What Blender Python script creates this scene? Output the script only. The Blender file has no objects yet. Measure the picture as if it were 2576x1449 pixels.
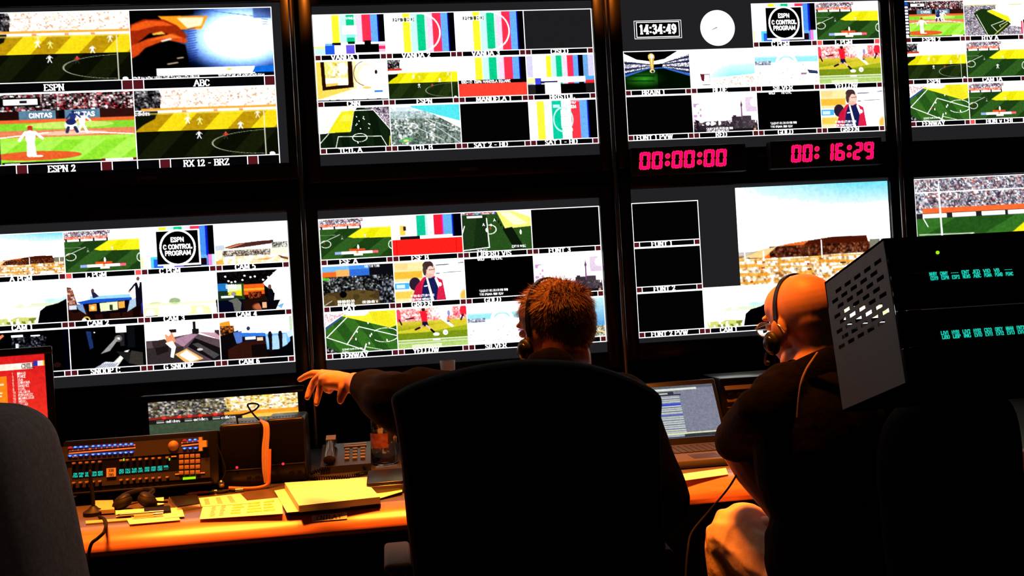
import bpy, bmesh, math, random
import numpy as np
from mathutils import Vector, Matrix, Quaternion

# ------------------------------------------------------------------ camera, world, lights, exposure
C = bpy.context.scene.collection
SC = bpy.context.scene
CAM_POS = Vector((0.2156, -3.6168, 1.2715))
CAM_R = Vector((0.99043, -0.12571, -0.05790)).normalized()
CAM_F = Vector((0.12574, 0.99206, -0.00210)).normalized()
CAM_U = CAM_R.cross(CAM_F).normalized()
CAM_R = CAM_F.cross(CAM_U).normalized()
FPX = 2500.0
cam_data = bpy.data.cameras.new('camera')
cam = bpy.data.objects.new('camera', cam_data)
C.objects.link(cam)
cam_data.sensor_width = 36.0
cam_data.lens = FPX / 2576.0 * 36.0
cam_data.clip_start = 0.05
cam.matrix_world = Matrix(((CAM_R.x, CAM_U.x, -CAM_F.x, CAM_POS.x), (CAM_R.y, CAM_U.y, -CAM_F.y, CAM_POS.y),
                           (CAM_R.z, CAM_U.z, -CAM_F.z, CAM_POS.z), (0, 0, 0, 1)))
SC.camera = cam

world = bpy.data.worlds.new('dim_room')
SC.world = world
world.use_nodes = True
world.node_tree.nodes['Background'].inputs[0].default_value = (1.0, 0.86, 0.80, 1)
world.node_tree.nodes['Background'].inputs[1].default_value = 0.009

def spot(name, loc, target, watts, color, size, blend, radius):
    l = bpy.data.lights.new(name, 'SPOT')
    l.energy = watts; l.color = color; l.spot_size = math.radians(size); l.spot_blend = blend; l.shadow_soft_size = radius
    o = bpy.data.objects.new(name, l); C.objects.link(o)
    o.location = loc
    o.rotation_euler = (Vector(target) - Vector(loc)).to_track_quat('-Z', 'Y').to_euler()
    return o
ORANGE = (1.0, 0.225, 0.016)
for _x, _y, _w in ((-0.50, -1.16, 900), (0.28, -1.16, 800), (0.80, -1.26, 950)):
    spot('downlight', (_x, _y, 2.62), (_x + (0.28 if _x > 0.5 else 0.02), -1.07, 0.74), _w, ORANGE, 38, 0.9, 0.22)
for _x in (-0.061, 1.080):
    spot('added_post_spot', (_x, -0.62, 2.95), (_x, -0.02, 2.33), 150, ORANGE, 13, 1.0, 0.02)  # unseen spots added just to put an orange gleam on the post tops

SC.view_settings.view_transform = 'Standard'
SC.view_settings.look = 'None'
SC.view_settings.gamma = 1.0
SC.view_settings.use_curve_mapping = False
SC.view_settings.exposure = 0.0

# ------------------------------------------------------------------ photo helpers: a pixel of the photograph to a point of the room
def ray(px, py):
    return CAM_F + CAM_R * ((px - 1288.0) / FPX) - CAM_U * ((py - 724.5) / FPX)
def at(px, py, Y):
    d = ray(px, py); return CAM_POS + d * ((Y - CAM_POS.y) / d.y)
def atz(px, py, Z):
    d = ray(px, py); return CAM_POS + d * ((Z - CAM_POS.z) / d.z)

# ------------------------------------------------------------------ objects
def put(o, parent=None):
    C.objects.link(o)
    if parent is not None: o.parent = parent
    return o
def tag(o, label=None, cat=None, group=None, kind=None):
    if label: o['label'] = label
    if cat: o['category'] = cat
    if group: o['group'] = group
    if kind: o['kind'] = kind
    return o
def thing(name, label, cat, loc, group=None):
    o = bpy.data.objects.new(name, None)
    o.empty_display_size = 0.05
    o.location = Vector(loc)
    put(o); tag(o, label, cat, group)
    return o
def wloc(o):
    v = Vector((0, 0, 0))
    while o is not None:
        v += o.location; o = o.parent
    return v

class G:
    """collects shapes (in room coordinates) that become ONE mesh"""
    def __init__(s): s.v = []; s.f = []
    def add(s, vs, fs):
        n = len(s.v)
        s.v.extend([Vector(p) for p in vs]); s.f.extend([tuple(i + n for i in f) for f in fs]); return s
    def bm(s, b, M=None):
        b.verts.ensure_lookup_table(); b.verts.index_update()
        s.add([(M @ v.co) if M else v.co.copy() for v in b.verts], [[v.index for v in f.verts] for f in b.faces]); b.free(); return s
    def box(s, c, size, rot=None, bevel=0.0, seg=2):
        b = bmesh.new(); bmesh.ops.create_cube(b, size=1.0)
        for v in b.verts: v.co = Vector((v.co.x * size[0], v.co.y * size[1], v.co.z * size[2]))
        if bevel > 0:
            bmesh.ops.bevel(b, geom=list(b.edges), offset=bevel, segments=seg, profile=0.5, affect='EDGES', clamp_overlap=True)
        M = Matrix.Translation(Vector(c))
        if rot is not None: M = M @ rot.to_4x4()
        return s.bm(b, M)
    def mm(s, a, b, bevel=0.0, seg=2):
        a = Vector(a); b = Vector(b)
        return s.box((a + b) / 2, (abs(b.x - a.x), abs(b.y - a.y), abs(b.z - a.z)), None, bevel, seg)
    def quad(s, a, b, c, d): return s.add([a, b, c, d], [(0, 1, 2, 3)])
    def cone(s, p0, p1, r0, r1, n=20, caps=True):
        p0 = Vector(p0); p1 = Vector(p1); d = (p1 - p0).normalized()
        a = d.orthogonal().normalized(); b = d.cross(a)
        vs = []
        for p, r in ((p0, r0), (p1, r1)):
            for i in range(n):
                t = 2 * math.pi * i / n; vs.append(p + a * (r * math.cos(t)) + b * (r * math.sin(t)))
        fs = [(i, (i + 1) % n, n + (i + 1) % n, n + i) for i in range(n)]
        if caps: fs += [tuple(range(n - 1, -1, -1)), tuple(range(n, 2 * n))]
        return s.add(vs, fs)
    def lathe(s, prof, base, axis=(0, 0, 1), n=32):
        base = Vector(base); d = Vector(axis).normalized(); a = d.orthogonal().normalized(); b = d.cross(a)
        vs = []; m = len(prof)
        for r, h in prof:
            for i in range(n):
                t = 2 * math.pi * i / n; vs.append(base + d * h + a * (r * math.cos(t)) + b * (r * math.sin(t)))
        fs = []
        for k in range(m - 1):
            for i in range(n): fs.append((k * n + i, k * n + (i + 1) % n, (k + 1) * n + (i + 1) % n, (k + 1) * n + i))
        if prof[0][0] > 1e-6: fs.append(tuple(range(n - 1, -1, -1)))
        if prof[-1][0] > 1e-6: fs.append(tuple(range((m - 1) * n, m * n)))
        return s.add(vs, fs)
    def ell(s, c, r, rot=None, seg=24, rings=14):
        b = bmesh.new(); bmesh.ops.create_uvsphere(b, u_segments=seg, v_segments=rings, radius=1.0)
        M = Matrix.Translation(Vector(c)) @ (rot.to_4x4() if rot is not None else Matrix.Identity(4)) @ Matrix.Diagonal((r[0], r[1], r[2], 1))
        return s.bm(b, M)
    def tube(s, pts, r, n=8, closed=False):
        pts = [Vector(p) for p in pts]; m = len(pts); vs = []; prev = None
        rr = r if isinstance(r, (list, tuple)) else [r] * m
        for i, p in enumerate(pts):
            if closed: d = pts[(i + 1) % m] - pts[i - 1]
            else: d = pts[min(i + 1, m - 1)] - pts[max(i - 1, 0)]
            d = d.normalized() if d.length > 1e-9 else Vector((0, 0, 1))
            a = d.orthogonal().normalized() if prev is None else (prev - d * prev.dot(d)).normalized()
            prev = a; b = d.cross(a)
            for k in range(n):
                t = 2 * math.pi * k / n; vs.append(p + a * (rr[i] * math.cos(t)) + b * (rr[i] * math.sin(t)))
        fs = []
        for i in range(m if closed else m - 1):
            j = (i + 1) % m
            for k in range(n): fs.append((i * n + k, i * n + (k + 1) % n, j * n + (k + 1) % n, j * n + k))
        if not closed: fs += [tuple(range(n - 1, -1, -1)), tuple(range((m - 1) * n, m * n))]
        return s.add(vs, fs)
    def prism(s, outline, off):
        """closed outline of points, extruded by the vector off"""
        o = [Vector(p) for p in outline]; n = len(o); off = Vector(off)
        fs = [tuple(range(n)), tuple(range(2 * n - 1, n - 1, -1))] + [(i, n + i, n + (i + 1) % n, (i + 1) % n) for i in range(n)]
        return s.add(o + [p + off for p in o], fs)
    def grid(s, P):
        """2D list of points"""
        h = len(P); w = len(P[0]); vs = [p for row in P for p in row]
        return s.add(vs, [(j * w + i, j * w + i + 1, (j + 1) * w + i + 1, (j + 1) * w + i) for j in range(h - 1) for i in range(w - 1)])
    def xf(s, M):
        s.v = [M @ p for p in s.v]; return s
    def obj(s, name, mat, parent=None, smooth=35, label=None, cat=None, group=None, kind=None, fix=True):
        me = bpy.data.meshes.new(name)
        off = wloc(parent) if parent is not None else Vector((0, 0, 0))
        if parent is None and s.v and cat:
            lo = [min(p[i] for p in s.v) for i in range(3)]; hi = [max(p[i] for p in s.v) for i in range(3)]
            off = Vector(((lo[0] + hi[0]) / 2, (lo[1] + hi[1]) / 2, lo[2]))
        me.from_pydata([tuple(p - off) for p in s.v], [], s.f)
        if fix:
            b = bmesh.new(); b.from_mesh(me); bmesh.ops.recalc_face_normals(b, faces=list(b.faces)); b.to_mesh(me); b.free()
        if smooth:
            me.polygons.foreach_set('use_smooth', [True] * len(me.polygons))
            me.set_sharp_from_angle(angle=math.radians(smooth))
        me.materials.append(mat)
        o = bpy.data.objects.new(name, me)
        put(o, parent)
        if parent is None: o.location = off
        tag(o, label, cat, group, kind)
        return o

def smooth_path(pts, n=10):
    """Catmull-Rom through the points"""
    P = [Vector(p) for p in pts]; P = [P[0] * 2 - P[1]] + P + [P[-1] * 2 - P[-2]]; out = []
    for i in range(1, len(P) - 2):
        for k in range(n):
            t = k / n; a, b, c, d = P[i - 1], P[i], P[i + 1], P[i + 2]
            out.append(0.5 * ((2 * b) + (c - a) * t + (2 * a - 5 * b + 4 * c - d) * t * t + (3 * b - a - 3 * c + d) * t ** 3))
    out.append(P[-2]); return out

# ------------------------------------------------------------------ materials
def lin(c):
    return tuple((x / 255 / 12.92) if x / 255 <= 0.04045 else ((x / 255 + 0.055) / 1.055) ** 2.4 for x in c)
def mat(name, col, rough=0.5, metal=0.0, spec=0.5, noise=None, bump=None, sheen=0.0, trans=0.0, ior=1.45, sss=0.0):
    m = bpy.data.materials.new(name); m.use_nodes = True
    nt = m.node_tree; b = nt.nodes['Principled BSDF']
    b.inputs['Base Color'].default_value = (*col, 1); b.inputs['Roughness'].default_value = rough
    b.inputs['Metallic'].default_value = metal; b.inputs['Specular IOR Level'].default_value = spec
    b.inputs['Sheen Weight'].default_value = sheen; b.inputs['Transmission Weight'].default_value = trans; b.inputs['IOR'].default_value = ior
    if sss:
        b.inputs['Subsurface Weight'].default_value = sss; b.inputs['Subsurface Radius'].default_value = (0.010, 0.004, 0.002)
    tc = nt.nodes.new('ShaderNodeTexCoord')
    if noise:                                           # (scale, amount, optional stretch)
        n = nt.nodes.new('ShaderNodeTexNoise'); n.inputs['Scale'].default_value = noise[0]; n.inputs['Detail'].default_value = 5
        mp = nt.nodes.new('ShaderNodeMapping'); mp.inputs['Scale'].default_value = noise[2] if len(noise) > 2 else (1, 1, 1)
        nt.links.new(tc.outputs['Object'], mp.inputs[0]); nt.links.new(mp.outputs[0], n.inputs['Vector'])
        r = nt.nodes.new('ShaderNodeValToRGB'); a = noise[1]
        r.color_ramp.elements[0].position = 0.3; r.color_ramp.elements[1].position = 0.7
        r.color_ramp.elements[0].color = (*[c * (1 - a) for c in col], 1); r.color_ramp.elements[1].color = (*[min(1, c * (1 + a)) for c in col], 1)
        nt.links.new(n.outputs[0], r.inputs[0]); nt.links.new(r.outputs[0], b.inputs['Base Color'])
    if bump:                                            # (scale, strength, distance)
        n = nt.nodes.new('ShaderNodeTexNoise'); n.inputs['Scale'].default_value = bump[0]; n.inputs['Detail'].default_value = 4
        nt.links.new(tc.outputs['Object'], n.inputs['Vector'])
        bp = nt.nodes.new('ShaderNodeBump'); bp.inputs['Strength'].default_value = bump[1]; bp.inputs['Distance'].default_value = bump[2]
        nt.links.new(n.outputs[0], bp.inputs['Height']); nt.links.new(bp.outputs[0], b.inputs['Normal'])
    return m
def emit(name, col, strength=1.0):
    m = bpy.data.materials.new(name); m.use_nodes = True; nt = m.node_tree
    for n in list(nt.nodes):
        if n.type != 'OUTPUT_MATERIAL': nt.nodes.remove(n)
    e = nt.nodes.new('ShaderNodeEmission'); e.inputs[0].default_value = (*lin(col), 1); e.inputs[1].default_value = strength
    nt.links.new(e.outputs[0], nt.nodes['Material Output'].inputs[0])
    m.cycles.emission_sampling = 'NONE'
    return m
M_picture = bpy.data.materials.new('screen_picture'); M_picture.use_nodes = True
_nt = M_picture.node_tree
for _n in list(_nt.nodes):
    if _n.type != 'OUTPUT_MATERIAL': _nt.nodes.remove(_n)
_a = _nt.nodes.new('ShaderNodeAttribute'); _a.attribute_name = 'picture'
_e = _nt.nodes.new('ShaderNodeEmission')
_nt.links.new(_a.outputs['Color'], _e.inputs[0]); _nt.links.new(_e.outputs[0], _nt.nodes['Material Output'].inputs[0])
M_picture.cycles.emission_sampling = 'NONE'

M = dict(
    gloss_black=mat('gloss_black_plastic', (0.006, 0.006, 0.007), 0.28, spec=0.35),
    black=mat('matt_black_plastic', (0.006, 0.006, 0.0065), 0.55, spec=0.3, bump=(400, 0.1, 0.0005)),
    dark_metal=mat('dark_metal', (0.02, 0.018, 0.018), 0.35, metal=0.4),
    chrome=mat('polished_post', (0.30, 0.27, 0.25), 0.28, metal=1.0),
    wall=mat('black_wall_paint', (0.008, 0.008, 0.008), 0.9, spec=0.1, noise=(8, 0.3)),
    carpet=mat('dark_carpet', (0.02, 0.018, 0.018), 0.95, spec=0.1, noise=(60, 0.4), bump=(300, 0.5, 0.003)),
    panel_grey=emit('screen_backlight_grey', (33, 33, 35)),
    panel_dark=emit('screen_backlight_dark', (17, 17, 19)),
    white=emit('screen_white', (255, 255, 255), 1.25),
    tally=emit('tally_dark_red', (88, 22, 30)),
    tally_on=emit('tally_red', (255, 90, 85)),
    magenta=emit('led_magenta', (255, 0, 130), 1.0),
    magenta_rim=emit('led_red_rim', (255, 45, 70), 1.0),
)

# ------------------------------------------------------------------ stroke lettering (serif capitals and figures); 7 units high
GLY = {
 'A': (5.6, '0,0 2.8,7 5.6,0|1,2.5 4.6,2.5'), 'B': (4.6, '0.6,0 0.6,7|0.6,7 3,7 4,6.2 4,4.6 3,3.8 0.6,3.8|3,3.8 4.4,2.8 4.4,1 3.2,0 0.6,0'),
 'C': (4.8, '4.6,5.4 3.6,6.8 2,7 0.6,5.6 0.3,3.5 0.6,1.4 2,0 3.6,0.2 4.7,1.6'), 'D': (5.2, '0.6,0 0.6,7|0.6,7 3,7 4.6,5.5 4.9,3.5 4.6,1.5 3,0 0.6,0'),
 'E': (4.4, '0.6,0 0.6,7|0.6,7 4.2,7 4.2,6|0.6,3.7 3.2,3.7|0.6,0 4.3,0 4.3,1.1'), 'F': (4.2, '0.6,0 0.6,7|0.6,7 4.1,7 4.1,6|0.6,3.7 3.2,3.7'),
 'G': (5.2, '4.6,5.6 3.6,6.8 2,7 0.6,5.6 0.3,3.5 0.6,1.4 2,0 3.6,0.1 4.7,1.2 4.7,3 3.2,3'), 'H': (5.4, '0.7,0 0.7,7|4.7,0 4.7,7|0.7,3.7 4.7,3.7'),
 'I': (2.0, '1,0 1,7'), 'J': (3.6, '2.8,7 2.8,1.5 1.9,0 0.8,0.2 0.4,1.4'), 'K': (5.2, '0.7,0 0.7,7|4.6,7 0.8,3.2|2,4.2 4.9,0'),
 'L': (4.2, '0.6,7 0.6,0|0.6,0 4,0 4,1.4'), 'M': (6.4, '0.6,0 0.6,7|0.6,7 3.2,1.4 5.8,7|5.8,7 5.8,0'), 'N': (5.4, '0.6,0 0.6,7|0.6,7 4.8,0|4.8,0 4.8,7'),
 'O': (5.4, '2.7,7 1,6.3 0.3,3.5 1,0.7 2.7,0 4.4,0.7 5.1,3.5 4.4,6.3 2.7,7'), 'P': (4.4, '0.6,0 0.6,7|0.6,7 3,7 4.2,6 4.2,4.4 3,3.4 0.6,3.4'),
 'Q': (5.4, '2.7,7 1,6.3 0.3,3.5 1,0.7 2.7,0 4.4,0.7 5.1,3.5 4.4,6.3 2.7,7|3.2,1.6 5,-0.8'), 'R': (5, '0.6,0 0.6,7|0.6,7 3,7 4.2,6 4.2,4.6 3,3.6 0.6,3.6|2.6,3.6 4.8,0'),
 'S': (4, '3.7,5.6 2.8,6.9 1.4,6.9 0.4,5.8 0.6,4.5 3.3,2.8 3.7,1.4 2.7,0.1 1.2,0.1 0.3,1.5'), 'T': (4.8, '2.4,0 2.4,7|0.2,5.9 0.2,7 4.6,7 4.6,5.9'),
 'U': (5.2, '0.7,7 0.7,1.8 1.8,0 3.4,0 4.5,1.8 4.5,7'), 'V': (5.4, '0.2,7 2.7,0 5.2,7'), 'W': (7.4, '0.2,7 2,0 3.7,6 5.4,0 7.2,7'),
 'X': (5, '0.3,7 4.7,0|4.7,7 0.3,0'), 'Y': (5, '0.2,7 2.5,3.4 4.8,7|2.5,3.4 2.5,0'), 'Z': (4.6, '0.4,6 0.4,7 4.3,7 0.3,0 4.4,0 4.4,1.2'),
 '0': (4, '2,7 0.7,6 0.4,3.5 0.7,1 2,0 3.3,1 3.6,3.5 3.3,6 2,7'), '1': (3, '0.5,5.8 1.6,7 1.6,0'), '2': (4, '0.4,5.2 1,6.8 2.6,7 3.5,5.8 3.2,4 0.4,0|0.4,0 3.7,0 3.7,1'),
 '3': (4, '0.5,5.8 1.4,7 2.8,6.9 3.4,5.5 2.8,4 1.5,3.7|2.8,3.8 3.6,2.4 3.2,0.6 1.6,0 0.4,1.2'), '4': (4.2, '3,0 3,7|3,7 0.2,2 4.1,2'),
 '5': (4, '3.5,7 0.9,7|0.9,7 0.6,4 2.2,4.4 3.5,3.2 3.4,1.2 2,0 0.5,0.8'), '6': (4, '3.3,6.3 2.2,7 0.9,5.8 0.4,3 1,0.6 2.2,0 3.4,1 3.4,3 2.2,4.2 0.7,3.2'),
 '7': (4, '0.4,6 0.4,7 3.7,7 1.4,0'), '8': (4, '2,3.8 0.7,5 0.9,6.6 2,7 3.1,6.6 3.3,5 2,3.8 0.5,2.4 0.7,0.6 2,0 3.3,0.6 3.5,2.4 2,3.8'),
 '9': (4, '0.7,0.7 1.8,0 3.1,1.2 3.6,4 3,6.4 1.8,7 0.6,6 0.6,4 1.8,2.8 3.3,3.8'), '-': (3, '0.3,3 2.7,3'), '.': (1.6, '0.8,0 0.8,0.5'), ':': (1.8, '0.9,1 0.9,1.6|0.9,4.6 0.9,5.2'),
 '/': (3, '0.2,0 2.8,7'), '_': (3.6, '0.2,3.5 3.4,3.5'),
 'a': (4, '3.2,4.6 1.6,4.8 0.4,3.4 0.4,1.4 1.6,0 3.2,0.3|3.2,5 3.2,0'), 'd': (4, '3.2,4.6 1.6,4.8 0.4,3.4 0.4,1.4 1.6,0 3.2,0.3|3.2,7 3.2,0'),
 'i': (1.6, '0.8,0 0.8,4.8|0.8,6.4 0.8,7'), 's': (3.4, '3,4.6 0.8,4.8 0.5,3.2 2.8,2 2.8,0.3 0.4,0.1'), 'v': (3.8, '0.2,4.8 1.9,0 3.6,4.8'), 'n': (3.6, '0.5,0 0.5,5|0.5,4 2,5 3,4 3,0'),
}
def strokes(text, serif=True, gap=1.0):
    """list of (x0,y0,x1,y1) segments, total width; height 7"""
    out = []; x = 0.0
    for ch in text:
        if ch == ' ': x += 3.2; continue
        w, d = GLY.get(ch, GLY['-'])
        for pl in d.split('|'):
            p = [tuple(float(q) for q in s.split(',')) for s in pl.split()]
            for a, b in zip(p, p[1:]): out.append((a[0] + x, a[1], b[0] + x, b[1]))
            if serif:
                for e, o in ((p[0], p[1]), (p[-1], p[-2])):
                    L = math.hypot(e[0] - o[0], e[1] - o[1])
                    if L > 3 and abs(e[1] - o[1]) / L > 0.7 and (e[1] < 0.3 or e[1] > 6.7): out.append((e[0] + x - 1.0, e[1], e[0] + x + 1.0, e[1]))
        x += w + gap
    return out, x - gap
def letters(g, text, org, ux, uz, height, serif=True, heavy=1.0, gap=1.0, align=0.5, maxw=None):
    """adds flat letters to g: org = baseline point, ux/uz unit vectors along and up the writing"""
    segs, W = strokes(text, serif, gap)
    k = height / 7.0; kx = k
    if maxw and W * k > maxw: kx = maxw / W
    org = Vector(org); ux = Vector(ux); uz = Vector(uz)
    for x0, y0, x1, y1 in segs:
        dx, dy = x1 - x0, y1 - y0; L = math.hypot(dx, dy) or 1e-6
        w = (0.38 + 0.36 * abs(dy) / L) * heavy
        tx, ty = dx / L, dy / L; e = 0.3 * heavy
        ax, ay = x0 - tx * e, y0 - ty * e; bx, by = x1 + tx * e, y1 + ty * e
        q = []
        for px_, py_, sg in ((ax, ay, 1), (ax, ay, -1), (bx, by, -1), (bx, by, 1)):
            X = (px_ - ty * w * sg - W * align) * kx; Y = (py_ + tx * w * sg) * k
            q.append(org + ux * X + uz * Y)
        g.quad(*q)
    return g
# ------------------------------------------------------------------ television pictures, painted procedurally into a fine mesh
class Pic:
    def __init__(s, w=320, h=180, base=(0, 0, 0), seed=1):
        s.w, s.h = w, h
        s.u, s.v = np.meshgrid((np.arange(w)) / (w - 1), (np.arange(h)) / (h - 1))
        s.a = np.zeros((h, w, 3)); s.a[:] = base; s.r = np.random.RandomState(seed)
    def put(s, m, c, op=1.0):
        m = m.astype(float) * op
        s.a = s.a * (1 - m[..., None]) + np.array(c, float) * m[..., None]; return s
    def rect(s, u0, v0, u1, v1, c, op=1.0): return s.put((s.u >= u0) & (s.u <= u1) & (s.v >= v0) & (s.v <= v1), c, op)
    def inpoly(s, P):
        m = np.zeros(s.u.shape, bool); n = len(P)
        for i in range(n):
            (x0, y0), (x1, y1) = P[i], P[(i + 1) % n]
            if y0 == y1: continue
            m ^= ((y0 > s.v) != (y1 > s.v)) & (s.u < (x1 - x0) * (s.v - y0) / (y1 - y0) + x0)
        return m
    def poly(s, P, c, op=1.0): return s.put(s.inpoly(P), c, op)
    def ell(s, u, v, ru, rv, c, op=1.0, soft=0):
        d = ((s.u - u) / ru) ** 2 + ((s.v - v) / rv) ** 2
        return s.put(np.clip((1 - d) / soft, 0, 1) if soft else d <= 1, c, op)
    def ring(s, u, v, ru, rv, t, c, a0=None, a1=None):
        d = np.sqrt(((s.u - u) / ru) ** 2 + ((s.v - v) / rv) ** 2); m = abs(d - 1) * ru < t
        if a0 is not None: m &= (s.u > a0) & (s.u < a1)
        return s.put(m, c)
    def line(s, u0, v0, u1, v1, t, c, op=1.0):
        A = 16 / 9; x, y = s.u * A, s.v; x0, x1 = u0 * A, u1 * A
        L2 = (x1 - x0) ** 2 + (v1 - v0) ** 2 + 1e-12
        k = np.clip(((x - x0) * (x1 - x0) + (y - v0) * (v1 - v0)) / L2, 0, 1)
        d = np.hypot(x - x0 - k * (x1 - x0), y - v0 - k * (v1 - v0))
        return s.put(np.clip((t - d) / (0.4 * t) + 0.5, 0, 1), c, op)
    def lines(s, P, t, c):
        for a, b in zip(P, P[1:]): s.line(*a, *b, t, c)
        return s
    def man(s, u, v, h, top, low, skin=(190, 130, 105), stride=.22, lean=0.0):
        """small player: v is the feet, h the height"""
        k = 9 / 16 * h; hd = v - h
        s.line(u, v - .5 * h, u - stride * k, v, .055 * h, low); s.line(u, v - .5 * h, u + stride * k, v, .055 * h, low)
        s.poly([(u + (lean - .17) * k, v - .84 * h), (u + (lean + .17) * k, v - .84 * h), (u + .12 * k, v - .46 * h), (u - .12 * k, v - .46 * h)], top)
        s.line(u + (lean - .15) * k, v - .80 * h, u + (lean - .34) * k, v - .52 * h, .04 * h, top); s.line(u + (lean + .15) * k, v - .80 * h, u + (lean + .36) * k, v - .58 * h, .04 * h, top)
        return s.ell(u + lean * k, hd + .08 * h, .085 * k, .085 * h, skin)
    def blur(s, n):
        for _ in range(n):
            b = np.pad(s.a, ((1, 1), (1, 1), (0, 0)), mode='edge'); s.a = (b[1:-1, 1:-1] * 2 + b[:-2, 1:-1] + b[2:, 1:-1] + b[1:-1, :-2] + b[1:-1, 2:]) / 6
        return s
    def text(s, t, u, v, h, c, serif=False, align=0.0, heavy=1.2, maxw=None):
        seg, W = strokes(t, serif); k = h / 7; kx = k * 9 / 16
        if maxw and W * kx > maxw: kx = maxw / W
        for x0, y0, x1, y1 in seg: s.line(u + (x0 - W * align) * kx, v - y0 * k, u + (x1 - W * align) * kx, v - y1 * k, 0.55 * k * heavy, c)
        return s
    def grad(s, v0, c0, v1, c1, u0=0, u1=1):
        m = (s.v >= v0) & (s.v <= v1) & (s.u >= u0) & (s.u <= u1)
        t = np.clip((s.v - v0) / (v1 - v0), 0, 1)[..., None]
        s.a[m] = (np.array(c0, float) * (1 - t) + np.array(c1, float) * t)[m]; return s
    def cells(s, n):
        k = max(2, int(n)); hh = max(2, int(k * 9 / 16)); R = s.r.rand(hh, k)
        j = np.clip(((s.v + (s.r.rand(*s.v.shape) - .5) * .5 / hh) * hh).astype(int), 0, hh - 1); i = np.clip(((s.u + (s.r.rand(*s.v.shape) - .5) * .5 / k) * k).astype(int), 0, k - 1)
        return R[j, i]
    def crowd(s, m, cols, n=70):
        k = len(cols); L = np.array(cols, float); i1 = np.minimum((s.cells(n) * k).astype(int), k - 1); i2 = np.minimum((s.cells(n * .45) * k).astype(int), k - 1); i3 = np.minimum((s.cells(n * 1.6) * k).astype(int), k - 1)
        a = .52 * L[i1] + .22 * L[i2] + .26 * L[i3]; g = L.mean(0); a = g + (a - g) * 1.25
        s.a[m] = np.clip(a, 0, 255)[m]; return s
    def cloud(s, n):
        k = max(2, int(n)); R = s.r.rand(k + 2, k + 2)
        x, y = s.u * k, s.v * k * 9 / 16; i, j = x.astype(int), y.astype(int); fx, fy = x - i, y - j
        fx = fx * fx * (3 - 2 * fx); fy = fy * fy * (3 - 2 * fy)
        return (R[j, i] * (1 - fx) + R[j, i + 1] * fx) * (1 - fy) + (R[j + 1, i] * (1 - fx) + R[j + 1, i + 1] * fx) * fy
    def band(s, ang, per, ph=0.0):
        x = (s.u * 16 / 9 * math.cos(ang) + s.v * math.sin(ang)) / per + ph
        return (np.floor(x).astype(int) % 2) == 0
WH = (255, 255, 255)
DARKCROWD = [(20, 18, 22), (35, 35, 40), (120, 120, 125), (12, 12, 16), (210, 205, 205), (60, 50, 55)]
MIDCROWD = [(60, 60, 75), (215, 215, 225), (110, 105, 130), (250, 250, 250), (40, 40, 55), (235, 235, 240), (180, 90, 80), (150, 150, 170)]
BRIGHTCROWD = [WH, WH, (255, 250, 235), WH, (255, 225, 190), (250, 200, 170), WH, (205, 140, 110), WH, (255, 240, 215)]

def pic_wide_match(w=320, h=180, bright=False, adv=True, light=False):
    p = Pic(w, h, WH, 3); D1, D2 = ((46, 62, 28), (36, 50, 22)) if light else ((33, 38, 18), (20, 24, 12))
    if not bright: p.crowd(p.v < .28, BRIGHTCROWD, 80)
    p.crowd((p.v < .30) & (p.u < .17 + .03 * p.cloud(20)), DARKCROWD, 70)
    if not bright:
        p.rect(.05, .27, 1, .305, (255, 165, 70)); p.rect(.17, .31, 1, .345, (255, 252, 240))
        for u in (.33, .55, .73): p.rect(u, .31, u + .03, .345, (225, 150, 110))
    else: p.rect(0, .24, .21, .29, (200, 60, 40)); p.rect(.02, .285, .19, .31, (240, 240, 240))
    if adv: p.rect(0, .31, .16, .38, (14, 14, 15)).text('adidas', .0, .365, .05, WH, heavy=1.3)
    p.rect(0, .37, 1, 1, D1)
    y1, y2 = ((240, 232, 40), (215, 205, 20)) if bright else ((235, 205, 35), (176, 142, 22))
    pit = p.inpoly([(.17, .34), (1, .34), (1, .60), (0.0, .60), (.02, .56)])
    p.put(pit, y1); p.put(pit & p.band(.72, .22, .3), y2)
    p.rect(.1, .335, 1, .36, (250, 225, 120) if not bright else (255, 255, 200), .6)
    p.put((p.v > .60) & p.band(.72, .22, .1), D2)
    p.put(p.inpoly([(0, .40), (.15, .36), (.14, .42), (0, .56)]), (24, 28, 15))
    p.ring(.93, .80, .40, .17, .006, (150, 160, 140), .5, .90)
    p.line(.905, .36, .905, 1, .006, (225, 225, 200))
    for u, v, c in ((.365, .50, WH), (.37, .43, (250, 230, 150)), (.45, .52, (255, 235, 130)), (.735, .60, WH), (.44, .72, (225, 235, 240)), (.86, .45, (255, 250, 200))): p.man(u, v, .105, c, c, (225, 190, 160))
    p.man(.627, .74, .10, (215, 70, 60), (60, 70, 60)); p.ell(.95, .98, .02, .03, WH)
    return p
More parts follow.
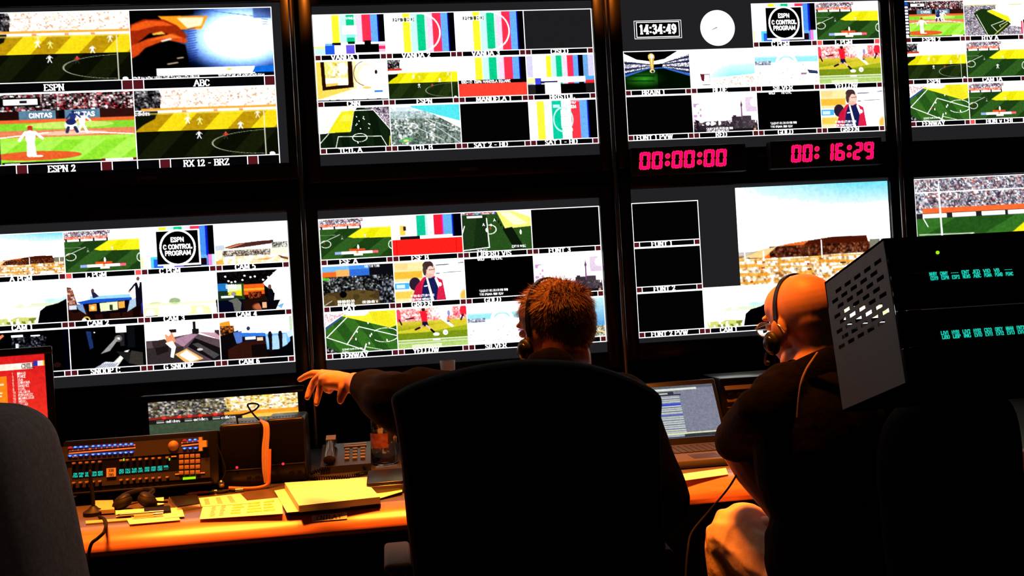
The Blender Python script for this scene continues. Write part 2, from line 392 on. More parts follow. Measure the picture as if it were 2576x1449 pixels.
def pic_side_match(graphic=True, far=None, players=True):
    p = Pic(320, 180, WH, 5)
    p.crowd((p.v < .22) & (p.u < .58 + .05 * p.cloud(30)), MIDCROWD, 75)
    p.crowd((p.v > .15) & (p.v < .215) & (p.u < .62), [(255, 120, 90), (255, 160, 130), (230, 80, 60), (255, 220, 210)], 60)
    p.rect(.03, .215, .58, .255, (248, 250, 255))
    for u in (0.03, .21, .39, .57): p.rect(u - .01, .19, u + .015, .26, (50, 40, 60))
    p.put((p.v > .26), (58, 96, 44)); p.put((p.v > .26) & p.band(.95, .28, .2), (40, 72, 32))
    p.rect(.58, .1, 1, .27, (255, 255, 250)); p.poly([(.60, .25), (1, .24), (1, .52), (.47, .50), (.39, .465)], (238, 230, 40))
    p.poly([(.72, .25), (.86, .25), (.74, .5), (.6, .5)], (222, 214, 15)); p.rect(.58, .22, 1, .27, (255, 255, 215), .7)
    p.line(0, .6, .28, .40, .007, (215, 230, 205)); p.ring(.08, .62, .07, .085, .006, (220, 230, 210), .02, .2); p.line(0, .40, .22, .405, .004, (150, 170, 140))
    p.ring(1.0, .70, .05, .10, .006, (215, 225, 210)); p.ell(.06, .6, .007, .03, (150, 60, 40))
    p.man(.31, .52, .09, (80, 90, 70), (215, 220, 205)); p.man(.63, .50, .10, (255, 255, 210), (255, 255, 210))
    if not graphic: p.man(.53, .76, .13, WH, WH, (90, 80, 70))
    if graphic:
        p.rect(.4, .765, .62, .82, (240, 90, 40)); p.rect(.2, .82, .80, .885, (250, 246, 250)); p.rect(.2, .82, .29, .885, (150, 170, 230)); p.rect(.72, .82, .8, .885, (235, 110, 120))
        p.rect(.46, .88, .58, .93, (250, 235, 225)); p.ell(.525, .72, .012, .06, WH); p.ell(.51, .85, .02, .03, (235, 160, 90)); p.rect(.5, .81, .8, .825, (150, 60, 60))
    return p
def pic_far_match():
    p = Pic(440, 240, WH, 8)
    p.crowd((p.v < .42) & (p.u < .83 + .04 * p.cloud(40)), MIDCROWD + [(90, 90, 95)], 110); p.rect(0, .155, .82, .17, (225, 225, 225))
    p.rect(.05, .34, .8, .40, (240, 110, 60)); p.rect(.8, .34, 1, .40, (255, 200, 120)); p.rect(0, .4, 1, .46, (45, 45, 50))
    for u in (.02, .22, .42, .6): p.rect(u + .03, .41, u + .19, .455, (245, 245, 248))
    p.rect(.78, .40, 1, .46, (255, 255, 235)); p.put(p.v > .46, (62, 112, 48)); p.put((p.v > .46) & p.band(1.1, .33, .1), (48, 90, 38))
    p.poly([(.82, .45), (1, .44), (1, .86), (.68, .86), (.55, .79)], (232, 222, 30)); p.line(.02, .64, .39, .65, .006, (205, 225, 190)); p.line(0, 1, .38, .65, .008, (220, 235, 205))
    p.line(.165, .08, .175, .98, .010, (235, 235, 235)); p.line(.05, .45, .08, .55, .006, (230, 230, 230)); p.ring(.19, .96, .05, .10, .007, (230, 240, 220), .17, .3)
    p.man(.437, .83, .13, (165, 75, 40), (230, 230, 225)); p.ell(.85, .76, .02, .06, (255, 255, 160)); p.ell(.10, .98, .012, .04, (220, 120, 90))
    return p
def pic_corner_match():
    p = Pic(320, 180, (66, 112, 46), 9)
    p.put(p.band(-.6, .25, 0), (50, 92, 38)); p.poly([(0, 0), (.36, 0), (.22, .12), (0, .36)], (240, 235, 238)); p.crowd(p.inpoly([(0, .02), (.30, .02), (.2, .12), (0, .32)]), [(240, 220, 220), WH, (230, 150, 140), (200, 180, 200)], 60)
    p.line(0, .40, .24, .12, .02, (70, 90, 150)); p.poly([(.24, .1), (.42, 0), (1, 0), (1, .40), (.9, .45)], (238, 228, 60)); p.poly([(.3, .0), (.7, 0), (.55, .12), (.3, .1)], (255, 252, 230))
    p.poly([(.6, 0), (.85, 0), (.98, .35), (.9, .42), (.7, .3)], (228, 215, 45))
    W2 = (232, 240, 225)
    p.lines([(.31, .14), (.02, .60), (.62, 1.02)], .010, W2); p.lines([(.29, .80), (.47, .38), (1, .66)], .010, W2); p.ring(.83, .62, .19, .17, .007, W2, .68, 1); p.put((p.v > .8) & (abs(p.u - .52 - (1 - p.v) * .2) < .008), W2)
    p.lines([(.5, .98), (.55, .88), (.78, .98)], .006, W2)
    for u, v in ((.62, .62), (.64, .58), (.44, .50), (.6, .8), (.42, .68), (.6, .3), (.85, .75)): p.ell(u, v, .009, .03, WH)
    p.ell(.37, .65, .008, .03, (190, 70, 50)); p.crowd(p.inpoly([(0, .8), (.2, 1), (0, 1)]), DARKCROWD, 60)
    p.text('12:20:40:10.00:00:00 100', .22, .93, .035, WH, heavy=1.5, maxw=.56); p.text('FENWAY', .22, .99, .03, WH, heavy=1.5)
    return p
def pic_goal_match():
    p = Pic(320, 180, (28, 46, 26), 10)
    p.put(p.band(-.15, .2, 0), (20, 36, 20)); p.poly([(0, 0), (.55, 0), (.5, .12), (.44, .6), (0, .64)], WH); p.poly([(.5, .09), (.43, .62), (.12, .62), (.24, .3), (.33, .1)], (232, 222, 40)); p.poly([(.35, .18), (.47, .18), (.45, .35), (.28, .35)], (240, 235, 90))
    p.crowd(p.inpoly([(.55, 0), (1, 0), (1, .62), (.78, .09)]), [(70, 70, 95), (200, 190, 205), (40, 38, 50), (230, 215, 220), (150, 120, 130)], 80)
    W2 = (225, 235, 220)
    p.lines([(.5, .09), (.77, .09), (1, .60)], .010, W2); p.lines([(.22, .99), (.26, .72), (.86, .74), (.93, .97)], .008, W2); p.ring(.56, .76, .1, .1, .006, W2, .45, .68); p.put((p.v > .74) & (p.u > .45) & (p.u < .68) & (p.v < .70), W2)
    p.lines([(0, .88), (.13, .64)], .008, W2); p.lines([(.97, .99), (.985, .75)], .012, (190, 190, 60))
    for i in range(11): p.ell(.5 + .26 * p.r.rand(), .15 + .5 * p.r.rand(), .007, .014, WH)
    p.ell(.53, .88, .007, .025, WH)
    return p
def pic_stadium_bowl():
    p = Pic(320, 180, WH, 12)
    p.crowd((p.u < .55) | (p.v > .75), [(105, 95, 110), (190, 180, 190), (150, 140, 155), (230, 220, 225), (85, 80, 90)], 75); p.rect(0, 0, 1, .14, (255, 255, 252)); p.rect(0, .14, 1, .17, (215, 205, 130))
    p.poly([(.17, .38), (.30, .26), (.6, .3), (.8, .7), (.55, 1.0), (.38, 1)], (38, 62, 26)); p.poly([(.40, .32), (.5, .28), (1, .35), (1, .8), (.82, .72), (.7, .55)], WH); p.poly([(.40, .34), (.48, .29), (.78, .50), (.80, .65), (.68, .58)], (232, 226, 40))
    p.poly([(.55, .12), (1, .2), (1, .75), (.8, .6), (.7, .3)], WH); W2 = (235, 240, 210)
    p.lines([(.22, .42), (.4, 1)], .01, W2); p.lines([(.68, .60), (.46, .72), (.56, .9), (.74, .68)], .008, W2); p.lines([(.74, .62), (.6, .73), (.62, .77)], .007, W2); p.lines([(.72, .7), (.5, .99)], .012, (200, 190, 90)); p.rect(.97, .62, 1, .97, (225, 60, 100))
    return p
def pic_overhead_match():
    p = Pic(320, 180, (52, 86, 40), 13)
    p.poly([(.1, .12), (.28, .12), (.3, .95), (.15, .95)], (30, 48, 28)); p.rect(0, 0, .22, 1, (42, 66, 36)); p.poly([(.22, .1), (.36, .1), (.36, .9), (.15, .9)], (34, 56, 30)); p.poly([(.5, .0), (1, 0), (1, .42), (.62, .46)], (250, 232, 120))
    p.poly([(.7, 0), (1, 0), (1, .2)], WH); p.poly([(.55, .05), (.7, .05), (.95, .35), (.75, .38)], (255, 248, 200)); p.poly([(.58, .46), (.72, .42), (.88, .95), (.74, .98)], (22, 34, 20)); p.rect(0, 0, .5, .06, (230, 90, 80)); p.crowd((p.v < .08) & (p.u < .5), [WH, (220, 80, 80), (90, 90, 160), (60, 90, 60)], 40)
    p.rect(.08, .11, .3, .16, WH); p.line(.36, .18, .38, .9, .012, WH); p.line(0, .95, .38, .9, .010, WH); p.ring(.40, .46, .09, .11, .008, (225, 235, 215), .38, .5); p.line(0, .55, .04, .35, .01, WH)
    p.ell(.35, .47, .012, .05, WH); p.ell(.42, .35, .012, .03, WH); p.ell(.41, .43, .012, .03, (200, 70, 50)); p.ell(.84, .56, .013, .06, WH)
    for u, v in ((.49, .22), (.53, .28), (.56, .36), (.6, .44)): p.ell(u, v, .012, .04, (35, 30, 20))
    p.text('A', .30, .36, .06, WH, heavy=1.3); p.text('A', .46, .26, .06, WH, heavy=1.3); p.text('EDITOR MODE', .70, .93, .05, WH, heavy=1.2, maxw=.2); p.text('10:20:40:10', .2, .99, .04, WH, heavy=1.4)
    return p
def pic_bars(kind):
    p = Pic(320, 180, WH, 14)
    B = [(.26, .355, (250, 235, 60)), (.355, .37, (255, 250, 190)), (.37, .46, (190, 240, 250)), (.46, .57, (20, 190, 135)), (.57, .60, (200, 235, 220)), (.60, .68, (255, 205, 240)), (.68, .79, (245, 60, 85)), (.79, .80, (250, 30, 170)), (.80, .895, (105, 165, 230)), (.895, .91, (20, 30, 170)), (.91, 1, (4, 4, 14))]
    if kind == 'bristol': B = [(0, .10, (205, 200, 235))] + [(.10 + a * .74, .10 + b * .74, c) for a, b, c in B] + [(.84, .91, (110, 160, 215)), (.91, 1, (205, 200, 235))]
    for a, b, c in B: p.rect(a, 0, b, 1, c)
    if kind == 'smpte':
        p.rect(0, .7, 1, 1, WH); p.rect(.25, .7, .37, .76, (20, 22, 34)); p.rect(.47, .68, .57, .74, (20, 60, 30)); p.rect(.7, .66, .79, .76, (6, 6, 8)); p.rect(0, .78, .15, 1, (190, 240, 250)); p.rect(0, .78, .15, .84, (255, 250, 150)); p.rect(.15, .74, .28, .99, (40, 95, 215)); p.rect(.15, .71, .25, .77, (120, 180, 240)); p.rect(.44, .76, .56, .98, (110, 95, 215))
        p.rect(.57, .75, .90, .96, (4, 4, 6)); p.rect(.90, .75, 1, .95, (245, 180, 210)); p.rect(.90, .80, 1, .88, (240, 60, 110)); p.text('VANDA', .46, .13, .05, WH, heavy=1.4); p.rect(.4, .28, .6, .5, WH, .85); p.rect(.45, .5, .58, .58, (150, 235, 225))
    if kind == 'ident':
        p.rect(.12, .13, .42, .22, (30, 40, 40), .75); p.text('FG 1 HD', .14, .22, .10, WH, serif=True, heavy=1.3); p.ring(.50, .50, .28, .47, .010, (255, 240, 250), .45, 1)
    if kind == 'red':
        p.rect(0, .58, 1, .68, (12, 10, 12)); p.text('SSC-HD  ESPN MANDELA SQUARE', .05, .655, .06, WH, heavy=1.5, maxw=.9); p.rect(0, .67, 1, 1, (250, 75, 60))
    if kind == 'big_red':
        p.a[:] = WH; 
        for a, b, c in [(.36, .48, (25, 185, 145)), (.48, .52, (190, 235, 230)), (.52, .6, (255, 235, 250)), (.6, .72, (235, 40, 65)), (.72, .735, (250, 40, 190)), (.735, .86, (105, 165, 225)), (.86, .88, (20, 50, 190)), (.88, 1, (8, 6, 22))]: p.rect(a, 0, b, .58, c)
        p.rect(.12, .26, .2, .5, (255, 200, 90)); p.rect(.17, .28, .21, .38, (60, 40, 30)); p.rect(.12, .53, .4, .6, (30, 28, 34)); p.rect(.4, .52, .86, .6, WH); p.rect(0, .60, 1, 1, (250, 45, 40)); p.rect(.06, .62, .07, .98, (215, 20, 25)); p.rect(.9, .62, .91, .98, (215, 20, 25))
    if kind == 'bristol':
        p.rect(0, .56, 1, .70, WH); p.rect(0, .58, .12, .7, (245, 240, 150)); p.rect(.12, .58, .21, .74, (75, 80, 215)); p.rect(.2, .66, .45, .72, (45, 48, 85)); p.rect(.86, .56, 1, .66, (90, 160, 240)); p.rect(.86, .66, 1, .74, (250, 50, 50)); p.rect(0, .74, 1, 1, (6, 6, 8)); p.rect(0, .74, .12, 1, (45, 45, 48)); p.rect(.26, .7, .49, 1, WH); p.rect(.86, .74, 1, 1, (36, 36, 38))
    if kind == 'sat':
        p.a[:] = WH
        for a, b, c in [(.12, .23, (245, 235, 70)), (.34, .48, (20, 190, 150)), (.48, .62, (235, 250, 245)), (.62, .75, (250, 65, 80)), (.75, .88, (110, 165, 235)), (.86, .88, (25, 40, 190)), (.88, 1, (4, 4, 8))]: p.rect(a, 0, b, 1, c)
        p.ring(.5, .5, .14, .3, .01, (190, 245, 235)); p.rect(.47, .25, .60, .7, WH, .9); p.rect(.36, .12, .46, .2, (190, 250, 230)); p.text('HD', .62, .10, .08, WH, heavy=1.6); p.text('334', .62, .22, .07, WH, heavy=1.6); p.text('INFO', .5, .8, .08, WH, heavy=1.6); p.rect(.62, .0, .75, .06, (250, 130, 150))
        for k in range(9): p.rect(.47, .25 + .06 * k, .56, .262 + .06 * k, (150, 200, 190))
    if kind == 'card':
        p.rect(0, 0, .24, 1, WH); p.rect(.24, .12, .8, 1, WH); p.rect(.80, 0, .895, .72, (80, 140, 230)); p.rect(.88, 0, .91, .74, (25, 40, 190)); p.rect(.91, 0, 1, .72, (5, 5, 12)); p.rect(.9, .72, .95, 1, (245, 130, 205)); p.rect(.95, .72, 1, 1, (190, 240, 250)); p.rect(.13, .72, .24, 1, (95, 200, 235)); p.rect(.17, .78, .30, 1, (45, 105, 220)); p.rect(.44, .95, .57, 1, (120, 100, 215)); p.rect(.57, .95, .8, 1, (8, 8, 22)); p.rect(.8, .8, .88, .97, (35, 8, 30)); p.rect(0, .7, .03, 1, (250, 240, 150))
        p.rect(.22, .10, .80, .94, WH); p.rect(.22, .12, .78, .91, (5, 5, 6)); p.ring(.50, .52, .23, .41, .013, WH)
        p.text('ESPN', .5, .38, .10, WH, align=.5, heavy=1.5); p.text('C CONTROL', .5, .55, .10, WH, align=.5, heavy=1.5, maxw=.38); p.text('PROGRAM', .5, .70, .10, WH, align=.5, heavy=1.5, maxw=.34)
    return p
def pic_black(c=(3, 3, 4)): return Pic(8, 6, c)
def pic_gold():
    p = Pic(320, 180, (4, 4, 5)); p.text('GOLD', .20, .07, .05, WH, heavy=1.5); p.text('HD CTRL', .40, .07, .05, WH, heavy=1.5)
    p.text('12:20:01:00.00:00:00 100', .20, .85, .05, WH, heavy=1.5, maxw=.6); p.text('1110 PGMA 100 HDV', .20, .94, .05, WH, heavy=1.5, maxw=.42)
    return p
def pic_baseball(w=440, h=240):
    p = Pic(w, h, (140, 215, 60), 15)
    p.crowd(p.v < .25, [(25, 15, 18), (60, 20, 25), WH, (15, 12, 14), (200, 60, 70), (30, 25, 28), (235, 215, 215)], 70); p.rect(.08, .06, .36, .18, (20, 15, 15)); p.rect(.11, .08, .34, .16, WH); p.rect(.22, .10, .27, .14, (40, 40, 50)); p.rect(0, .25, 1, .37, (45, 22, 20)); p.rect(.48, .25, .52, .37, (15, 15, 15)); p.rect(.75, .25, 1, .37, (60, 28, 24))
    p.rect(.21, .25, .46, .37, (95, 128, 150)); p.rect(.52, .25, .76, .37, (95, 128, 150)); p.text('CINTAS', .28, .345, .06, WH, heavy=1.3); p.text('CINTAS', .57, .345, .06, WH, heavy=1.3)
    p.rect(0, .37, 1, .42, (235, 110, 60)); p.rect(0, .42, 1, .52, (130, 205, 60)); p.put((p.v > .52) & (p.v < .62) & (abs(p.u - .5) < .5), (222, 130, 95)); p.ell(.55, .46, .3, .05, (190, 225, 110)); p.ell(.55, .575, .25, .03, (235, 185, 160)); p.line(0, .63, .4, .56, .006, WH); p.line(.6, .56, 1, .62, .006, WH)
    p.put((p.v > .62) & p.band(.9, .16, .2), (165, 235, 90)); p.put((p.v > .62) & (p.v < .67), (165, 225, 80)); p.ell(.32, .88, .30, .065, (220, 100, 55)); p.ell(.33, .885, .03, .012, WH)
    p.man(.635, .57, .28, WH, (240, 240, 250), (60, 60, 110), .2); p.man(.57, .50, .24, (45, 60, 115), (200, 210, 240), (40, 50, 90), .3, .05); p.ell(.555, .47, .04, .06, (235, 238, 250)); p.ell(.56, .42, .035, .045, (40, 50, 100)); p.line(.54, .5, .53, .56, .02, (50, 55, 95)); p.line(.585, .5, .60, .56, .02, (50, 55, 95))
    p.man(.28, .87, .40, WH, (255, 252, 240), (190, 75, 60), .07); p.line(.275, .66, .27, .86, .035, WH); p.line(.285, .66, .295, .86, .035, WH); p.ell(.278, .62, .032, .10, WH); p.ell(.28, .475, .017, .022, (200, 50, 45)); p.rect(.08, .965, .75, 1, (10, 10, 12)); p.rect(.75, .955, 1, 1, (120, 30, 40)); p.rect(.78, .955, .97, .985, (255, 220, 225)); p.rect(.1, .975, .2, 1, (210, 210, 215))
    p.rect(0, 0, .075, 1, (25, 30, 70)); p.rect(.0, .02, .065, .12, (25, 95, 170))
    for k in range(9): p.rect(0, .15 + .085 * k, .06, .15 + .085 * k + .05, (240, 240, 250))
    p.ell(.03, .95, .03, .04, WH)
    return p
def pic_hand():
    p = Pic(440, 240, (4, 3, 4), 16); sm = lambda a, b, x: np.clip((x - a) / (b - a), 0, 1)
    x, y = p.u, p.v
    d = np.hypot((x - .78) / .42, (y - .42) / .5); p.a += np.clip(1.25 - d, 0, 1)[..., None] * np.array((40, 110, 250.)) * 1.3; p.a += np.clip(1.0 - d * .92, 0, 1)[..., None] * np.array((420, 420, 420.))
    p.put(((x > .87) & (y < .16 + .7 * (x - .87) * 0)) | (y > 1.2), (6, 8, 22), .5); p.grad(0, (10, 12, 18), .03, (20, 30, 40), 0, .42); p.a = np.clip(p.a, 0, 255)
    p.put((y < .08) & (x < .45), (8, 5, 4)); p.poly([(.2, .10), (.55, .11), (.5, .3), (.36, .3), (.25, .2)], (255, 150, 40)); p.poly([(.33, .13), (.52, .13), (.5, .25), (.40, .28)], (255, 235, 190))
    p.poly([(0, .22), (.10, .14), (.24, .15), (.33, .24), (.40, .40), (.36, .45), (.24, .34), (.14, .34), (0, .55)], (150, 52, 18)); p.poly([(.02, .22), (.12, .16), (.24, .18), (.3, .24), (.18, .24), (.06, .30), (0, .30)], (225, 95, 35))
    p.poly([(0, .70), (0, .52), (.12, .42), (.30, .35), (.40, .45), (.38, .50), (.24, .44), (.15, .55)], (200, 80, 30)); p.poly([(.1, .46), (.28, .36), (.36, .42), (.22, .42)], (240, 120, 50)); p.poly([(0, .75), (.1, .55), (.24, .45), (.38, .52), (.40, .8), (.18, .85), (.16, 1), (0, 1)], (10, 4, 4))
    p.poly([(.15, .35), (.22, .32), (.25, .36), (.16, .37)], (255, 190, 90)); p.line(.22, .46, .28, .43, .012, (255, 235, 220)); p.line(.25, .79, .32, .77, .008, (220, 200, 170)); p.line(.32, .71, .36, .70, .008, (220, 200, 170))
    for k in range(14): p.line(.40, .30 + .035 * k, .45 + .02 * p.r.rand(), .28 + .035 * k, .006, (30, 50, 130), .8)
    p.blur(6); p.rect(.17, .85, .86, .955, WH); p.ell(.68, .885, .02, .012, (255, 215, 60)); p.poly([(.86, .86), (1, .84), (1, .94), (.84, .94)], (30, 110, 210)); p.rect(0, .955, 1, 1, (6, 8, 16)); p.text('SENT IN NEW YORK DUE TO WALLEY CRISIS', .0, .995, .03, WH, heavy=1.5, maxw=.48); p.text('BEST OF US AT ABCNEWS.COM', .6, .995, .03, WH, heavy=1.5, maxw=.4)
    for k in range(7): p.line(.55 + .05 * k, .04 + .015 * k, .62 + .05 * k, .05 + .015 * k, .004, (60, 120, 200), .7)
    for k in range(4): p.line(.93, .14 + .035 * k, .97, .15 + .035 * k, .005, (40, 90, 190), .8)
    return p
def pic_news():
    p = Pic(320, 180, (255, 205, 95), 17); p.put(p.v + p.u * .5 > .95, (255, 245, 210)); p.put(p.v + p.u * .5 > 1.05, WH); p.rect(.5, 0, 1, .72, WH); p.put((p.u > .46) & (p.u < .56) & (p.v < .7), (255, 235, 170))
    p.poly([(.07, .0), (.51, .0), (.515, .66), (.08, .72)], (46, 22, 8)); p.poly([(.12, .0), (.45, .0), (.445, .58), (.13, .63)], (255, 226, 130)); p.crowd(p.inpoly([(.16, .05), (.36, .05), (.34, .45), (.16, .45)]), [(255, 240, 90), (255, 235, 140), (190, 160, 50), (255, 252, 200), WH], 30); p.ell(.38, .2, .075, .17, WH, 1, .5); p.rect(.13, .42, .44, .60, (255, 250, 225)); p.poly([(.13, .56), (.3, .54), (.3, .6), (.13, .62)], (250, 190, 90))
    p.ell(.69, .36, .155, .33, (255, 236, 190), 1, .35); p.ell(.71, .38, .12, .27, WH, 1, .4); p.ring(.69, .33, .165, .30, .006, (150, 110, 60), .52, .66); p.ell(.84, .30, .022, .06, (50, 28, 24), 1, .5); p.ell(.70, .68, .08, .04, (250, 200, 120), 1, .6); p.rect(.8, .75, .92, .80, (70, 125, 215)); p.rect(0, .955, 1, 1, (12, 10, 10)); p.put((p.v > .93) & (p.v < .96) & (p.cloud(40) > .35), (250, 245, 240))
    return p
def pic_city_coast():
    p = Pic(320, 180, (110, 120, 120), 18); p.crowd(p.v > -1, [(225, 232, 232), (60, 74, 74), (130, 140, 130), (190, 205, 205), (60, 84, 62), (240, 240, 240), (82, 92, 96), (160, 160, 150)], 46); p.put(p.cloud(9) > .62, (62, 82, 70), .45)
    p.put(p.v < .34, (190, 215, 222), .55); p.put(p.v < .16, (225, 240, 246), .7); p.poly([(.25, 0), (1, 0), (1, .62), (.62, .25)], WH); p.poly([(.20, 0), (1, 0), (1, .44), (.66, .26)], (90, 215, 225)); p.rect(0, 0, .3, .05, (225, 243, 248))
    for a_, b_ in (((.5, .36), (.98, .98)), ((.3, .5), (.75, .9)), ((.55, .38), (1, .7))): p.line(*a_, *b_, .010, (215, 222, 222), .8)
    p.poly([(.1, .88), (.22, .80), (.32, .83), (.2, .95)], (90, 170, 110)); p.ell(.21, .88, .04, .03, (220, 210, 120))
    return p
def pic_trophy():
    p = Pic(320, 180, (4, 4, 4), 19); p.poly([(0, .05), (.2, .22), (.42, .28), (.62, .22), (.85, .0), (1, 0), (1, .10), (.62, .33), (.4, .36), (0, .24)], WH); p.rect(.84, -.1, 1, .04, WH)
    L = p.inpoly([(0, .24), (.4, .34), (.42, .42), (0, .58)]); R = p.inpoly([(1, .10), (.6, .32), (.58, .42), (1, .62)])
    q = ((p.v - .38 - (.0)) * 40 / (abs(p.u - .5) + .08) * .25).astype(int) % 2 == 0
    for s_ in (L, R): p.put(s_, (45, 50, 80)); p.crowd(s_ & q, [WH, (225, 220, 230), (180, 170, 190), (60, 60, 90)], 90)
    p.poly([(0, .60), (.38, .44), (.60, .43), (1, .62), (1, .70), (.6, .47), (.36, .47), (0, .66)], (60, 110, 190))
    fl = p.inpoly([(0, .66), (.36, .47), (.6, .46), (1, .68), (1, 1), (0, 1)]); p.put(fl, (14, 38, 12)); g = np.clip(1 - np.hypot((p.u - .3) / .35, (p.v - .72) / .22), 0, 1) * fl; p.a += g[..., None] * np.array((45, 110, 30.)); p.put(fl & (p.u > .5), (6, 14, 8), .6)
    for v in (.62, .75): p.put(fl & (abs(p.v - v - .05 * p.u) < .02) & (p.u < .45), (12, 40, 14), .6)
    p.ell(.42, .16, .05, .09, (235, 190, 110)); p.ell(.425, .15, .025, .05, (255, 250, 225)); p.poly([(.385, .2), (.46, .2), (.445, .5), (.405, .5)], (225, 165, 60)); p.poly([(.41, .2), (.43, .2), (.43, .45), (.42, .45)], (255, 240, 190)); p.ell(.425, .52, .04, .05, (230, 205, 170)); p.ell(.43, .53, .02, .03, (25, 60, 25))
    return p
def pic_sky_field():
    p = Pic(320, 180, WH, 20); t = np.clip((p.v - .2) / .5, 0, 1) * np.clip((p.u - .12) / .5, 0, 1); p.a = 255 - t[..., None] * np.array((110, 22, 22.)); p.poly([(.3, .75), (.9, .68), (1, .66), (1, 1), (.2, 1)], WH)
    p.crowd(p.inpoly([(.28, .82), (.6, .74), (1, .68), (1, .96), (.5, .98)]), [WH, (240, 225, 205), (225, 200, 180), WH, (200, 180, 165), WH], 70); p.rect(.15, .62, .30, .85, WH); p.poly([(.15, .63), (.22, .64), (.21, .83), (.17, .8)], (110, 40, 50)); p.rect(.22, .64, .30, .66, (120, 120, 130)); p.rect(.29, .65, .30, .84, (160, 160, 170)); p.rect(.18, .90, .30, .925, (90, 70, 75))
    return p
def pic_seaside():
    p = Pic(320, 180, WH, 21); p.rect(0, .22, 1, .40, (150, 225, 235)); p.grad(.20, WH, .28, (150, 225, 235)); p.ring(.5, .5, .16, .32, .02, WH, .3, .7); p.poly([(.35, .42), (.45, .28), (.55, .28), (.65, .42)], (225, 245, 248)); p.rect(0, .40, 1, 1, WH)
    p.crowd((p.v > .36) & (p.v < .46) & (p.u < .26), [(110, 120, 140), (170, 175, 190), (215, 220, 230), (90, 100, 120)], 60); p.crowd((p.v > .45) & (p.cloud(16) > .62), [WH, (235, 230, 225), (215, 205, 200), WH, (190, 185, 190), WH], 70); p.poly([(.82, .60), (.98, .64), (.99, .72), (.85, .70)], (55, 70, 100)); p.poly([(.72, .68), (.82, .68), (.8, .73), (.72, .73)], (150, 110, 150))
    for k in range(6): p.rect(.5 + .022 * k, .64, .508 + .022 * k, .72, (215, 215, 220))
    p.crowd((p.v > .86) & (p.u < .3), [WH, (245, 225, 215), (235, 210, 205)], 50)
    return p
def pic_kick():
    p = Pic(320, 180, (150, 165, 40), 22); p.crowd(p.v < .34, [(255, 120, 130), (255, 180, 190), WH, (235, 70, 90), (255, 215, 215), (255, 160, 110)], 50); p.rect(.5, .03, .8, .25, WH, .6); p.grad(.34, (215, 195, 70), .50, (165, 160, 40)); p.put((p.v > .34) & p.band(1.45, .14, 0), (205, 190, 60)); p.put((p.v > .62) & (p.v < .78), (120, 140, 35)); p.grad(.80, (160, 185, 110), 1, (175, 205, 120)); p.put((p.v > .78) & (p.v < .80), (225, 235, 200))
    p.line(.0, .86, 1, .86, .006, (245, 250, 235)); p.rect(.2, .90, .62, .99, (235, 240, 215), .7); p.rect(.5, .79, .6, .83, (250, 250, 245))
    p.ell(.385, .06, .025, .05, (60, 30, 30)); p.poly([(.33, .10), (.44, .10), (.43, .36), (.36, .36)], (235, 40, 60)); p.poly([(.33, .12), (.24, .26), (.17, .25), (.28, .2)], (235, 60, 70)); p.line(.24, .26, .14, .27, .014, (60, 25, 30)); p.line(.43, .14, .5, .24, .014, (230, 170, 150)); p.poly([(.36, .36), (.43, .36), (.45, .46), (.36, .48)], (30, 30, 70)); p.line(.37, .46, .32, .5, .02, (215, 160, 140)); p.line(.32, .5, .26, .54, .022, (30, 15, 25)); p.line(.42, .46, .48, .56, .022, (235, 190, 165)); p.line(.48, .56, .52, .63, .024, (20, 15, 35)); p.ell(.55, .68, .045, .04, WH)
    p.ell(.68, .65, .036, .062, (242, 242, 242)); p.ell(.685, .66, .02, .03, (200, 205, 205)); p.ell(.67, .2, .055, .17, WH); p.line(.68, .36, .78, .5, .03, WH); p.ell(.74, .18, .02, .07, (140, 140, 190)); p.ell(.73, .38, .02, .03, (110, 120, 130))
    p.ell(.95, .14, .05, .15, (235, 50, 70)); p.line(.94, .24, .91, .36, .02, (50, 30, 50)); p.line(.97, .24, .98, .32, .018, (225, 170, 150)); p.ell(.03, .18, .035, .16, (240, 80, 100)); p.line(.04, .28, .07, .4, .018, (60, 30, 40))
    return p
def pic_skyline():
    p = Pic(320, 180, WH, 23); c = p.cloud(6); m = np.clip((p.v - .1) / .6, 0, 1) * (.35 + .65 * c); p.a = 255 - m[..., None] * np.array((30, 62, 34.)); p.put((p.u < .14) & (p.v > .25) & (p.v < .6) & (p.cloud(22) > .55), (190, 150, 195)); p.put((p.u > .82) & (p.v > .12) & (p.v < .5) & (p.cloud(7) > .5), (205, 175, 205), .7); p.ell(.5, .45, .3, .18, (255, 250, 252), .7, .8)
    h = .80 + .04 * p.cloud(25); R = np.random.RandomState(4)
    for k in range(34):
        u = R.rand(); w_ = .012 + .02 * R.rand(); p.rect(u, .70 + .1 * R.rand(), u + w_, 1, (70, 58, 70))
    p.put(p.v > h, (56, 46, 56)); p.poly([(.04, .66), (.10, .70), (.10, 1), (.04, 1)], (42, 34, 44)); p.rect(.60, .62, .80, 1, (66, 58, 66)); p.rect(.62, .58, .67, .66, (60, 50, 60)); p.rect(.77, .6, .9, 1, (74, 66, 74)); p.rect(.748, .25, .768, .7, (120, 80, 115)); p.rect(.753, .2, .763, .26, (140, 90, 130)); p.ell(.758, .32, .018, .05, (110, 75, 105)); p.grad(.92, (50, 42, 45), 1, (20, 16, 18)); p.crowd((p.v > .72) & (p.v < .92) & (p.cloud(30) > .6), [(95, 84, 92), (40, 32, 42), (120, 108, 110)], 70)
    p.text('12:20:12:00.00:00:00 100', .20, .93, .05, WH, heavy=1.5, maxw=.6); p.text('1110 HD VIEWED TV', .20, 1, .05, WH, heavy=1.5, maxw=.4); p.ell(.95, .96, .02, .04, (190, 150, 120))
    return p
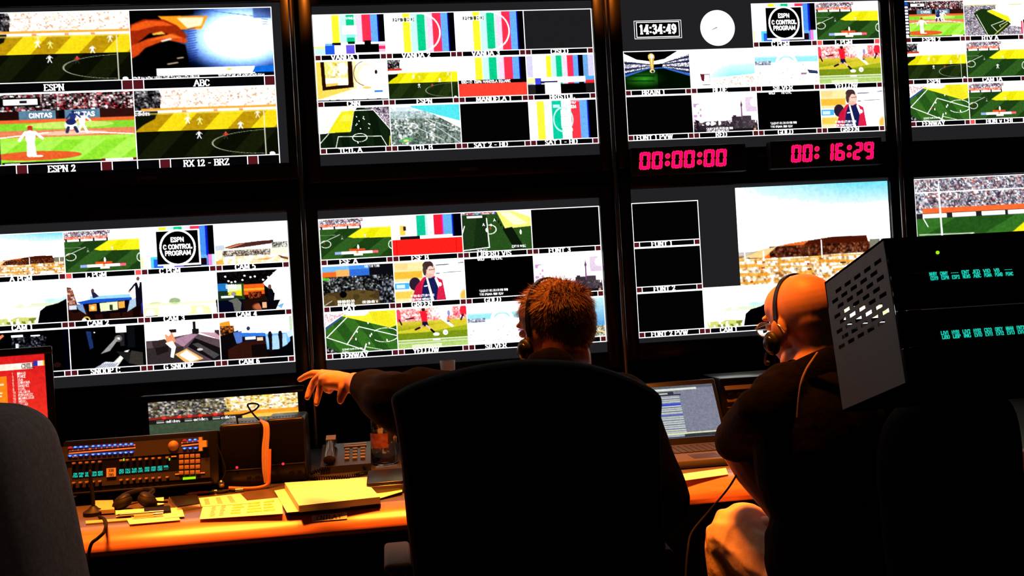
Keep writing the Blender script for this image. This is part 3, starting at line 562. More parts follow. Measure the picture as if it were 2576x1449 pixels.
def pic_coach():
    p = Pic(320, 180, WH, 24); p.poly([(0, 0), (.42, 0), (.38, 1), (0, 1)], (255, 222, 160)); p.rect(0, .25, .4, .42, (250, 180, 70)); p.rect(.02, .05, .2, .2, (255, 205, 140)); p.rect(0, .5, .22, .72, WH); p.rect(0, .52, .21, .68, (80, 170, 235)); p.rect(.03, .56, .15, .65, (205, 235, 250)); p.rect(0, .74, .25, .9, (255, 195, 90)); p.ell(.29, .56, .08, .16, (55, 40, 60)); p.line(.6, .13, .78, .12, .012, (70, 75, 100)); p.line(.6, .33, .64, .33, .016, (120, 125, 140)); p.line(.7, .32, .95, .31, .010, (120, 125, 145)); p.line(.92, .1, 1, .09, .012, (90, 95, 120)); p.ell(1, .92, .1, .2, (255, 180, 90), 1, .6)
    p.poly([(.42, .40), (.56, .38), (.68, .50), (.72, 1), (.22, 1), (.30, .62)], (205, 45, 80)); p.poly([(.30, .62), (.38, .5), (.36, 1), (.24, 1)], (185, 35, 70)); p.poly([(.45, .42), (.58, .42), (.62, .62), (.58, 1), (.36, 1), (.40, .6)], (35, 40, 90)); p.poly([(.45, .42), (.47, .40), (.55, 1), (.51, 1)], WH); p.poly([(.59, .40), (.57, .45), (.62, .7), (.63, .55)], WH); p.line(.42, .63, .46, .62, .012, WH); p.ell(.64, .6, .025, .05, (235, 235, 245))
    p.ell(.50, .24, .085, .20, (225, 175, 160)); p.ell(.485, .12, .075, .11, (75, 55, 55)); p.ell(.435, .24, .025, .13, (85, 65, 60)); p.ell(.52, .27, .05, .13, (240, 195, 178)); p.line(.5, .235, .58, .225, .008, (120, 90, 90)); p.ell(.53, .37, .04, .04, (225, 175, 160))
    p.text('11:20:40:07.00:10:00', .22, .88, .05, WH, heavy=1.5, maxw=.55); p.text('1020 PGM MENU100', .2, .97, .05, WH, heavy=1.5, maxw=.45)
    return p
def pic_carpark(w=320, h=180, wide=False):
    p = Pic(w, h, WH, 25); s = .0
    p.grad(0, (110, 205, 228), .30, (250, 253, 255)); q = np.clip(1 - p.u * 1.3, 0, 1)[..., None] * (p.v < .3)[..., None]; p.a = p.a * (1 - q * .75) + 255 * q * .75; p.rect(0, .3, 1, .74, WH); p.crowd(p.v > .70, [(255, 235, 200), WH, (235, 175, 95), WH, (200, 125, 45), (150, 110, 70), (255, 235, 200), WH], 46 if not wide else 60)
    for k, v in enumerate((.755, .80, .835, .90, .975)): p.put((abs(p.v - v - .012 * np.sin(p.u * 7 + 2 * k) - .02 * (p.u - .5)) < (.008, .014, .006, .016, .012)[k]) & (p.cloud(14) > .3), (232, 150, 40), .75)
    for k in range(26 if wide else 12):
        u, v = p.r.rand(), .76 + .22 * p.r.rand(); p.rect(u, v, u + .02 + .02 * p.r.rand(), v + .012 + .01 * p.r.rand(), [(255, 255, 255), (60, 35, 25), (250, 245, 235), (190, 60, 30), (110, 70, 50)][k % 5])
    p.poly([(.02, .73), (.1, .66), (.32, .60), (.62, .55), (.84, .555), (.86, .70), (.5, .74)], (80, 32, 16)); p.poly([(.04, .72), (.1, .66), (.32, .60), (.46, .58), (.34, .70), (.2, .74)], (225, 110, 45)); p.poly([(.02, .73), (.1, .66), (.3, .61), (.18, .70)], (255, 225, 180)); p.crowd((p.v > .62) & (p.v < .73) & (p.u > .2) & (p.u < .86), [(75, 32, 18), (40, 22, 14), (105, 48, 24), (60, 34, 22), (160, 110, 80)], 80); p.rect(0, .66, .14, .72, (120, 110, 100), .5); p.rect(.86, .60, 1, .7, (90, 90, 70), .8); p.poly([(.02, .72), (.15, .65), (.25, .62), (.16, .73)], (255, 200, 140))
    for u, v in ((.54, .58), (.16, .66), (.93, .52), (.04, .66)): p.line(u, v, u, .76, .006, (245, 240, 235))
    return p
def pic_stadium_far():
    p = Pic(320, 180, WH, 26); p.grad(0, (235, 250, 252), .3, WH, .6, 1); p.poly([(.13, .58), (.3, .50), (.6, .46), (.80, .45), (.80, .53), (.5, .58), (.2, .62)], (85, 52, 45)); p.poly([(.13, .6), (.3, .52), (.42, .50), (.2, .61)], (210, 120, 90)); p.crowd((p.v > .50) & (p.v < .64) & (p.u > .78), [(60, 70, 60), (150, 150, 140), (220, 215, 205)], 60); p.rect(0, .52, .13, .64, (190, 200, 215)); p.rect(0, .64, 1, 1, (255, 235, 205)); p.poly([(.2, .66), (.5, .62), (.52, .68), (.3, .7)], (215, 230, 190)); p.crowd((p.v > .66) & (p.v < .80) & (p.u > .1) & (p.u < .75), [(45, 40, 40), (90, 80, 75), (210, 200, 190), (140, 120, 105), (235, 225, 210)], 70)
    p.crowd((p.v > .80), [(255, 225, 180), (255, 240, 215), (250, 205, 140), WH], 26); p.poly([(.0, .9), (.1, .86), (.12, 1), (0, 1)], (250, 170, 80)); p.poly([(.85, .82), (1, .9), (1, .95), (.9, .9)], (120, 80, 50)); p.poly([(.5, .9), (.8, .87), (.7, .93)], (230, 165, 90))
    return p
def pic_mist(sil=True):
    p = Pic(320, 180, WH, 27); c = p.cloud(9); p.a -= (np.exp(-((p.v - (.47 if sil else .34)) / .09) ** 2) * (.3 + .9 * c) * (.3 + p.u))[..., None] * np.array((75, 20, 28.)); p.put((abs(p.v - .56) < .045) & (p.cloud(20) > .35) & (p.u > .2), (215, 228, 180), .8)
    p.grad(.62, (252, 252, 238), 1, (252, 252, 215))
    if sil:
        p.put((p.v > .82 + .12 * abs(p.u - .35)) & (p.cloud(26) > .3) & (p.u > .05), (200, 205, 120)); p.put((p.v > .85) & (p.cloud(30) > .55) & (p.u > .2) & (p.u < .65), (125, 135, 60)); p.poly([(.60, 1.01), (.64, .70), (.72, .60), (.88, .54), (1, .44), (1.01, 1.01)], (6, 5, 12))
    else:
        p.a = p.a * .6 + 255 * .4; p.ell(.42, .65, .09, .09, (140, 165, 120), .9, .5); p.ell(.16, .68, .1, .04, (195, 205, 130), .8, .6); p.rect(0, .68, 1, .75, (232, 236, 175), .6); p.put((p.v > .78) & (p.cloud(12) > .5), (225, 225, 120), .55); p.poly([(.97, .7), (1, .62), (1, 1), (.98, 1)], (20, 18, 25)); p.rect(.02, .97, .18, 1, (40, 40, 45))
    return p
def pic_desk_studio():
    p = Pic(320, 180, WH, 28); p.rect(0, .6, 1, 1, (28, 12, 10)); p.put((p.v > .62) & (p.cloud(10) > .5), (52, 24, 18)); p.poly([(0, .18), (.06, .2), (.12, .55), (.1, .7), (0, .7)], (120, 60, 50)); p.crowd(p.inpoly([(0, .2), (.08, .25), (.13, .6), (0, .62)]), [(150, 80, 60), (70, 40, 40), (215, 180, 160)], 40); p.poly([(.12, .55), (.3, .5), (.5, .49), (.85, .50), (.85, .58), (.55, .6), (.2, .62)], (40, 90, 190)); p.poly([(.3, .42), (.82, .42), (.84, .5), (.5, .5), (.3, .5)], (150, 205, 245)); p.poly([(.2, .6), (.82, .56), (.78, .84), (.3, .86)], (16, 12, 26)); p.poly([(.28, .62), (.38, .61), (.38, .78), (.28, .78)], (245, 150, 60)); p.ell(.33, .7, .03, .05, (255, 210, 150)); p.poly([(.42, .60), (.66, .58), (.66, .78), (.43, .80)], (225, 240, 185)); p.rect(.55, .65, .59, .78, (60, 70, 50)); p.poly([(.67, .59), (.75, .58), (.75, .74), (.67, .75)], (245, 165, 80)); p.rect(.02, .62, .12, .72, (205, 215, 240)); p.poly([(.12, .62), (.2, .6), (.24, .85), (.14, .72)], (120, 150, 190)); p.poly([(.82, .58), (.92, .5), (.9, .72), (.78, .84)], (165, 190, 215)); p.poly([(.96, .5), (1, .5), (1, .95), (.97, .9)], (50, 50, 130))
    p.ell(.34, .30, .022, .05, (90, 70, 80)); p.poly([(.32, .33), (.37, .34), (.42, .44), (.34, .48)], (50, 45, 75)); p.ell(.945, .07, .022, .05, (120, 85, 75)); p.poly([(.9, .16), (1.0, .15), (1.0, .5), (.96, .72), (.90, .72), (.90, .4)], (24, 20, 34)); p.poly([(.93, .16), (.965, .16), (.95, .3)], WH); p.line(.9, .2, .82, .36, .022, (30, 25, 45)); p.ell(.82, .37, .015, .025, (200, 150, 130)); p.ring(.24, .97, .04, .06, .01, (230, 190, 90)); p.ell(.21, .98, .03, .04, (230, 225, 230))
    return p
def pic_floor_studio():
    p = Pic(320, 180, (16, 13, 14), 29); p.crowd(p.v < .32, [(10, 8, 8), (22, 18, 18), (14, 12, 14), (36, 30, 28)], 40); p.poly([(.85, 0), (1, 0), (1, 1), (.74, 1), (.78, .6), (.62, .35)], (255, 255, 235)); p.poly([(.74, .35), (.84, .2), (.85, .6), (.78, .62)], WH); p.rect(0, .30, .34, .72, (40, 60, 40)); p.rect(0, .30, .14, .48, (45, 120, 185)); p.rect(.14, .34, .33, .52, (215, 235, 190)); p.poly([(.16, .5), (.33, .48), (.33, .62), (.14, .58)], (230, 215, 40)); p.text('ESPN', .12, .42, .08, WH, heavy=1.3); p.rect(.05, .6, .22, .65, (225, 235, 240)); p.rect(.33, .32, .37, .7, (50, 80, 40)); p.rect(.36, .35, .64, .64, (235, 100, 35)); p.rect(.36, .45, .64, .5, (255, 165, 60)); p.rect(.36, .6, .64, .66, (60, 22, 12)); p.crowd((p.u > .42) & (p.u < .6) & (p.v > .54) & (p.v < .72), [(40, 25, 20), (200, 90, 40), (20, 15, 15)], 70)
    p.rect(0, .7, .34, 1, (14, 16, 40)); p.poly([(.34, .72), (.66, .66), (.75, 1), (.34, 1)], (42, 24, 18)); p.ell(.55, .9, .1, .1, (180, 105, 70), 1, .7); p.poly([(.55, .78), (.85, .76), (.78, 1), (.6, 1)], (16, 12, 22)); p.rect(.6, .8, .66, .94, (235, 170, 130)); p.ell(.22, .56, .035, .05, (150, 140, 140)); p.poly([(.14, .72), (.26, .66), (.32, .78), (.3, 1), (.22, 1), (.2, .78)], (105, 108, 100)); p.ell(.715, .44, .024, .06, (110, 85, 80)); p.poly([(.68, .5), (.74, .48), (.765, .56), (.75, .78), (.69, .76), (.69, .6)], (20, 20, 30)); p.poly([(.8, .9), (.9, .84), (.86, .98)], (120, 170, 220))
    for u, v in ((.12, .14), (.38, .14), (.46, .18), (.52, .17), (.16, .25), (.2, .28), (.25, .27), (.35, .24), (.63, .26), (.78, .12), (.7, .2)): p.ell(u, v, .014, .022, WH)
    return p
def pic_jib():
    p = Pic(320, 180, (8, 8, 11), 30); p.poly([(.22, .10), (.29, .12), (.31, .5), (.26, .54)], (40, 60, 105)); p.rect(.29, .14, .34, .3, (12, 14, 20)); p.rect(.32, .13, .34, .16, (220, 220, 225)); p.rect(.61, .0, .75, .18, WH); p.rect(.66, .18, .72, .5, (45, 45, 48)); p.ell(.64, .32, .05, .08, (110, 105, 105)); p.rect(.62, .3, .66, .35, WH); p.rect(.76, .05, .86, .55, (20, 24, 28)); p.poly([(.40, .66), (.62, .28), (.64, .34), (.52, .6)], (150, 148, 145)); p.poly([(.48, 1), (.72, .62), (.78, .6), (.6, 1)], (215, 215, 195)); p.poly([(.52, 1), (.74, .62), (.76, .62), (.56, 1)], WH); p.poly([(.3, 1), (.45, .85), (.62, .88), (.6, 1)], (205, 210, 220))
    for k in range(8): p.line(.34 + .03 * k, .99, .40 + .03 * k, .9, .006, (90, 95, 120))
    p.poly([(.6, .62), (.78, .66), (.92, .68), (.9, 1), (.75, .9)], (40, 38, 36)); p.poly([(.8, .62), (.95, .68), (.95, 1), (.76, .92)], (62, 58, 54))
    return p
def pic_dark_studio():
    p = Pic(320, 180, (8, 7, 9), 31); p.poly([(0, .2), (.14, .06), (.16, .1), (.02, .3)], (225, 130, 90)); p.rect(0, .35, .02, .5, (200, 110, 80)); p.rect(.25, .1, .4, .22, (240, 245, 255)); p.rect(.5, .12, .62, .2, WH); p.crowd((p.u > .25) & (p.u < .7) & (p.v > .15) & (p.v < .5), [(8, 8, 10), (20, 22, 30), (8, 8, 9), (120, 125, 140), (10, 10, 12), (15, 15, 18)], 50); p.ell(.38, .5, .08, .12, (150, 130, 120), .5, .8); p.rect(.3, .30, .34, .55, (210, 215, 225)); p.rect(.92, 0, 1, 1, (6, 6, 24)); p.ell(.82, .85, .05, .06, (45, 25, 25))
    return p
def pic_lounge():
    p = Pic(320, 180, WH, 32); p.poly([(0, .42), (.3, .42), (.4, .36), (.66, .30), (1, .5), (1, 1), (0, 1)], (96, 80, 86)); p.poly([(.35, .44), (.62, .30), (.7, .34), (.58, .5), (.5, .62)], (165, 130, 150)); p.put((p.v > .6) & (p.u < .5), (62, 54, 56)); p.rect(.08, .0, .1, .4, (235, 225, 225)); p.poly([(.08, .44), (.26, .40), (.30, .6), (.14, .68), (.1, .6)], (64, 52, 52)); p.poly([(.12, .6), (.30, .56), (.30, .70), (.14, .78)], (38, 32, 33)); p.rect(.32, .18, .42, .26, (40, 34, 38)); p.poly([(.26, .3), (.36, .25), (.4, .45), (.34, .62), (.28, .48)], (240, 150, 110)); p.ell(.31, .27, .03, .06, (245, 235, 235)); p.poly([(.26, .5), (.36, .46), (.40, .60), (.36, .86), (.32, .84), (.34, .64)], (250, 240, 235)); p.poly([(.56, .62), (.66, .42), (1, .70), (1, .95), (.9, 1)], (28, 24, 27)); p.poly([(.62, .56), (.70, .54), (.98, .86), (.9, .94)], (82, 78, 80)); p.ell(.72, .7, .04, .03, (205, 200, 200)); p.rect(.64, .0, .68, .3, (30, 26, 30)); p.rect(.63, .2, .72, .32, (34, 30, 34)); p.poly([(.38, .78), (.54, .66), (.76, .92), (.62, 1), (.52, 1)], (250, 175, 110)); p.poly([(.44, .80), (.54, .70), (.7, .92), (.58, .98)], (255, 245, 225)); p.rect(.93, .26, 1, .42, (70, 50, 60)); p.poly([(.7, .28), (.94, .32), (1, .42), (1, .5)], (190, 150, 165))
    return p
def pic_blue_studio():
    p = Pic(320, 180, (20, 13, 14), 33); p.rect(0, .0, 1, .42, WH); p.poly([(0, .1), (.14, .06), (.16, .3), (.12, .45), (0, .5)], (240, 150, 50)); p.crowd((p.u < .2) & (p.v > .18) & (p.v < .5), [(60, 35, 25), (225, 130, 50), (30, 20, 20), (120, 80, 60)], 40); p.poly([(0, .42), (.25, .3), (.3, .7), (.15, .8), (0, .75)], (20, 16, 20)); p.poly([(.18, .35), (.3, .32), (.30, .6), (.22, .62)], (90, 120, 190)); p.rect(.62, .42, .95, .8, (120, 175, 235)); p.poly([(.62, .5), (.9, .45), (.92, .8), (.66, .82)], (165, 205, 245)); p.poly([(.26, .36), (.62, .40), (.62, .50), (.3, .46)], (60, 120, 210)); p.poly([(.3, .46), (.62, .48), (.60, .60), (.34, .6)], (30, 30, 50)); p.rect(.34, .47, .48, .54, (250, 245, 235)); p.rect(.5, .5, .58, .58, (245, 200, 160)); p.ell(.39, .27, .025, .05, (60, 60, 85)); p.poly([(.3, .58), (.62, .6), (.64, 1), (.1, 1), (.1, .75)], (60, 30, 22)); p.poly([(.42, .68), (.62, .66), (.64, .96), (.42, .96)], (26, 16, 16)); p.rect(.95, 0, 1, .4, (150, 190, 130), .6)
    for u in (.68, .82): p.ell(u, .42, .025, .05, (30, 28, 40)); p.poly([(u - .03, .45), (u + .03, .44), (u + .025, .62), (u + .02, .85), (u - .02, .85), (u - .02, .6)], (22, 22, 38))
    p.poly([(.74, .85), (.9, .72), (1, .55), (1, 1), (.74, 1)], (12, 12, 20)); p.poly([(.9, .4), (1, .36), (1, .5), (.93, .55)], (200, 225, 240))
    return p
def pic_press_room():
    p = Pic(320, 180, (60, 50, 30), 34); p.rect(0, 0, 1, .2, (80, 140, 225)); p.poly([(0, .02), (.38, .0), (.38, .16), (0, .2)], (120, 175, 245)); p.rect(0, .16, .22, .36, (240, 110, 40)); p.rect(.2, .12, .4, .4, (240, 170, 100)); p.ell(.44, .26, .05, .12, (255, 200, 120)); p.rect(.38, .12, .66, .3, (60, 110, 200)); p.rect(.66, .0, 1, .5, (22, 24, 30)); p.crowd((p.v > .28) & (p.v < .72), [(14, 14, 16), (35, 34, 36), (18, 17, 18), (190, 200, 205), (60, 58, 55), (24, 22, 22), (110, 115, 115), (12, 12, 12)], 46); p.rect(0, .30, .1, .36, (90, 190, 60)); p.poly([(0, .72), (.2, .66), (.5, .62), (.8, .70), (1, .9), (1, 1), (0, 1)], (98, 82, 48)); p.put((p.v > .66) & (p.cloud(9) > .55) & (p.u < .8), (80, 66, 38)); p.crowd((p.u > .78) & (p.v > .4), [(14, 14, 18), (45, 48, 55), (20, 20, 24), (160, 165, 175)], 40); p.line(0, .98, .12, .86, .008, (200, 190, 170))
    p.ell(.28, .72, .05, .08, (14, 13, 14)); p.text('HD 108 1080', .6, .09, .05, WH, heavy=1.3); p.text('00:00:00:00', .2, .92, .06, WH, heavy=1.4); p.text('01:00:00:00', .2, 1, .06, WH, heavy=1.4); p.text('00:20:40 V', .54, .96, .06, WH, heavy=1.4)
    return p
def pic_blue_bay():
    p = Pic(320, 180, (90, 170, 225), 35); p.grad(0, (190, 235, 248), .7, (95, 150, 205)); p.crowd(p.v > .72, [(210, 205, 180), (120, 115, 95), (235, 230, 210), (160, 150, 120), (80, 85, 80)], 70); p.line(.6, .72, 1, .9, .02, (225, 205, 150))
    return p
def pic_crowd_ads(w=480, h=174):
    p = Pic(w, h, (30, 30, 30), 36); m = p.v < .30
    p.crowd(m, [(45, 45, 50), (130, 120, 70), (190, 185, 180), (30, 30, 34), (90, 80, 66), (60, 60, 64), (225, 220, 210), (110, 100, 90)], 66); p.crowd(m & (p.u >= .50 + .05 * p.cloud(12)), [WH, (255, 225, 120), (255, 190, 60), (250, 245, 230), (200, 140, 60), (255, 235, 160), WH, (140, 100, 66)], 66); p.rect(0, .29, 1, .34, (140, 50, 40)); p.rect(.5, .28, 1, .35, (255, 150, 50))
    for u in (.1, .2, .27, .34, .44): p.ell(u, .31, .014, .03, (250, 60, 50))
    p.rect(0, .34, .62, .42, (36, 36, 34)); p.rect(.62, .35, 1, .42, (255, 190, 90))
    for u in (.05, .235, .42):
        p.text('adidas', u + .06, .405, .045, WH, heavy=1.15)
        for k in range(3): p.rect(u, .36 + .016 * k, u + .05, .369 + .016 * k, (210, 210, 205))
    p.grad(.42, (74, 88, 70), 1, (58, 70, 54))
    return p
def pic_lineup():
    p = Pic(640, 366, (215, 52, 45), 37); p.grad(0, (200, 40, 42), 1, (232, 74, 50)); t = lambda x: .66 + .34 * x
    p.rect(0, .075, t(.76), .135, (255, 225, 205)); p.text('CHILE', t(.55), .128, .042, (60, 45, 45), serif=True, heavy=1.0); p.rect(t(.78), .065, t(.86), .115, (45, 65, 165)); p.rect(t(.86), .065, t(.99), .115, (240, 218, 210)); p.rect(t(.96), .065, t(.99), .115, (220, 200, 60)); p.rect(t(.04), .19, t(.25), 1, (250, 130, 35)); p.text('HONDURAS', .45, .16, .03, (255, 235, 215), heavy=1.2)
    for v in (.26, .34, .37): p.rect(t(0), v, t(.19 - .4 * (v - .26)), v + .016, (255, 225, 190))
    for k, (n, w_) in enumerate((('1', 'BRAVO'), ('3', 'PONCE'), ('4', 'ISLA'), ('6', 'CARMONA'), ('7', 'SANCHEZ'), ('8', 'VIDAL'), ('10', 'VALDIVIA'), ('14', 'FERNANDEZ'), ('15', 'BEAUSEJOUR'), ('17', 'MEDEL'), ('18', 'MILLAR'))):
        p.text(n, t(.36), .185 + .030 * k, .022, (255, 215, 200), heavy=1.3); p.text(w_, t(.46), .185 + .030 * k, .022, (255, 225, 215), heavy=1.3)
    return p
def pic_editor():
    p = Pic(400, 300, (122, 124, 138), 38); p.rect(0, 0, 1, .06, (95, 98, 108)); p.rect(0, .05, .80, .09, (200, 208, 190)); p.rect(0, .11, .52, .16, (60, 62, 72)); p.rect(0, .13, .45, .155, (185, 190, 170))
    m = (p.u < .56 + .0 * p.v) & (p.v > .18)
    for k in range(40):
        v = .18 + .0205 * k; c = [(196, 204, 170), (150, 155, 175), (205, 212, 195), (112, 118, 140)][k % 4]
        if k in (8, 9, 18): c = (50, 75, 200)
        p.rect(0, v, .58, v + .014, c)
    p.rect(0, .16, .6, .19, (60, 64, 78)); p.rect(0, .90, 1, .925, (205, 210, 160)); p.rect(0, .93, 1, .99, (60, 64, 70)); p.rect(0, .93, .55, .97, (150, 156, 170)); p.rect(0, .97, .3, 1, (60, 85, 200))
    return p

def finish_picture(p):
    """grain, camera contrast, blown highlights; two paint samples per mesh vertex"""
    a = np.clip(p.a, 0, 255) / 255
    if min(p.w, p.h) < 20: return a
    q = Pic(p.w, p.h, seed=5); tex = (.5 * q.cloud(60) + .5 * q.cloud(130) - .5) * .26
    a = a * (1 + tex * (1 - a.mean(-1)) ** .35)[..., None]
    a = np.clip((a - .035) * 1.13, 0, 1); a = a * .7 + .3 * (3 * a * a - 2 * a ** 3)
    h, w = a.shape[0] // 2, a.shape[1] // 2
    return a[:2 * h, :2 * w].reshape(h, 2, w, 2, 3).mean((1, 3))
def picture(name, p, parent, a, b, c, d, label=None):
    """p painted on the quad a (top left) b (top right) c (bottom right) d (bottom left)"""
    a, b, c, d = (Vector(q) - wloc(parent) for q in (a, b, c, d))
    s = finish_picture(p); h, w = s.shape[:2]
    A, B, Cc, D = (np.array(q) for q in (a, b, c, d))
    u, v = np.meshgrid(np.arange(w) / (w - 1), np.arange(h) / (h - 1)); u = u[..., None]; v = v[..., None]
    co = ((A * (1 - u) + B * u) * (1 - v) + (D * (1 - u) + Cc * u) * v).reshape(-1, 3).astype(np.float32)
    me = bpy.data.meshes.new(name)
    me.vertices.add(w * h); me.vertices.foreach_set('co', co.ravel())
    j, i = np.meshgrid(np.arange(h - 1), np.arange(w - 1), indexing='ij')
    q = np.stack([j * w + i, (j + 1) * w + i, (j + 1) * w + i + 1, j * w + i + 1], -1).reshape(-1, 4).astype(np.int32); nf = len(q)
    me.loops.add(nf * 4); me.loops.foreach_set('vertex_index', q.ravel()); me.polygons.add(nf); me.polygons.foreach_set('loop_start', np.arange(0, nf * 4, 4, dtype=np.int32))
    me.update(calc_edges=True)
    L = np.where(s <= 0.04045, s / 12.92, ((s + 0.055) / 1.055) ** 2.4)
    mn = L.min(-1, keepdims=True); L = L * (1 + 1.8 * np.clip((mn - .8) / .2, 0, 1))
    rgba = np.concatenate([L, np.ones(L.shape[:2] + (1,))], -1).astype(np.float32)
    me.attributes.new('picture', 'FLOAT_COLOR', 'POINT').data.foreach_set('color', rgba.ravel())
    me.materials.append(M_picture)
    o = bpy.data.objects.new(name, me); put(o, parent)
    return tag(o, label)
# ------------------------------------------------------------------ the room
S = G().mm((-4.2, -5.5, -0.05), (6.0, 0.45, 0.0)).obj('floor', M['carpet'], kind='structure')
S = G().mm((-4.2, 0.35, 0.0), (6.0, 0.45, 3.3)).obj('wall_front', M['wall'], kind='structure')
S = G().mm((-4.3, -5.5, 0.0), (-4.2, 0.45, 3.3)).obj('wall_left', M['wall'], kind='structure')
S = G().mm((6.0, -5.5, 0.0), (6.1, 0.45, 3.3)).obj('wall_right', M['wall'], kind='structure')

# ------------------------------------------------------------------ the wall monitors
def shell(name, X0, X1, Zt, Zb, label, logo=True, bez=0.047, chin=0.062):
    """bezel, back and screen panel of one monitor; the glass is the plane y = 0"""
    r = thing(name, label, 'monitor', ((X0 + X1) / 2, 0.03, Zb - chin), 'monitors on the video wall')
    g = G()
    out = (X0 - bez, X1 + bez, Zb - chin, Zt + bez)
    def bar(a, b): g.mm(a, b, 0.006, 2)
    bar((out[0], -0.014, out[2]), (X0, 0.05, out[3])); bar((X1, -0.014, out[2]), (out[1], 0.05, out[3]))
    bar((X0 - .002, -0.0135, Zt), (X1 + .002, 0.05, out[3])); bar((X0 - .002, -0.0135, out[2]), (X1 + .002, 0.05, Zb))
    g.obj('bezel', M['gloss_black'], r)
    G().mm((out[0] + .03, 0.05, out[2] + .03), (out[1] - .03, 0.13, out[3] - .03), 0.01).obj('back_housing', M['black'], r)
    G().mm(((X0 + X1) / 2 - .2, 0.13, Zb + .15), ((X0 + X1) / 2 + .2, 0.349, Zt - .15), .004).obj('wall_bracket', M['dark_metal'], r)
    if logo:
        g = G(); letters(g, 'SAMSUNG', ((X0 + X1) / 2 + .02, -0.0146, Zb - .040), (1, 0, 0), (0, 0, 1), 0.011, serif=False)
        g.obj('brand_lettering', M['logo'], r, smooth=0)
    return r
M['logo'] = mat('faint_silver_print', (0.10, 0.10, 0.11), 0.6)
def rect_on(g, x0, z0, x1, z1, y): g.quad((x0, y, z0), (x1, y, z0), (x1, y, z1), (x0, y, z1))
def frame_on(g, x0, z0, x1, z1, y, t):
    rect_on(g, x0, z0, x1, z0 + t, y); rect_on(g, x0, z1 - t, x1, z1, y); rect_on(g, x0, z0, x0 + t, z1, y); rect_on(g, x1 - t, z0, x1, z1, y)
T = 0.0034
def cell(r, lines, dark, x0, x1, zt, zb, pic, cap, plabel, strip=0.128, tl=(0, 1), lit=(), capx=0.5, inset=None, shown=True):
    """one feed: picture on top, caption strip with two tally lamps beneath"""
    h = zt - zb; zs = zb + h * strip
    p = picture('feed_picture', pic, r, (x0, -0.0008, zt), (x1, -0.0008, zt), (x1, -0.0008, zs), (x0, -0.0008, zs), plabel)
    gs = G(); rect_on(gs, x0, zb, x1, zs, -0.0009); gs.obj('caption_strip', M['strip'], p, smooth=0)
    frame_on(lines, x0 - T / 2, zb, x1 + T / 2, zt, -0.0026, T)
    rect_on(lines, x0, zs - T / 2, x1, zs + T / 2, -0.0026)
    sh = zs - zb; ins = inset if inset is not None else 0
    for k, side in enumerate((-1, 1)):
        if k not in tl: continue
        s0 = x0 + ins if side < 0 else x1 - sh - ins
        g = G(); rect_on(g, s0 + T * .6, zb + T, s0 + sh - T * .2, zs - T * .5, -0.0018)
        on = k in lit
        g.obj('tally_light', M['tally_on'] if on else M['tally'], p, smooth=0, label='lit bright red tally light' if on else None)
        e = s0 + sh if side < 0 else s0
        rect_on(lines, e - T / 2, zb, e + T / 2, zs, -0.0027)
        if ins: 
            e = s0 if side < 0 else s0 + sh
            rect_on(lines, e - T / 2, zb, e + T / 2, zs, -0.0027)
    if cap:
        g = G(); letters(g, cap, (x0 + (x1 - x0) * capx, -0.0034, zb + sh * (.13 if sh < .03 else .20)), (1, 0, 0), (0, 0, 1), sh * (.84 if sh < .03 else .58), heavy=1.3 if sh < .03 else 1.15, maxw=(x1 - x0) * .55)
        g.obj('caption', M['white'], p, smooth=0)
    return p
def quadfit(TL, TR, BL, BR):
    a, b, c, d = (at(q[0], q[1], 0.0) for q in (TL, TR, BL, BR))
    return (a.x + c.x) / 2, (b.x + d.x) / 2, (a.z + b.z) / 2, (c.z + d.z) / 2
def screen(r, X0, X1, Zt, Zb, m='panel_grey'):
    g = G(); rect_on(g, X0, Zb, X1, Zt, 0.0); g.obj('screen_panel', M[m], r, smooth=0)
def finish(r, lines, dark):
    lines.obj('grid_lines', M['white'], r, smooth=0)
M['strip'] = emit('caption_black', (5, 5, 7))
SW, SH = 1.018, 0.573
def multiview(label, X0, X1, Zt, Zb, feeds, top=None, skip=(), dimpanel='panel_grey'):
    """three rows of four feeds"""
    zt = Zt + 0.030; zb = zt - SH
    r = shell('video_monitor', X0 - .002, X1 + .003, zt, zb, label); screen(r, X0 - .002, X1 + .003, zt, zb, dimpanel)
    lines, dark = G(), G(); w = (X1 - X0) / 4; h = (Zt - Zb) / 3
    for j in range(3):
        for i in range(4):
            f = feeds[j][i]
            if f is None: continue
            pic, cap, pl = f[:3]; lit = f[3] if len(f) > 3 else ()
            cell(r, lines, dark, X0 + i * w, X0 + (i + 1) * w, Zt - j * h, Zt - (j + 1) * h, pic, cap, pl, lit=lit, capx=f[4] if len(f) > 4 else .42)
    return r, lines, dark

BARS = 'vertical colour bar test pattern'
wide = pic_wide_match(); wideb = pic_wide_match(bright=True, adv=False, light=True); side = pic_side_match(); side0 = pic_side_match(False); corner = pic_corner_match(); card = pic_bars('card'); ident = pic_bars('ident'); sea = pic_seaside(); kick = pic_kick(); sky = pic_skyline(); coach = pic_coach(); gold = pic_gold(); black = pic_black(); dim = pic_black((30, 30, 32)); cpark = pic_carpark(); mist1 = pic_mist(True)

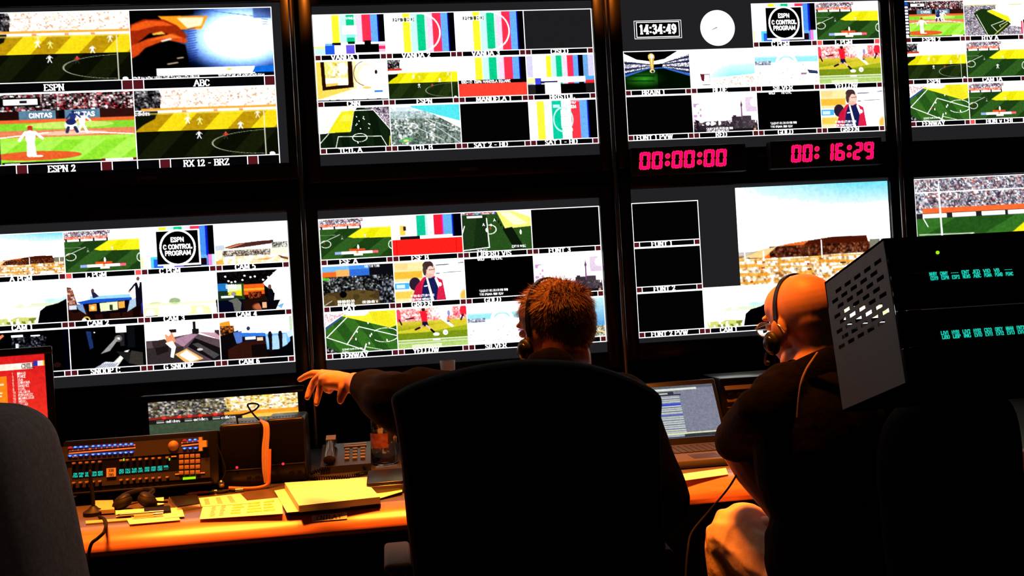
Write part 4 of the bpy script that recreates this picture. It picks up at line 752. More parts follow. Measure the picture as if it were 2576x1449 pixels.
# upper row, far left: four large feeds
a, b = at(686, 17, 0), at(700, 417, 0); X1 = (a.x + b.x) / 2; a, b = at(330, 25, 0), at(341, 427, 0); XM = (a.x + b.x) / 2; X0 = 2 * XM - X1
Zt = (at(686, 17, 0).z + at(330, 25, 0).z) / 2; Zb = (at(700, 417, 0).z + at(341, 427, 0).z) / 2
r = shell('video_monitor', X1 + .032 - SW, X1 + .032, Zt + .015, Zt + .015 - SH, 'black wall monitor at upper far left split into four large sports feeds'); screen(r, X1 + .032 - SW, X1 + .032, Zt + .015, Zt + .015 - SH)
X0 = max(X0, X1 + .034 - SW)
lines, dark = G(), G(); zm = Zt - (Zt - Zb) * .5
cell(r, lines, dark, X0, XM, Zt, zm, pic_wide_match(440, 240), 'ESPN', 'wide shot of a sunlit football match', tl=(1,), capx=.46, strip=.13)
cell(r, lines, dark, XM, X1, Zt, zm, pic_hand(), 'ABC', 'close-up of a hand over a glowing blue page', capx=.48, strip=.13)
cell(r, lines, dark, X0, XM, zm, Zb, pic_baseball(), 'ESPN 2', 'baseball game seen from behind the pitcher', capx=.48, strip=.13, inset=.085)
cell(r, lines, dark, XM, X1, zm, Zb, pic_wide_match(440, 240), 'RX 12 - BRZ', 'wide shot of a football match, half in shade', capx=.48, strip=.13, inset=.075)
finish(r, lines, dark)

# upper row, centre
Q = quadfit((789, 37), (1487, 22), (804, 390), (1504, 361))
r, lines, dark = multiview('black wall monitor in upper row showing mostly colour bars', *Q, [
    [(pic_bars('smpte'), 'VANDA 1', BARS), (ident, 'VANDA 2', BARS), (ident, 'VANDA 3', BARS), (dim, 'CISCO', 'empty dark feed', (), .5)],
    [(pic_news(), 'CNN', 'overexposed framed picture and bright head', (), .5), (wideb, 'ESPN', 'sunlit football pitch', (), .5), (pic_bars('red'), 'MANDELA 1', 'colour bars over a red band', (), .5), (pic_bars('bristol'), 'BRISTOL', BARS, (), .5)],
    [(pic_goal_match(), 'TCTL A', 'football pitch from behind the goal'), (pic_city_coast(), 'TCTL B', 'aerial view of a city by the sea'), (black, 'SAT 2 - HD', 'empty black feed'), (pic_bars('sat'), 'SAT 1 - HD', BARS, (), .45)]])
finish(r, lines, dark)

# upper row, right of centre: clocks in the first two places
Q = list(quadfit((1559, 15), (2205.5, 4), (1582, 357), (2226, 328.6)))
r, lines, dark = multiview('black wall monitor in upper row showing a digital clock and white dial', *Q, [
    [None, None, (card, 'C PGM', 'black card with white circle over colour bars'), (side, 'L PGM', 'football match with score graphic', (0, 1))],
    [(pic_trophy(), 'BRAIN 1', 'golden cup in a stadium'), (pic_sky_field(), 'BLUE', 'pale sky over a bright field', (), .44), (sea, 'SILVER', 'hazy seaside view'), (kick, 'YELLOW', 'player in red kicking a ball')],
    [(black, 'FONT 1 PVW', 'empty black feed', (), .4), (sky, 'RED', 'city skyline with a tower'), (gold, 'GOLD', 'black feed with timecode'), (coach, 'GREEN', 'man in a red and navy jacket', (), .44)]])
w = (Q[1] - Q[0]) / 4; h = (Q[2] - Q[3]) / 3
cx, cz = Q[0] + w * .545, Q[2] - h * .53
g = G(); rect_on(g, cx - w * .35, cz - h * .195, cx + w * .35, cz + h * .195, -.0008); g.obj('clock_face', M['strip'], r, smooth=0)
g = G(); frame_on(g, cx - w * .36, cz - h * .205, cx + w * .36, cz + h * .205, -.0018, .0022); frame_on(g, cx - w * .33, cz - h * .175, cx + w * .33, cz + h * .175, -.0018, .0032)
letters(g, '14:34:49', (cx, -.002, cz - h * .09), (1, 0, 0), (0, 0, 1), h * .19, heavy=1.35, maxw=w * .55); g.obj('digital_clock', M['white'], r, smooth=0)
cx, cz = Q[0] + w * 1.46, Q[2] - h * .53; g = G(); n = 64
g.add([(cx + .0675 * math.cos(2 * math.pi * k / n), -.0012, cz + .0675 * math.sin(2 * math.pi * k / n)) for k in range(n)], [tuple(range(n))]); g.obj('clock_dial', M['white'], r, smooth=0)
g = G(); g.quad((cx - .002, -.0016, cz + .001), (cx - .022, -.0016, cz - .007), (cx - .022, -.0016, cz - .0055), (cx - .002, -.0016, cz + .004)); g.obj('clock_hand', M['panel_grey'], r, smooth=0)
finish(r, lines, dark)

# upper row, far right
a, b, c2 = at(2273, 3, 0), at(2291.4, 321.6, 0), at(2440, 315, 0)
x0 = (a.x + b.x) / 2; x1 = x0 + (c2.x - b.x) * 4; zt = a.z; zb = b.z + .002
r, lines, dark = multiview('black wall monitor at upper far right, cut by the edge, showing pitches and baseball', x0, x1, zt, zb, [
    [(pic_baseball(320, 180), 'ESPN 2', 'baseball game'), (pic_stadium_bowl(), 'HTV A', 'stadium bowl from high up'), (pic_bars('red'), '', BARS), None],
    [(wideb, 'ESPN', 'sunlit football pitch'), (side0, 'CAM 1A', 'football match'), (side0, '', 'football match'), None],
    [(corner, 'FENWAY', 'corner of a football pitch', (), .38), (side, 'HON v CHI', 'football match with score graphic', (0, 1), .5), (side, '', 'football match with score graphic'), None]])
finish(r, lines, dark)

# lower row, left
a, b = at(722.6, 554.7, 0), at(740, 910, 0); x1 = (a.x + b.x) / 2; c1, c2 = at(177.7, 942, 0), at(555.7, 922.5, 0); w = (c2.x - c1.x) / 2; x0 = x1 - 4 * w
r, lines, dark = multiview('black wall monitor at lower left showing studio camera feeds CAM 1 to CAM 6', x0, x1, a.z, b.z, [
    [(cpark, 'A PGM', 'stadium behind a sunlit car park'), (side, 'L PGM', 'football match with score graphic', (0, 1), .4), (card, 'C PGM', 'black card with white circle over colour bars', (), .38), (pic_stadium_far(), 'CAM 5', 'brown stadium in the distance', (), .4)],
    [(mist1, 'CAM 1', 'misty landscape and dark shoulder', (), .4), (pic_desk_studio(), 'CAM 2', 'blue studio desk with presenters', (), .39), (pic_mist(False), 'CAM 3', 'misty landscape', (), .4), (pic_floor_studio(), 'CAM 4', 'studio floor with crew', (), .38)],
    [(pic_dark_studio(), '', 'dark studio'), (pic_jib(), 'SNOOP C', 'dark studio with white desk edge', (), .45), (pic_lounge(), 'G SNOOP', 'lounge with dark sofas', (), .42), (pic_blue_studio(), 'CAM 6', 'blue-lit studio floor', (), .38)]])
finish(r, lines, dark)

# lower row, centre
Q = quadfit((802, 554), (1504, 515.6), (822, 909.6), (1526, 856))
r, lines, dark = multiview('black wall monitor in lower row centre, behind the reddish-haired man', *Q, [
    [(side, 'ESF A', 'football match with score graphic', (), .38), (pic_bars('big_red'), 'ESF B', 'colour bars over a red band', (), .38), (pic_overhead_match(), 'LIBERO VIS', 'football pitch from above', (), .44), (black, 'FONT 3', 'empty black feed', (), .39)],
    [(pic_press_room(), 'CAT', 'crowded press room', (), .35), (coach, 'GREEN', 'man in a red and navy jacket', (), .37), (gold, 'GOLD', 'black feed with timecode', (), .38), (sky, 'RED', 'city skyline with a tower')],
    [(corner, 'FENWAY', 'corner of a football pitch', (), .39), (kick, 'YELLOW', 'player in red kicking a ball', (), .39), (sea, 'SILVER', 'hazy seaside view', (), .39), (pic_blue_bay(), 'BLUE', 'blue bay with a city shore')]])
finish(r, lines, dark)

# lower row, right of centre
a, b = at(1588, 514, 0), at(1608, 854, 0); x0 = (a.x + b.x) / 2; zb = b.z + .004; zt = at(1588, 514, 0).z + .004
d1, d2 = at(2234, 453, 0), at(1848, 474.7, 0); x1 = d1.x - .006
zT = (d1.z + d2.z) / 2; r = shell('video_monitor', x0 - .002, x0 + SW, zT + .012, zT + .012 - SH, 'black wall monitor in lower row with large stadium car park picture'); screen(r, x0 - .002, x0 + SW, zT + .012, zT + .012 - SH, 'panel_grey')
lines, dark = G(), G(); w = .2545; h = (zt - zb) / 3
for k, cap in enumerate(('FONT 1', 'FONT 2', 'FONT 2 PVW')): cell(r, lines, dark, x0, x0 + w, zt - k * h, zt - (k + 1) * h, black, cap, 'empty black feed', strip=.13, capx=.42 if k < 2 else .46)
xb = at(1856, 600, 0).x; zb2 = at(1865, 718, 0).z
picture('feed_picture', pic_carpark(480, 276, True), r, (xb, -.0008, zT), (x1 + .002, -.0008, zT), (x1 + .002, -.0008, zb2), (xb, -.0008, zb2), 'large picture of a stadium behind a sunlit car park')
cell(r, lines, dark, x0 + w, x0 + 2 * w, zb2, zb, mist1, 'CAM 1', 'misty landscape and dark shoulder', strip=.12, tl=(0,), capx=.36)
for k in (2, 3): cell(r, lines, dark, x0 + k * w, x0 + (k + 1) * w - (.004 if k == 3 else 0), zb2, zb, pic_mist(False), '', 'misty landscape', strip=.12)  # made-up bright feeds, added to shine through the vent slots of the equipment box
finish(r, lines, dark)

# lower row, far right
a = at(2298, 449, 0); x0 = a.x; zt = a.z - .003
r = shell('video_monitor', x0 - .004, x0 - .004 + SW, zt + .004, zt + .004 - SH, 'black wall monitor at lower far right, cut by the edge, with one pitch picture'); screen(r, x0 - .004, x0 - .004 + SW, zt + .004, zt + .004 - SH)
lines, dark = G(), G(); cell(r, lines, dark, x0, x0 + .61, zt, zt - .36, pic_far_match(), '', 'football pitch with goal and full stand', tl=(), strip=.06); finish(r, lines, dark)

# posts between the columns
for x, lb in ((-1.20, 'shiny upright post at the far left end of the monitor wall'), (-0.061, 'shiny upright post between the first and second columns of wall monitors'), (1.080, 'shiny upright post between the second and third columns of wall monitors'), (2.199, 'shiny upright post between the third and last columns of wall monitors')):
    r = thing('support_post', lb, 'post', (x, -0.020, 0), 'posts between the wall monitors')
    G().cone((x, -0.020, 0.008), (x, -0.020, 2.70), 0.010, 0.010, 16).obj('tube', M['chrome'], r); G().lathe([(.035, 0), (.035, .008), (.014, .012)], (x, -0.020, 0), n=20).obj('foot', M['dark_metal'], r)

# the two red number clocks under the upper right monitor
SEG = {'0': 'abcdef', '1': 'bc', '2': 'abged', '6': 'afgedc', '9': 'abcdfg'}
def led_clock(text, label, px0, px1, py0, py1, cx0, cx1):
    Y = -0.062
    a = at(px0, py1[0], Y); b = at(px1, py1[1], Y); t0 = at(px0, py0[0], Y)
    hgt = t0.z - a.z; zb = (a.z + b.z) / 2; X0, X1 = a.x, b.x
    L = at(cx0, py1[0], Y).x; R = at(cx1, py1[1], Y).x
    r = thing('countdown_clock', label, 'clock', ((L + R) / 2, Y + .02, zb - .02), 'red number clocks under the monitor')
    G().mm((L, Y + .002, zb - .020), (R, Y + .045, zb + hgt + .018), .006).obj('clock_case', M['black'], r)
    n = 0.0; xs = []
    for ch in text:
        xs.append(n); n += {':': .62, ' ': .3}.get(ch, 1.0)
    n -= .12
    u = (X1 - X0) / n
    for ch, s in zip(text, xs):
        if ch == ' ': continue
        x = X0 + s * u; g = G(); gr = G(); w = u * .80; t = .0115; y = Y; sl = .10
        def pt(px, pz, yy): return (x + px + (pz - hgt / 2) * sl, yy, zb + pz)
        def bar(x0, z0, x1, z1):
            for gg, tt, yy in ((gr, t * .62, y - .001), (g, t * .36, y - .0018)):
                dx, dz = x1 - x0, z1 - z0; Ln = math.hypot(dx, dz); nx, nz = -dz / Ln * tt, dx / Ln * tt; ex, ez = dx / Ln * tt * .9, dz / Ln * tt * .9
                P = [(x0 - ex, z0 - ez), (x0 + nx, z0 + nz), (x1 + nx, z1 + nz), (x1 + ex, z1 + ez), (x1 - nx, z1 - nz), (x0 - nx, z0 - nz)]
                gg.add([pt(q[0], q[1], yy) for q in P], [tuple(range(6))])
        if ch == ':':
            for z in (.3, .72):
                for gg, rr, yy in ((gr, .0105, y - .001), (g, .0065, y - .0018)): gg.add([pt(u * .24 + rr * math.cos(k * .3927), hgt * z + rr * math.sin(k * .3927), yy) for k in range(16)], [tuple(range(16))])
        else:
            q = {'a': (t, hgt, w - t, hgt), 'b': (w - t * .4, hgt - t * .5, w - t * .4, hgt / 2 + t * .3), 'c': (w - t * .4, hgt / 2 - t * .3, w - t * .4, t * .5), 'd': (t, 0, w - t, 0), 'e': (t * .4, t * .5, t * .4, hgt / 2 - t * .3), 'f': (t * .4, hgt / 2 + t * .3, t * .4, hgt - t * .5), 'g': (t, hgt / 2, w - t, hgt / 2)}
            for s_ in SEG[ch]:
                v = q[s_]
                if s_ in 'ad': v = (v[0], v[1] + (-t * .6 if s_ == 'a' else t * .6), v[2], v[3] + (-t * .6 if s_ == 'a' else t * .6))
                bar(*v)
        d = gr.obj('digit', M['magenta_rim'], r, smooth=0); g.obj('lit_core', M['magenta'], d, smooth=0)
    return r
led_clock('00:00:00', 'black clock with red digits 00:00:00 under the upper monitor', 1611, 1830, (383, 375), (428, 418), 1590, 1880)
led_clock('00: 16:29', 'black clock with red digits 00:16:29 under the upper monitor', 1993, 2200, (366, 359), (411, 399), 1940, 2222)
# ------------------------------------------------------------------ the desk
M.update(
    cab=mat('black_satin_cabinet', (0.010, 0.009, 0.0085), 0.3, spec=0.5),
    laminate=mat('grey_brown_laminate', (0.085, 0.07, 0.068), 0.32, spec=0.5, noise=(14, 0.15)),
    oak=mat('varnished_wood_edge', (0.46, 0.165, 0.10), 0.28, spec=0.6, noise=(6, 0.25, (1, 14, 14))),
    paper=mat('white_paper', (0.78, 0.77, 0.74), 0.8, spec=0.2, noise=(30, 0.04)),
    paper_edge=mat('paper_block_edge', (0.60, 0.55, 0.50), 0.9, spec=0.1, noise=(3, 0.2, (1, 1, 250))),
    print_ink=mat('grey_print', (0.42, 0.40, 0.38), 0.8, spec=0.2),
    print_yellow=mat('yellow_highlighted_table', (0.68, 0.52, 0.10), 0.8, spec=0.2, noise=(70, 0.2)),
    card=mat('buff_card', (0.55, 0.42, 0.26), 0.8, spec=0.2),
    ink=mat('black_ink', (0.01, 0.01, 0.01), 0.7, spec=0.2),
    fabric_grey=mat('grey_upholstery', (0.64, 0.53, 0.47), 0.95, spec=0.15, noise=(160, 0.2), bump=(500, 0.5, 0.001)),
    fabric_black=mat('black_upholstery', (0.026, 0.022, 0.021), 0.9, spec=0.12, bump=(600, 0.4, 0.001)),
    grille=mat('speaker_cloth', (0.0035, 0.0032, 0.0032), 0.9, spec=0.1, bump=(900, 0.5, 0.001)),
    grey_steel=mat('light_grey_painted_steel', (0.46, 0.45, 0.46), 0.55, spec=0.3, noise=(220, 0.08)),
    key_tan=mat('tan_key', (0.32, 0.20, 0.13), 0.5),
    panel_brown=mat('dark_brown_panel', (0.035, 0.028, 0.025), 0.5, spec=0.4),
    rubber=mat('black_rubber', (0.004, 0.004, 0.004), 0.7, spec=0.2),
    silver=mat('silver_metal', (0.6, 0.58, 0.56), 0.25, metal=1.0),
    clear=mat('clear_plastic', (0.95, 0.95, 0.95), 0.04, trans=1.0, ior=1.46),
    water=mat('still_water', (0.95, 0.97, 0.97), 0.0, trans=1.0, ior=1.33),
    frosted=mat('translucent_white_plastic', (0.75, 0.75, 0.75), 0.4, trans=0.55, ior=1.4),
    beige_cord=mat('beige_cord', (0.55, 0.34, 0.2), 0.6),
    orange_cord=mat('orange_cord', (0.75, 0.22, 0.08), 0.6),
    bottle_label=mat('red_white_label', (0.5, 0.16, 0.12), 0.5, noise=(50, 0.5)),
    lid=mat('glossy_dark_lid', (0.05, 0.045, 0.045), 0.2, spec=0.6),
    key_dark=mat('dark_keys', (0.02, 0.018, 0.018), 0.5, spec=0.4),
    deck=mat('grey_laptop_deck', (0.06, 0.055, 0.052), 0.45, spec=0.4),
    cyan=emit('cyan_display', (30, 215, 190), 1.0),
    blue=emit('blue_lit_button', (35, 95, 245), 1.0), blue_hi=emit('pale_blue_glow', (150, 205, 255), 1.0),
    red_led=emit('red_led', (255, 50, 75), 1.0), red_btn=emit('red_lit_button', (215, 45, 50), 0.9),
    green_led=emit('green_yellow_light', (165, 240, 20), 1.0),
)
ZT = 0.74
dk = thing('control_desk', 'long grey-brown desk with wooden front edge under papers and equipment', 'desk', (0.3, -0.6, 0))
G().mm((-2.3, -1.060, ZT - .035), (2.7, -0.06, ZT), .002).obj('desktop', M['laminate'], dk)
prof = [(-1.060, ZT + .0004), (-1.080, ZT), (-1.092, ZT - .003), (-1.108, ZT - .011), (-1.122, ZT - .021), (-1.134, ZT - .033), (-1.140, ZT - .044), (-1.137, ZT - .054), (-1.124, ZT - .060), (-1.09, ZT - .060), (-1.060, ZT - .040)]
G().prism([(-2.3, y, z) for y, z in prof], (5.0, 0, 0)).obj('front_edge', M['oak'], dk, smooth=50)
G().mm((-2.3, -0.62, 0.08), (2.7, -0.595, ZT - .035)).obj('modesty_panel', M['black'], dk)
for x in (-2.2, -0.3, 1.55, 2.62): G().mm((x, -0.98, 0), (x + .04, -0.1, ZT - .035), .004).obj('leg', M['black'], dk)
# taped paper label on the front edge
def onplane(px, py, P0, n):
    d = ray(px, py); P0 = Vector(P0); return CAM_POS + d * ((P0 - CAM_POS).dot(n) / d.dot(n))
en = Vector((0, -.60, .80)).normalized(); eu = Vector((0, .80, .60)).normalized(); EP = Vector((0, -1.1155, ZT - .0150))
ce = sum((onplane(px, py, EP, en) for px, py in ((784, 1303), (873, 1297), (872, 1313), (786, 1320))), Vector()) / 4
ce.y = -1.1155; ce.z = ZT - .0150
lab = G().box(ce + en * .0012, (.086, .020, .0012), Matrix((Vector((1, 0, 0)), eu, en)).transposed(), .0003).obj('label_strip', M['paper'], dk, label='small white taped label lettered CNTLA F')
g = G(); letters(g, 'CNTLA F', ce + en * .0022 - eu * .0072, (1, 0, 0), eu, .014, serif=False, heavy=.75, maxw=.062); g.obj('lettering', M['ink'], lab, smooth=0)
def sheet(name, corners, z, mt, label, cat, th=0.0012, group=None, curl=0.0):
    """a flat sheet from four photo corners at height z"""
    P = [atz(px, py, z) for px, py in corners]
    n = 8; top = [[(P[0] * (1 - u) + P[1] * u) * (1 - v) + (P[3] * (1 - u) + P[2] * u) * v + Vector((0, 0, curl * (u * u * v + .3 * math.sin(5 * u + 3 * v)))) for u in [i / n for i in range(n + 1)]] for v in [j / n for j in range(n + 1)]]
    g = G(); g.grid(top); g.grid([[p - Vector((0, 0, th)) for p in reversed(row)] for row in top])
    rim = top[0] + [r[-1] for r in top[1:]] + top[-1][-2::-1] + [r[0] for r in top[-2:0:-1]]; m = len(rim)
    g.add(rim + [p - Vector((0, 0, th)) for p in rim], [(i, (i + 1) % m, m + (i + 1) % m, m + i) for i in range(m)])
    return g.obj(name, mt, None, 40, label, cat, group)
def printing(parent, corners, z, cols, rows, mt, name='printed_table', fill=.62):
    P = [atz(px, py, z) for px, py in corners]
    g = G()
    def q(u, v): return (P[0] * (1 - u) + P[1] * u) * (1 - v) + (P[3] * (1 - u) + P[2] * u) * v
    R = random.Random(3)
    for j in range(rows):
        for i in range(cols):
            u0, u1 = i / cols + .01, (i + fill * (.6 + .4 * R.random())) / cols; u1 = max(u1, u0 + .4 / cols); v0, v1 = (j + .15) / rows, (j + .7) / rows
            g.quad(q(u0, v0), q(u1, v0), q(u1, v1), q(u0, v1))
    return g.obj(name, mt, parent, smooth=0)

# papers right of the speakers
f = sheet('folder', [(700, 1238), (950, 1215), (958, 1268), (718, 1291)], ZT + .0045, M['black'], 'dark folder edge lying under the thick script', 'folder', .004)
s = sheet('paper_sheet', [(690, 1234), (800, 1215), (880, 1276), (722, 1289)], ZT + .0065, M['paper'], 'white sheet sticking out under the thick script at its left', 'paper')
s = sheet('paper_sheet', [(880, 1203), (1012, 1196), (1012, 1240), (915, 1262)], ZT + .006, M['paper'], 'white sheet lying half under the right of the thick script', 'paper', curl=.003)
P = [atz(px, py, ZT + .024) for px, py in ((716, 1214), (912, 1202), (956, 1250), (752, 1272))]
bk = thing('script_binder', 'thick stack of white script pages beside the chair, nearest the desk edge', 'script', (P[0] + P[2]) / 2 - Vector((0, 0, .017)))
g = G(); g.prism([p - Vector((0, 0, .0165)) for p in P], (0, 0, .0155)); g.obj('page_block', M['paper_edge'], bk, smooth=0)
n = 8; g = G(); top = [[(P[0] * (1 - i / n) + P[1] * (i / n)) * (1 - j / n) + (P[3] * (1 - i / n) + P[2] * (i / n)) * (j / n) + Vector((0, 0, .003 * math.sin(3.1 * i / n) * math.sin(3.1 * j / n))) for i in range(n + 1)] for j in range(n + 1)]
g.grid(top); g.obj('top_page', M['paper'], bk)
# papers left of the script
s = sheet('paper_sheet', [(511, 1270), (708, 1251), (712, 1292), (502, 1306)], ZT + .004, M['paper'], 'white sheet with yellow printed table near the desk edge', 'paper')
printing(s, [(585, 1268), (700, 1256), (702, 1285), (578, 1295)], ZT + .0046, 3, 4, M['print_yellow'], fill=.97); printing(s, [(533, 1274), (580, 1270), (573, 1296), (526, 1300)], ZT + .0046, 2, 7, M['print_ink'], 'printed_text')
s = sheet('paper_sheet', [(500, 1253), (604, 1241), (628, 1266), (507, 1274)], ZT + .0055, M['paper'], 'white sheet lying behind the yellow table sheet', 'paper'); printing(s, [(512, 1255), (598, 1245), (612, 1262), (515, 1270)], ZT + .0061, 3, 5, M['print_ink'], 'printed_text', .35)
s = sheet('paper_sheet', [(318, 1305), (445, 1293), (454, 1308), (326, 1319)], ZT + .004, M['paper'], 'blank white sheet by the front edge of the desk', 'paper')
s = sheet('paper_sheet', [(400, 1280), (457, 1276), (464, 1299), (415, 1303)], ZT + .0055, M['paper'], 'small white slip below the mobile phone', 'paper')
s = sheet('paper_sheet', [(390, 1250), (412, 1248), (412, 1268), (365, 1276)], ZT + .006, M['paper'], 'folded white slip standing behind the dark notebook', 'paper')
s = sheet('notebook', [(362, 1277), (428, 1272), (430, 1284), (364, 1290)], ZT + .012, M['rubber'], 'narrow dark notebook right of the black headset', 'notebook', .008)
s = sheet('notepad', [(236, 1259), (284, 1258), (288, 1281), (241, 1284)], ZT + .014, M['card'], 'buff notepad at left beside the big grey chair', 'notepad', .010)
s = sheet('ruler', [(215, 1310), (336, 1302), (338, 1307), (216, 1317)], ZT + .004, M['card'], 'long buff ruler lying along the left desk edge', 'ruler', .003)
s = sheet('paper_sheet', [(290, 1284), (362, 1279), (366, 1292), (292, 1300)], ZT + .006, M['paper'], 'white slip under the silver pen', 'paper')
def pen(p0, p1, z, mt, label):
    a, b = atz(*p0, z), atz(*p1, z); d = (b - a)
    r = thing('pen', label, 'pen', (a + b) / 2 - Vector((0, 0, .004)), 'pens on the desk')
    G().cone(a + d * .1, b - d * .3, .0042, .0042, 14).obj('barrel', mt, r); G().cone(b - d * .3, b, .0048, .0042, 14).obj('cap', M['silver'], r); G().cone(a, a + d * .1, .0012, .0042, 14).obj('tip', M['silver'], r)
pen((290, 1297), (412, 1287), ZT + .011, M['silver'], 'silver pen lying across slips by the front desk edge')
pen((330, 1300), (410, 1293), ZT + .010, M['card'], 'buff pencil lying beside the silver pen')
pen((466, 1243), (546, 1235), ZT + .006, M['orange_cord'], 'orange pen lying in front of the intercom console')
pen((548, 1236), (612, 1232), ZT + .006, M['black'], 'black pen lying in front of the left speaker')
# mobile phone
P = [atz(px, py, ZT + .016) for px, py in ((424, 1249), (496, 1243), (503, 1265), (446, 1274))]
r = thing('mobile_phone', 'dark mobile phone lying on the desk by the yellow table sheet', 'phone', (P[0] + P[2]) / 2 - Vector((0, 0, .016)))
g = G(); g.prism([p - Vector((0, 0, .016)) for p in P], (0, 0, .013)); g.obj('phone_body', M['silver'], r, smooth=0)
ce = sum(P, Vector()) / 4; g = G(); g.prism([ce + (p - ce) * .97 - Vector((0, 0, .003)) for p in P], (0, 0, .003)); g.obj('phone_front', M['gloss_black'], r, smooth=0)
# headset lying on the desk, tangle of black
c0 = atz(338, 1258, ZT + .024)
r = thing('desk_headset', 'black headset lying on papers in front of the intercom console', 'headset', c0 - Vector((0, 0, .024)))
for sx in (-.030, .034):
    c1 = c0 + Vector((sx, -.004, -.004)); t = Quaternion((0, 1, 0), .5 if sx > 0 else -.4).to_matrix()
    G().ell(c1, (.027, .027, .016), t, 20, 12).obj('ear_pad', M['rubber'], r); G().ell(c1 + Vector((0, .003, .010)), (.022, .022, .011), t, 18, 10).obj('ear_shell', M['black'], r)
G().tube(smooth_path([c0 + Vector(p) for p in ((-.032, 0, .006), (-.036, .05, .008), (0, .09, .010), (.036, .055, .012), (.034, .01, .010))]), .006).obj('headband', M['black'], r)
G().tube(smooth_path([c0 + Vector(p) for p in ((.034, .0, .0), (.058, -.006, -.008), (.082, .010, -.014))]), .003).obj('boom', M['rubber'], r)
# small stand and cable at the far left
c0 = atz(236, 1296, ZT)
r = thing('microphone_stand', 'small black stand at left desk edge beside the grey chair', 'stand', c0)
G().lathe([(.026, 0), (.026, .010), (.012, .018), (.007, .024)], c0).obj('base', M['black'], r); G().tube(smooth_path([c0 + Vector(p) for p in ((0, 0, .02), (.0, .002, .045), (-.003, .004, .075), (-.004, .004, .100))]), .005).obj('gooseneck', M['rubber'], r); G().ell(c0 + Vector((-.004, .004, .108)), (.005, .005, .010)).obj('capsule', M['black'], r)
cp = [atz(250, 1300, ZT + .005), atz(262, 1306, ZT + .006), at(267, 1322, -1.125) + Vector((0, 0, .004)), at(262, 1338, -1.15), at(246, 1354, -1.155), at(230, 1368, -1.155), at(222, 1400, -1.155), at(215, 1449, -1.16)]
tag(G().tube(smooth_path(cp), .0042, 8).obj('cable', M['rubber'], None, cat='cable', label='black cable hanging over the left front desk edge'))

# ------------------------------------------------------------------ intercom console at left
TB = math.radians(10); cn = Vector((0, -math.cos(TB), math.sin(TB))); cu = Vector((0, math.sin(TB), math.cos(TB))); cx = Vector((1, 0, 0))
C0 = Vector((-0.288, -0.735, ZT + .022))
def cp_(px, py, out=0.0): return onplane(px, py, C0, cn) + cn * out
def slab(g, px0, py0, px1, py1, th, out=0.0, bevel=0.0, P0=None):
    """a raised block on the console front between two photo points (lower left, upper right)"""
    a, b = cp_(px0, py0), cp_(px1, py1); w = (b - a).dot(cx); h = (b - a).dot(cu)
    g.box((a + b) / 2 + cn * (out + th / 2), (abs(w), th, abs(h)), Matrix.Rotation(-TB, 3, 'X'), bevel)
con = thing('intercom_console', 'black intercom console with blue buttons and cyan displays, left on desk', 'intercom', (-0.46, -0.66, ZT))
tl, tr = cp_(150, 1098), cp_(548, 1081); top = (tl + tr) / 2
zt_ = (tr - C0).dot(cu) + .0
R3 = Matrix.Rotation(-TB, 3, 'X')
x0, x1 = -0.70, tr.x
mid = Vector(((x0 + x1) / 2, C0.y, C0.z)) + cu * (zt_ / 2) - cn * .055
G().box(mid, (x1 - x0, .11, zt_), R3, .006).obj('housing', M['gloss_black'], con)
g = G(); slab(g, 160, 1246, 540, 1219 - 8, .05, 0, .004); g.mm((x0 + .02, -0.72, ZT), (x1 - .02, -0.62, ZT + .012)); g.obj('foot_plinth', M['black'], con)
g = G(); slab(g, 150, 1163, 512, 1098, .002); g.obj('button_unit', M['panel_brown'], con, smooth=0)
du = G(); slab(du, 172, 1229, 528, 1150, .003); unit2 = du.obj('display_unit', M['panel_brown'], con, smooth=0)
bu = bpy.data.objects['button_unit']
def cxy(X, Y): return 150 + X * .1592, 1060 + Y * .1591
def halfcap(X, Y, up, m_, lab=None):
    c = cp_(*cxy(X, Y)); g = G(); r_ = .0062; pts = []
    for k in range(13):
        t = math.pi * k / 12; pts.append(c + cx * (r_ * math.cos(t)) + cu * ((r_ * .95 * math.sin(t)) * (1 if up else -1) - (.003 if up else -.003)))
    g.prism(pts, cn * .006); b = g.obj('push_button', m_, con, smooth=0, label=lab)
    if m_ is M['blue']:
        g = G(); cc = c + cn * .0064; g.add([cc + cx * (.0034 * math.cos(2 * math.pi * k / 10)) + cu * (.0022 * math.sin(2 * math.pi * k / 10)) for k in range(10)], [tuple(range(10))]); g.obj('button_glow', M['blue_hi'], b, smooth=0)
XS = [175, 258, 345, 432, 538, 625, 712, 797, 883, 970, 1055, 1140]
for k, X in enumerate(XS):
    s_ = (X - 175) / 965; halfcap(X, 412 - 55 * s_, True, M['red_btn'] if k == 0 else M['blue'], 'red lit button' if k == 0 else None); halfcap(X, 545 - 58 * s_, False, M['blue'])
for k, (X, Y) in enumerate(((1980, 296), (2063, 292), (2147, 287))): halfcap(X, Y, True, M['red_btn'] if k == 0 else M['blue'], 'red lit button' if k == 0 else None)
for X, Y in ((1980, 428), (2070, 424), (2155, 420)): halfcap(X, Y, False, M['blue'])
for a, b in (((150, 478), (1200, 385)), ((150, 520), (1205, 428)), ((1928, 352), (2200, 322)), ((1928, 400), (2200, 368))):
    p, q = cp_(*cxy(*a)), cp_(*cxy(*b)); g = G(); hh = .0042; g.quad(p + cn * .003, Vector((q.x, p.y, p.z)) + cu * ((q - p).dot(cu)) * 0 + cn * .003 + cu * (q - p).dot(cu), q + cn * .003 + cu * hh, p + cn * .003 + cu * hh)
    g.obj('label_strip', M['card'], con, smooth=0)
c = cp_(*cxy(1800, 385)); G().lathe([(.015, 0), (.014, .006), (.010, .011), (.004, .014), (0, .0145)], c, cn, 20).obj('call_knob', M['key_tan'], con)
